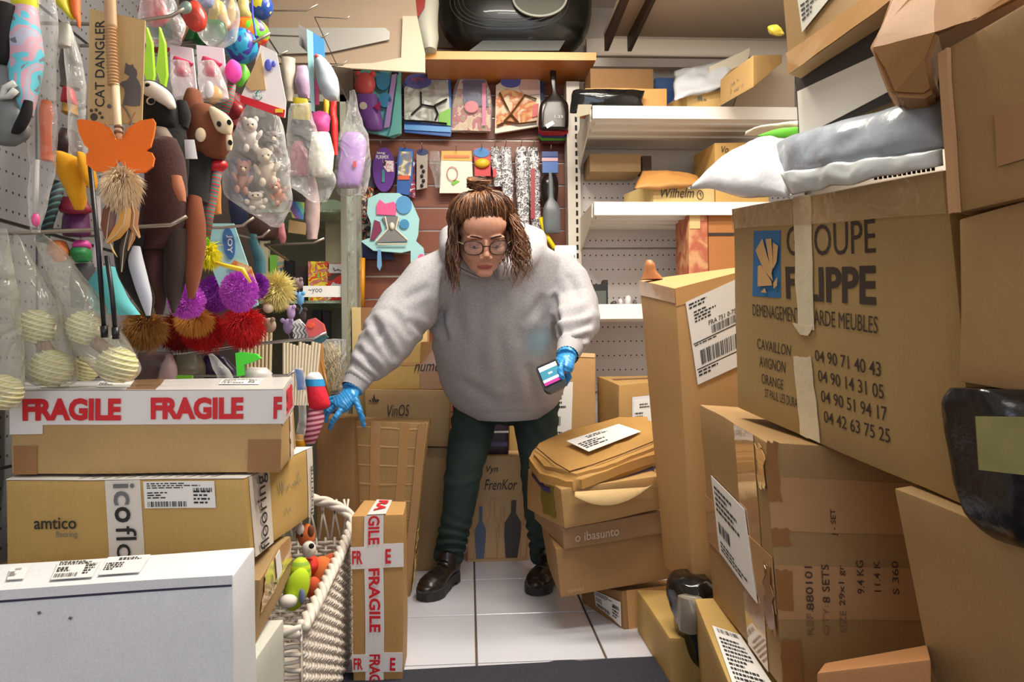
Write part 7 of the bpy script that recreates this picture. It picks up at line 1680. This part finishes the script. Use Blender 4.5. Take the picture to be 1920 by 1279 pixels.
# lilac product in clear bag
o = empty('lilac_pack', P(660, 300, 2.9), 'lilac moulded product in a clear bag hanging in front of the cabinet edge', 'pack')
loft('lilac_block', [(250, 648, 674, .02), (262, 640, 686, .03), (300, 636, 684, .03), (345, 632, 676, .03), (352, 634, 672, .02)], 2.9, LIL, o, sq=4, nz=.002); slab('red_mark', rectp(662, 302, 668, 314), 2.86, .003, REDC, o)
loft('film_bag', [(170, 655, 665, .004), (220, 648, 676, .02), (260, 634, 690, .045), (310, 628, 694, .05), (350, 628, 690, .04), (366, 640, 684, .01)], 2.9, FILM, o, nz=.008, nf=24, sub=5, seg=28)
# aqua card with pompoms
o = empty('pompom_card', P(430, 500, 2.0), 'aqua and blue toy card with a fluffy purple pompom', 'card')
slab('card', [(390, 419), (438, 419), (470, 512), (484, 572), (470, 578), (420, 560), (396, 500)], 2.02, .006, AQ, o); slab('blue_oval', ovalp(429, 456, 11, 30, 24, -.12), 2.016, .004, C('oval_mid', (66, 116, 176)), o); words_at('JOY', (424, 440, 436, 475), 2.015, WCARD, o, rot=90, bold=.02, off=.002); slab('yellow_print', [(428, 500), (440, 488), (470, 500), (484, 540), (476, 556), (455, 512)], 2.014, .004, blotch('print_warm', [(236, 180, 60), (246, 226, 160), (230, 140, 60)], 20, soft=True), o)
PP1 = mat('fur_magenta', (196, 84, 206), .9, sheen=.4); PP2 = mat('fur_violet', (150, 50, 176), .9, sheen=.4)
fur('pompom', 449, 547, 33, 38, 1.97, PP1, 1600, .012, o, droop=.1, seed=1, core=.86)
for lb, cx, cy, rx, ry, d, m in (('magenta pompom under the brown plush tail', 350, 566, 30, 30, 1.9, PP1), ('violet pompom left of the aqua card', 402, 552, 30, 34, 2.08, PP2), ('small violet pompom right of the aqua card', 484, 536, 16, 20, 2.12, PP2)): fur('pompom', cx, cy, rx, ry, d, m, 1100, .013, label=lb, cat='pompom', droop=.1, seed=cx)
fur('pompom', 520, 545, 26, 32, 2.2, mat('fur_straw', (232, 216, 140), .9), 1200, .03, label='pale straw coloured feather pompom', cat='pompom', droop=.2, seed=9, core=.7); bob('toy_bead', 503, 578, 10, 9, 2.17, C('bead_cream', (226, 206, 180)), label='cream round bead under the straw pompom', cat='bead', seg=14)
RF = mat('fur_red', (196, 16, 20), .9, sheen=.3)
for lb, cx, cy, rx, ry, d, m, sd in (('bright red fluffy toy under the magenta pompom', 457, 612, 36, 38, 2.1, RF, 21), ('red fluffy toy in the middle of the fluffy row', 385, 622, 36, 32, 2.12, RF, 22), ('dark red fluffy toy left in the fluffy row', 335, 622, 34, 30, 2.15, mat('fur_darkred', (150, 24, 18), .9), 23), ('brownish yellow fluffy toy at the left of the row', 272, 618, 34, 34, 2.0, mat('fur_olive', (150, 104, 46), .9), 24), ('golden feather tuft over the red fluffy toys', 365, 602, 26, 16, 2.04, mat('fur_gold', (206, 140, 60), .9), 25)):
    fur('fluffy_toy', cx, cy, rx, ry, d, m, 1500, .03, label=lb, cat='fluffy toy', droop=.5, seed=sd, core=.75, wd=.0011)
# small mice and knits on the right of the row
for lb, cx, cy, rx, ry, d, c in (('small blue mouse toy', 563, 560, 7, 13, 2.3, (110, 170, 224)), ('small lilac mouse toy', 546, 585, 8, 13, 2.3, (190, 160, 214)), ('second lilac mouse toy, hanging lower', 540, 612, 9, 14, 2.34, (176, 150, 196)), ('grey brown mouse toy above the blue mouse', 560, 532, 9, 11, 2.34, (140, 118, 118)), ('dark fluffy mouse toy under the blue one', 566, 592, 8, 14, 2.34, (60, 48, 44)), ('beige mouse toy under the cream bead', 505, 610, 12, 14, 2.25, (186, 160, 140))):
    bob('mouse_toy', cx, cy, rx, ry, d, mat('mouse_%d_%d_%d' % c, c, .9, sheen=.5), label=lb, cat='mouse toy', seg=14)
for q in [x_ for x_ in list(COL.objects) if x_.name.startswith('mouse_toy')]:
    w0 = WL[q]; dm = q.dimensions if False else V((.014, 0, .022)); mm = q.data.materials[0]; h = max(v.co.z for v in q.data.vertices)
    for s_ in (-1, 1): MB().ell(w0 + V((s_ * h * .28, -h * .3, h * .86)), (h * .16, h * .06, h * .16), 10, 8).go('ear', mm, q, True)
    MB().tube([w0 + V((0, 0, h * .05)), w0 + V((h * .12, -.002, -h * .25)), w0 + V((-h * .08, 0, -h * .6))], .0012, 5).go('tail', mm, q)
CHV = MB(); o = slab('chevron_toy', [(548, 604), (560, 598), (584, 625), (588, 640), (550, 640)], 2.3, .02, WCARD, label='white fabric toy with black chevron stripes', cat='toy')
mb = MB()
for k in range(7): x = 546 + k * 7; mb.tube([P(x, 606, 2.298), P(x + 6, 613, 2.298), P(x + 1, 620, 2.298), P(x + 7, 628, 2.298), P(x + 2, 638, 2.298)], .0014, 4)
mb.go('chevrons', BLKC, o)
o = slab('cap_toy', [(577, 600), (590, 596), (606, 608), (610, 622), (598, 636), (582, 638), (572, 612)], 2.28, .02, CORAL, label='small coral and teal cap shaped toy', cat='toy'); slab('teal_edge', [(586, 640), (606, 624), (615, 632), (600, 644)], 2.275, .02, C('teal_dark', (40, 96, 100)), o); slab('orange_patch', ovalp(583, 610, 6, 5, 12), 2.276, .004, C('patch_orange', (246, 96, 50)), o)
# hanging knit toy beside the hand
o = empty('knitted_toy', P(593, 770, 2.2), 'striped knitted toy with white, blue and red bands above a pink striped body', 'toy')
loft('white_cap', [(698, 582, 598, .01), (706, 574, 604, .02), (716, 572, 607, .02)], 2.2, WCARD, o, seg=16); loft('blue_band', [(711, 572, 607, .022), (724, 574, 610, .024)], 2.199, C('band_azure', (40, 150, 210)), o, seg=16); loft('red_fringe', [(722, 575, 608, .022), (745, 577, 616, .026), (762, 580, 618, .022), (768, 582, 606, .01)], 2.198, mat('fringe_red', (222, 30, 56), .8, bump=.6, bscale=60), o, seg=18)
loft('striped_body', [(764, 580, 604, .014), (785, 576, 608, .022), (810, 570, 600, .022), (832, 572, 590, .01)], 2.2, banded('knit_pink', [(232, 170, 186), (150, 60, 90)], 68, 'Z', ang=.15), o, seg=18)
o = loft('toy_pack', [(690, 550, 566, .008), (710, 552, 572, .014), (760, 560, 574, .014), (800, 558, 574, .012), (826, 552, 568, .006)], 2.15, FILMT, label='narrow clear pack with a blue top beside the FRAGILE box end', cat='pack', nz=.003, seg=14); slab('blue_top', [(553, 692), (568, 695), (572, 730), (558, 732)], 2.15, .006, C('blue_bright', (40, 110, 190)), o)
loft('soft_toy', [(815, 555, 570, .01), (828, 554, 574, .015), (838, 556, 572, .01)], 2.2, YP, label='yellow toy bit low behind the knitted toy', cat='toy', seg=12)
# goods at the FRAGILE box top
o = slab('green_frog_toy', [(441, 662), (452, 660), (480, 664), (488, 672), (470, 680), (456, 684), (456, 704), (444, 706)], 2.05, .02, C('neon_green', (80, 232, 60)), label='neon green flat toy above the FRAGILE box', cat='toy')
for lb, rows, d, c in (('silver grey film bag behind the FRAGILE box', [(688, 470, 500, .01), (698, 458, 510, .03), (712, 450, 514, .03)], 2.1, (196, 190, 186)), ('dark violet pack behind the FRAGILE box', [(668, 384, 420, .02), (690, 376, 440, .03), (712, 372, 448, .02)], 2.15, (46, 34, 66)), ('brown grey pouch left behind the FRAGILE box', [(660, 262, 320, .02), (690, 256, 330, .03), (712, 250, 332, .02)], 2.1, (104, 84, 84)), ('olive grey pouch in the middle behind the FRAGILE box', [(664, 326, 376, .02), (690, 322, 384, .03), (712, 318, 380, .02)], 2.12, (122, 116, 96)), ('pinkish crumpled film wrap behind the FRAGILE box', [(664, 312, 322, .01), (690, 304, 330, .02), (714, 296, 330, .02)], 2.05, (176, 150, 152))):
    loft('pouch', rows, d, mat('pouch_%d_%d_%d' % c, c, .3, bump=.6, bscale=14), nz=.006, nf=20, label=lb, cat='pouch')
loft('film_wrap', [(664, 394, 402, .005), (685, 398, 424, .02), (712, 408, 440, .02)], 2.0, FILM, nz=.008, nf=26, label='crumpled clear film tip above the FRAGILE box', cat='film')
slab('green_leaflet', rectp(330, 704, 360, 712), 2.0, .01, GRN, label='green leaflet edge behind the FRAGILE box', cat='leaflet')
# bins of sticks
for k in range(9): tag(MB().tube([P(452 + k * 7, 600 + (k * 37 % 11), 2.5), P(450 + k * 7, 712, 2.5)], .0055, 6).go('wooden_stick', C('stick_pale', (226, 206, 168))), 'pale wooden stick in the row left of the dark gap under the chrome rod', 'stick', 'pale sticks left bundle')
for k in range(12): tag(MB().tube([P(533 + k * 6, 640 + (k * 29 % 9), 2.55), P(533 + k * 5, 760, 2.55)], .0058, 6).go('wooden_stick', C('stick_white2', (238, 224, 196))), 'whitish wooden stick in the bundle under the tip of the chrome rod', 'stick', 'whitish sticks right bundle')
slab('cork_board', [(584, 640), (604, 640), (610, 716), (588, 716)], 2.60, .012, C('cork', (206, 150, 86)), label='tan wooden strip right of the whitish sticks', cat='strip'); o = MB().tube([P(603, 680, 2.45), P(618, 745, 2.4)], .006, 8).go('brown_stick', C('stick_brown', (150, 100, 40)), smooth=True); tag(o, 'thin brown stick slanting in front of the straw bag', 'stick')
rnd = random.Random(5); mb = MB()
for k in range(260):
    x = rnd.uniform(606, 640); y = rnd.uniform(655, 735); a = rnd.uniform(-.6, .6); p = P(x, y, 2.7 + rnd.uniform(-.03, .03)); mb.tube([p, p + V((math.sin(a) * .03, rnd.uniform(-.01, .01), math.cos(a) * .03))], .0014, 4)
o = mb.go('straw', C('straw', (214, 196, 150), rough=.8)); tag(o, 'dried straw filling of the clear bag beside the arm', 'straw', kind='stuff')
loft('clear_bag', [(636, 604, 648, .02), (660, 602, 650, .05), (700, 602, 648, .06), (738, 606, 640, .04)], 2.7, FILM, nz=.006, nf=24, label='clear bag of dried straw beside the grey sleeve', cat='bag')
# goods inside the glass cabinet
zc_ = P(600, 557, 3.1).z
for lb, x0, y0, x1, y1, d, m in (('green box on the cabinet shelf', 506, 478, 518, 545, 3.2, C('cab_green', (130, 200, 80))), ('small blue topped box on the cabinet shelf', 516, 480, 532, 545, 3.22, blotch('cab_print', [(40, 130, 180), (206, 170, 130), (130, 150, 150)], 20)), ('black bottle box with a green top in the cabinet', 533, 488, 549, 545, 3.18, BLKC), ('dark brown pack in the cabinet', 552, 498, 576, 545, 3.22, C('cab_brown', (58, 42, 38))), ('fruit printed packet in the cabinet', 578, 490, 614, 536, 3.16, blotch('fruit_print', [(150, 206, 70), (232, 80, 50), (246, 226, 60), (206, 120, 90), (220, 150, 160)], 26)), ('white and red packet with a black squiggle in the cabinet', 615, 494, 648, 536, 3.16, blotch('packet_print', [(226, 226, 226), (220, 60, 50), (90, 70, 60)], 20)), ('pale cylinder bottle in the cabinet', 488, 448, 502, 520, 3.2, C('cab_pale', (206, 196, 170)))):
    a, b_ = P(x0, y1, d), P(x1, y0, d); o = MB().box((a.x, d, zA - .006), (b_.x, d + .04, b_.z)).go('packet', m); tag(o, lb, 'packet')
    if 'squiggle' in lb: slab('white_top', rectp(617, 495, 646, 512), d - .003, .003, WCARD, o); MB().tube([P(x, y, d - .006) for x, y in ((625, 502), (628, 508), (634, 505), (640, 508), (643, 502))], .0018, 5).go('squiggle', INK, o)
slab('round_bowl', ovalp(622, 388, 22, 14, 20), 3.3, .05, C('bowl_green', (150, 170, 146)), label='pale green round bowl on the upper cabinet shelf', cat='bowl')
MB().box((P(610, 440, 3.35).x, 3.35, zA), (P(640, 440, 3.35).x, 3.40, P(620, 400, 3.35).z)).go('cream_tube', C('tube_cream', (196, 184, 150))); tag(bpy.context.scene.objects['cream_tube'], 'cream upright container at the back of the cabinet', 'container')
for lb, x0, x1 in (('dark items bundle low in the cabinet, left one', 585, 602), ('dark items bundle low in the cabinet, right one', 606, 618)): tag(slab('dark_pack', rectp(x0, 582, x1, 640), 3.3, .04, C('dark_item', (44, 40, 40))), lb, 'pack')
# ------------------------------------------------------------------ more goods crowding the left panel
CL = [('grey film sleeve pack beside the card at the top left', [(48, 112, 130, .01), (70, 106, 134, .015), (86, 108, 132, .01)], 1.62, (196, 196, 186)),
 ('dark grey sleeve with a red and yellow foot, behind the yellow feet', [(80, 120, 146, .015), (120, 116, 150, .02), (165, 116, 150, .02)], 1.72, (96, 90, 84)),
 ('red toy block in the dark sleeve', [(166, 118, 140, .015), (190, 116, 142, .02), (196, 118, 142, .01)], 1.70, (186, 30, 40)),
 ('ochre toy block under the red one', [(196, 118, 142, .015), (214, 117, 142, .02)], 1.70, (176, 130, 50)),
 ('dark plum soft toy behind the yellow feet', [(244, 118, 140, .02), (270, 112, 148, .04), (300, 112, 146, .03), (316, 118, 140, .01)], 1.74, (50, 26, 30)),
 ('maroon toy under the yellow feet', [(372, 118, 160, .02), (395, 112, 168, .03), (402, 120, 160, .01)], 1.78, (136, 24, 50)),
 ('violet striped pack behind the black rods', [(402, 122, 164, .02), (430, 118, 168, .03), (442, 120, 166, .02)], 1.8, (96, 40, 90)),
 ('orange and tan toy behind the pale hook', [(455, 96, 122, .02), (475, 92, 128, .03), (490, 98, 118, .01)], 1.8, (226, 130, 70)),
 ('green toy low behind the pale hook', [(468, 138, 166, .02), (480, 136, 168, .03), (492, 140, 164, .01)], 1.82, (40, 130, 70)),
 ('pink toy above the green one', [(452, 140, 164, .01), (462, 138, 168, .02), (470, 142, 160, .01)], 1.82, (226, 80, 160)),
 ('charcoal upright pack behind the black rods', [(495, 136, 172, .02), (520, 136, 174, .03), (575, 138, 172, .03)], 1.85, (70, 68, 72)),
 ('pale grey narrow card between the two black rods', [(370, 176, 190, .004), (430, 176, 192, .004), (500, 178, 194, .004)], 1.50, (206, 196, 196)),
 ('dark green bagged toy at the top of the dark board', [(96, 340, 372, .02), (120, 336, 378, .03), (150, 340, 374, .02)], 2.5, (40, 60, 46)),
 ('wine red pack behind the crinkled bag', [(176, 420, 452, .02), (200, 418, 458, .03), (240, 424, 450, .02)], 2.6, (120, 30, 44)),
 ('navy pack behind the brown plush monkey', [(300, 430, 470, .02), (380, 428, 470, .03), (420, 434, 466, .02)], 2.6, (40, 48, 80)),
 ('brown plush bundle under the crinkled bag', [(400, 470, 520, .02), (425, 466, 528, .04), (450, 476, 520, .03)], 2.5, (70, 44, 36)),
 ('dark teal card behind the aqua card', [(440, 466, 482, .006), (490, 474, 496, .006), (520, 480, 498, .006)], 2.2, (60, 110, 120)),
 ('dusty rose strip hanging above the pale hook', [(420, 524, 534, .006), (445, 522, 536, .01), (458, 526, 534, .004)], 2.4, (196, 120, 126)),
 ('tan plush behind the brown plush monkey neck', [(330, 392, 412, .02), (360, 396, 416, .02), (400, 400, 414, .01)], 1.9, (196, 130, 60)),
 ('white round pack beside the dark bristles', [(370, 540, 560, .02), (380, 538, 566, .02)], 2.7, (206, 206, 200))]
for lb, rows, d, c in CL: loft('hanging_toy', rows, d, mat('cl_%d_%d_%d' % c, c, .5, var=.4, scale=26, bump=.6, bscale=30), nz=.007, nf=24, label=lb, cat='toy')
loft('film_sleeve', [(40, 118, 128, .004), (120, 126, 152, .02), (230, 132, 158, .02), (330, 134, 160, .02)], 1.66, FILM, nz=.005, nf=22, sub=5, label='clear film sleeve hanging left of the kraft card', cat='sleeve')
loft('film_bag', [(196, 545, 585, .01), (240, 540, 590, .03), (330, 540, 625, .04), (360, 560, 622, .03), (380, 590, 616, .01)], 2.4, FILM, nz=.010, nf=20, sub=5, seg=26, label='clear film bag over the white and pink soft toys', cat='bag')
loft('film_bag', [(0, 270, 330, .02), (40, 262, 345, .04), (80, 270, 340, .03)], 1.85, FILM, nz=.010, nf=20, sub=5, seg=26, label='clear film bag over the red toy at the top', cat='bag')
loft('film_bag', [(-10, 372, 440, .02), (30, 368, 444, .05), (70, 380, 440, .03), (90, 396, 424, .01)], 2.0, FILM, nz=.010, nf=20, sub=5, seg=26, label='clear film bag over the yellow and tan toys at the top', cat='bag')
loft('film_bag', [(115, 374, 400, .01), (150, 372, 420, .03), (186, 378, 426, .02)], 1.86, FILMT, nz=.006, nf=24, sub=5, label='clear blister over the right bow toy', cat='blister')
loft('film_bag', [(115, 322, 352, .01), (150, 322, 362, .03), (184, 326, 366, .02)], 1.92, FILMT, nz=.006, nf=24, sub=5, label='clear blister over the left bow toy', cat='blister')
bob('toy_bottle', 392, 168, 9, 16, 1.86, C('bottle_pale', (222, 216, 220)), seg=12, label='pale toy bottle under the right pink bow', cat='toy')
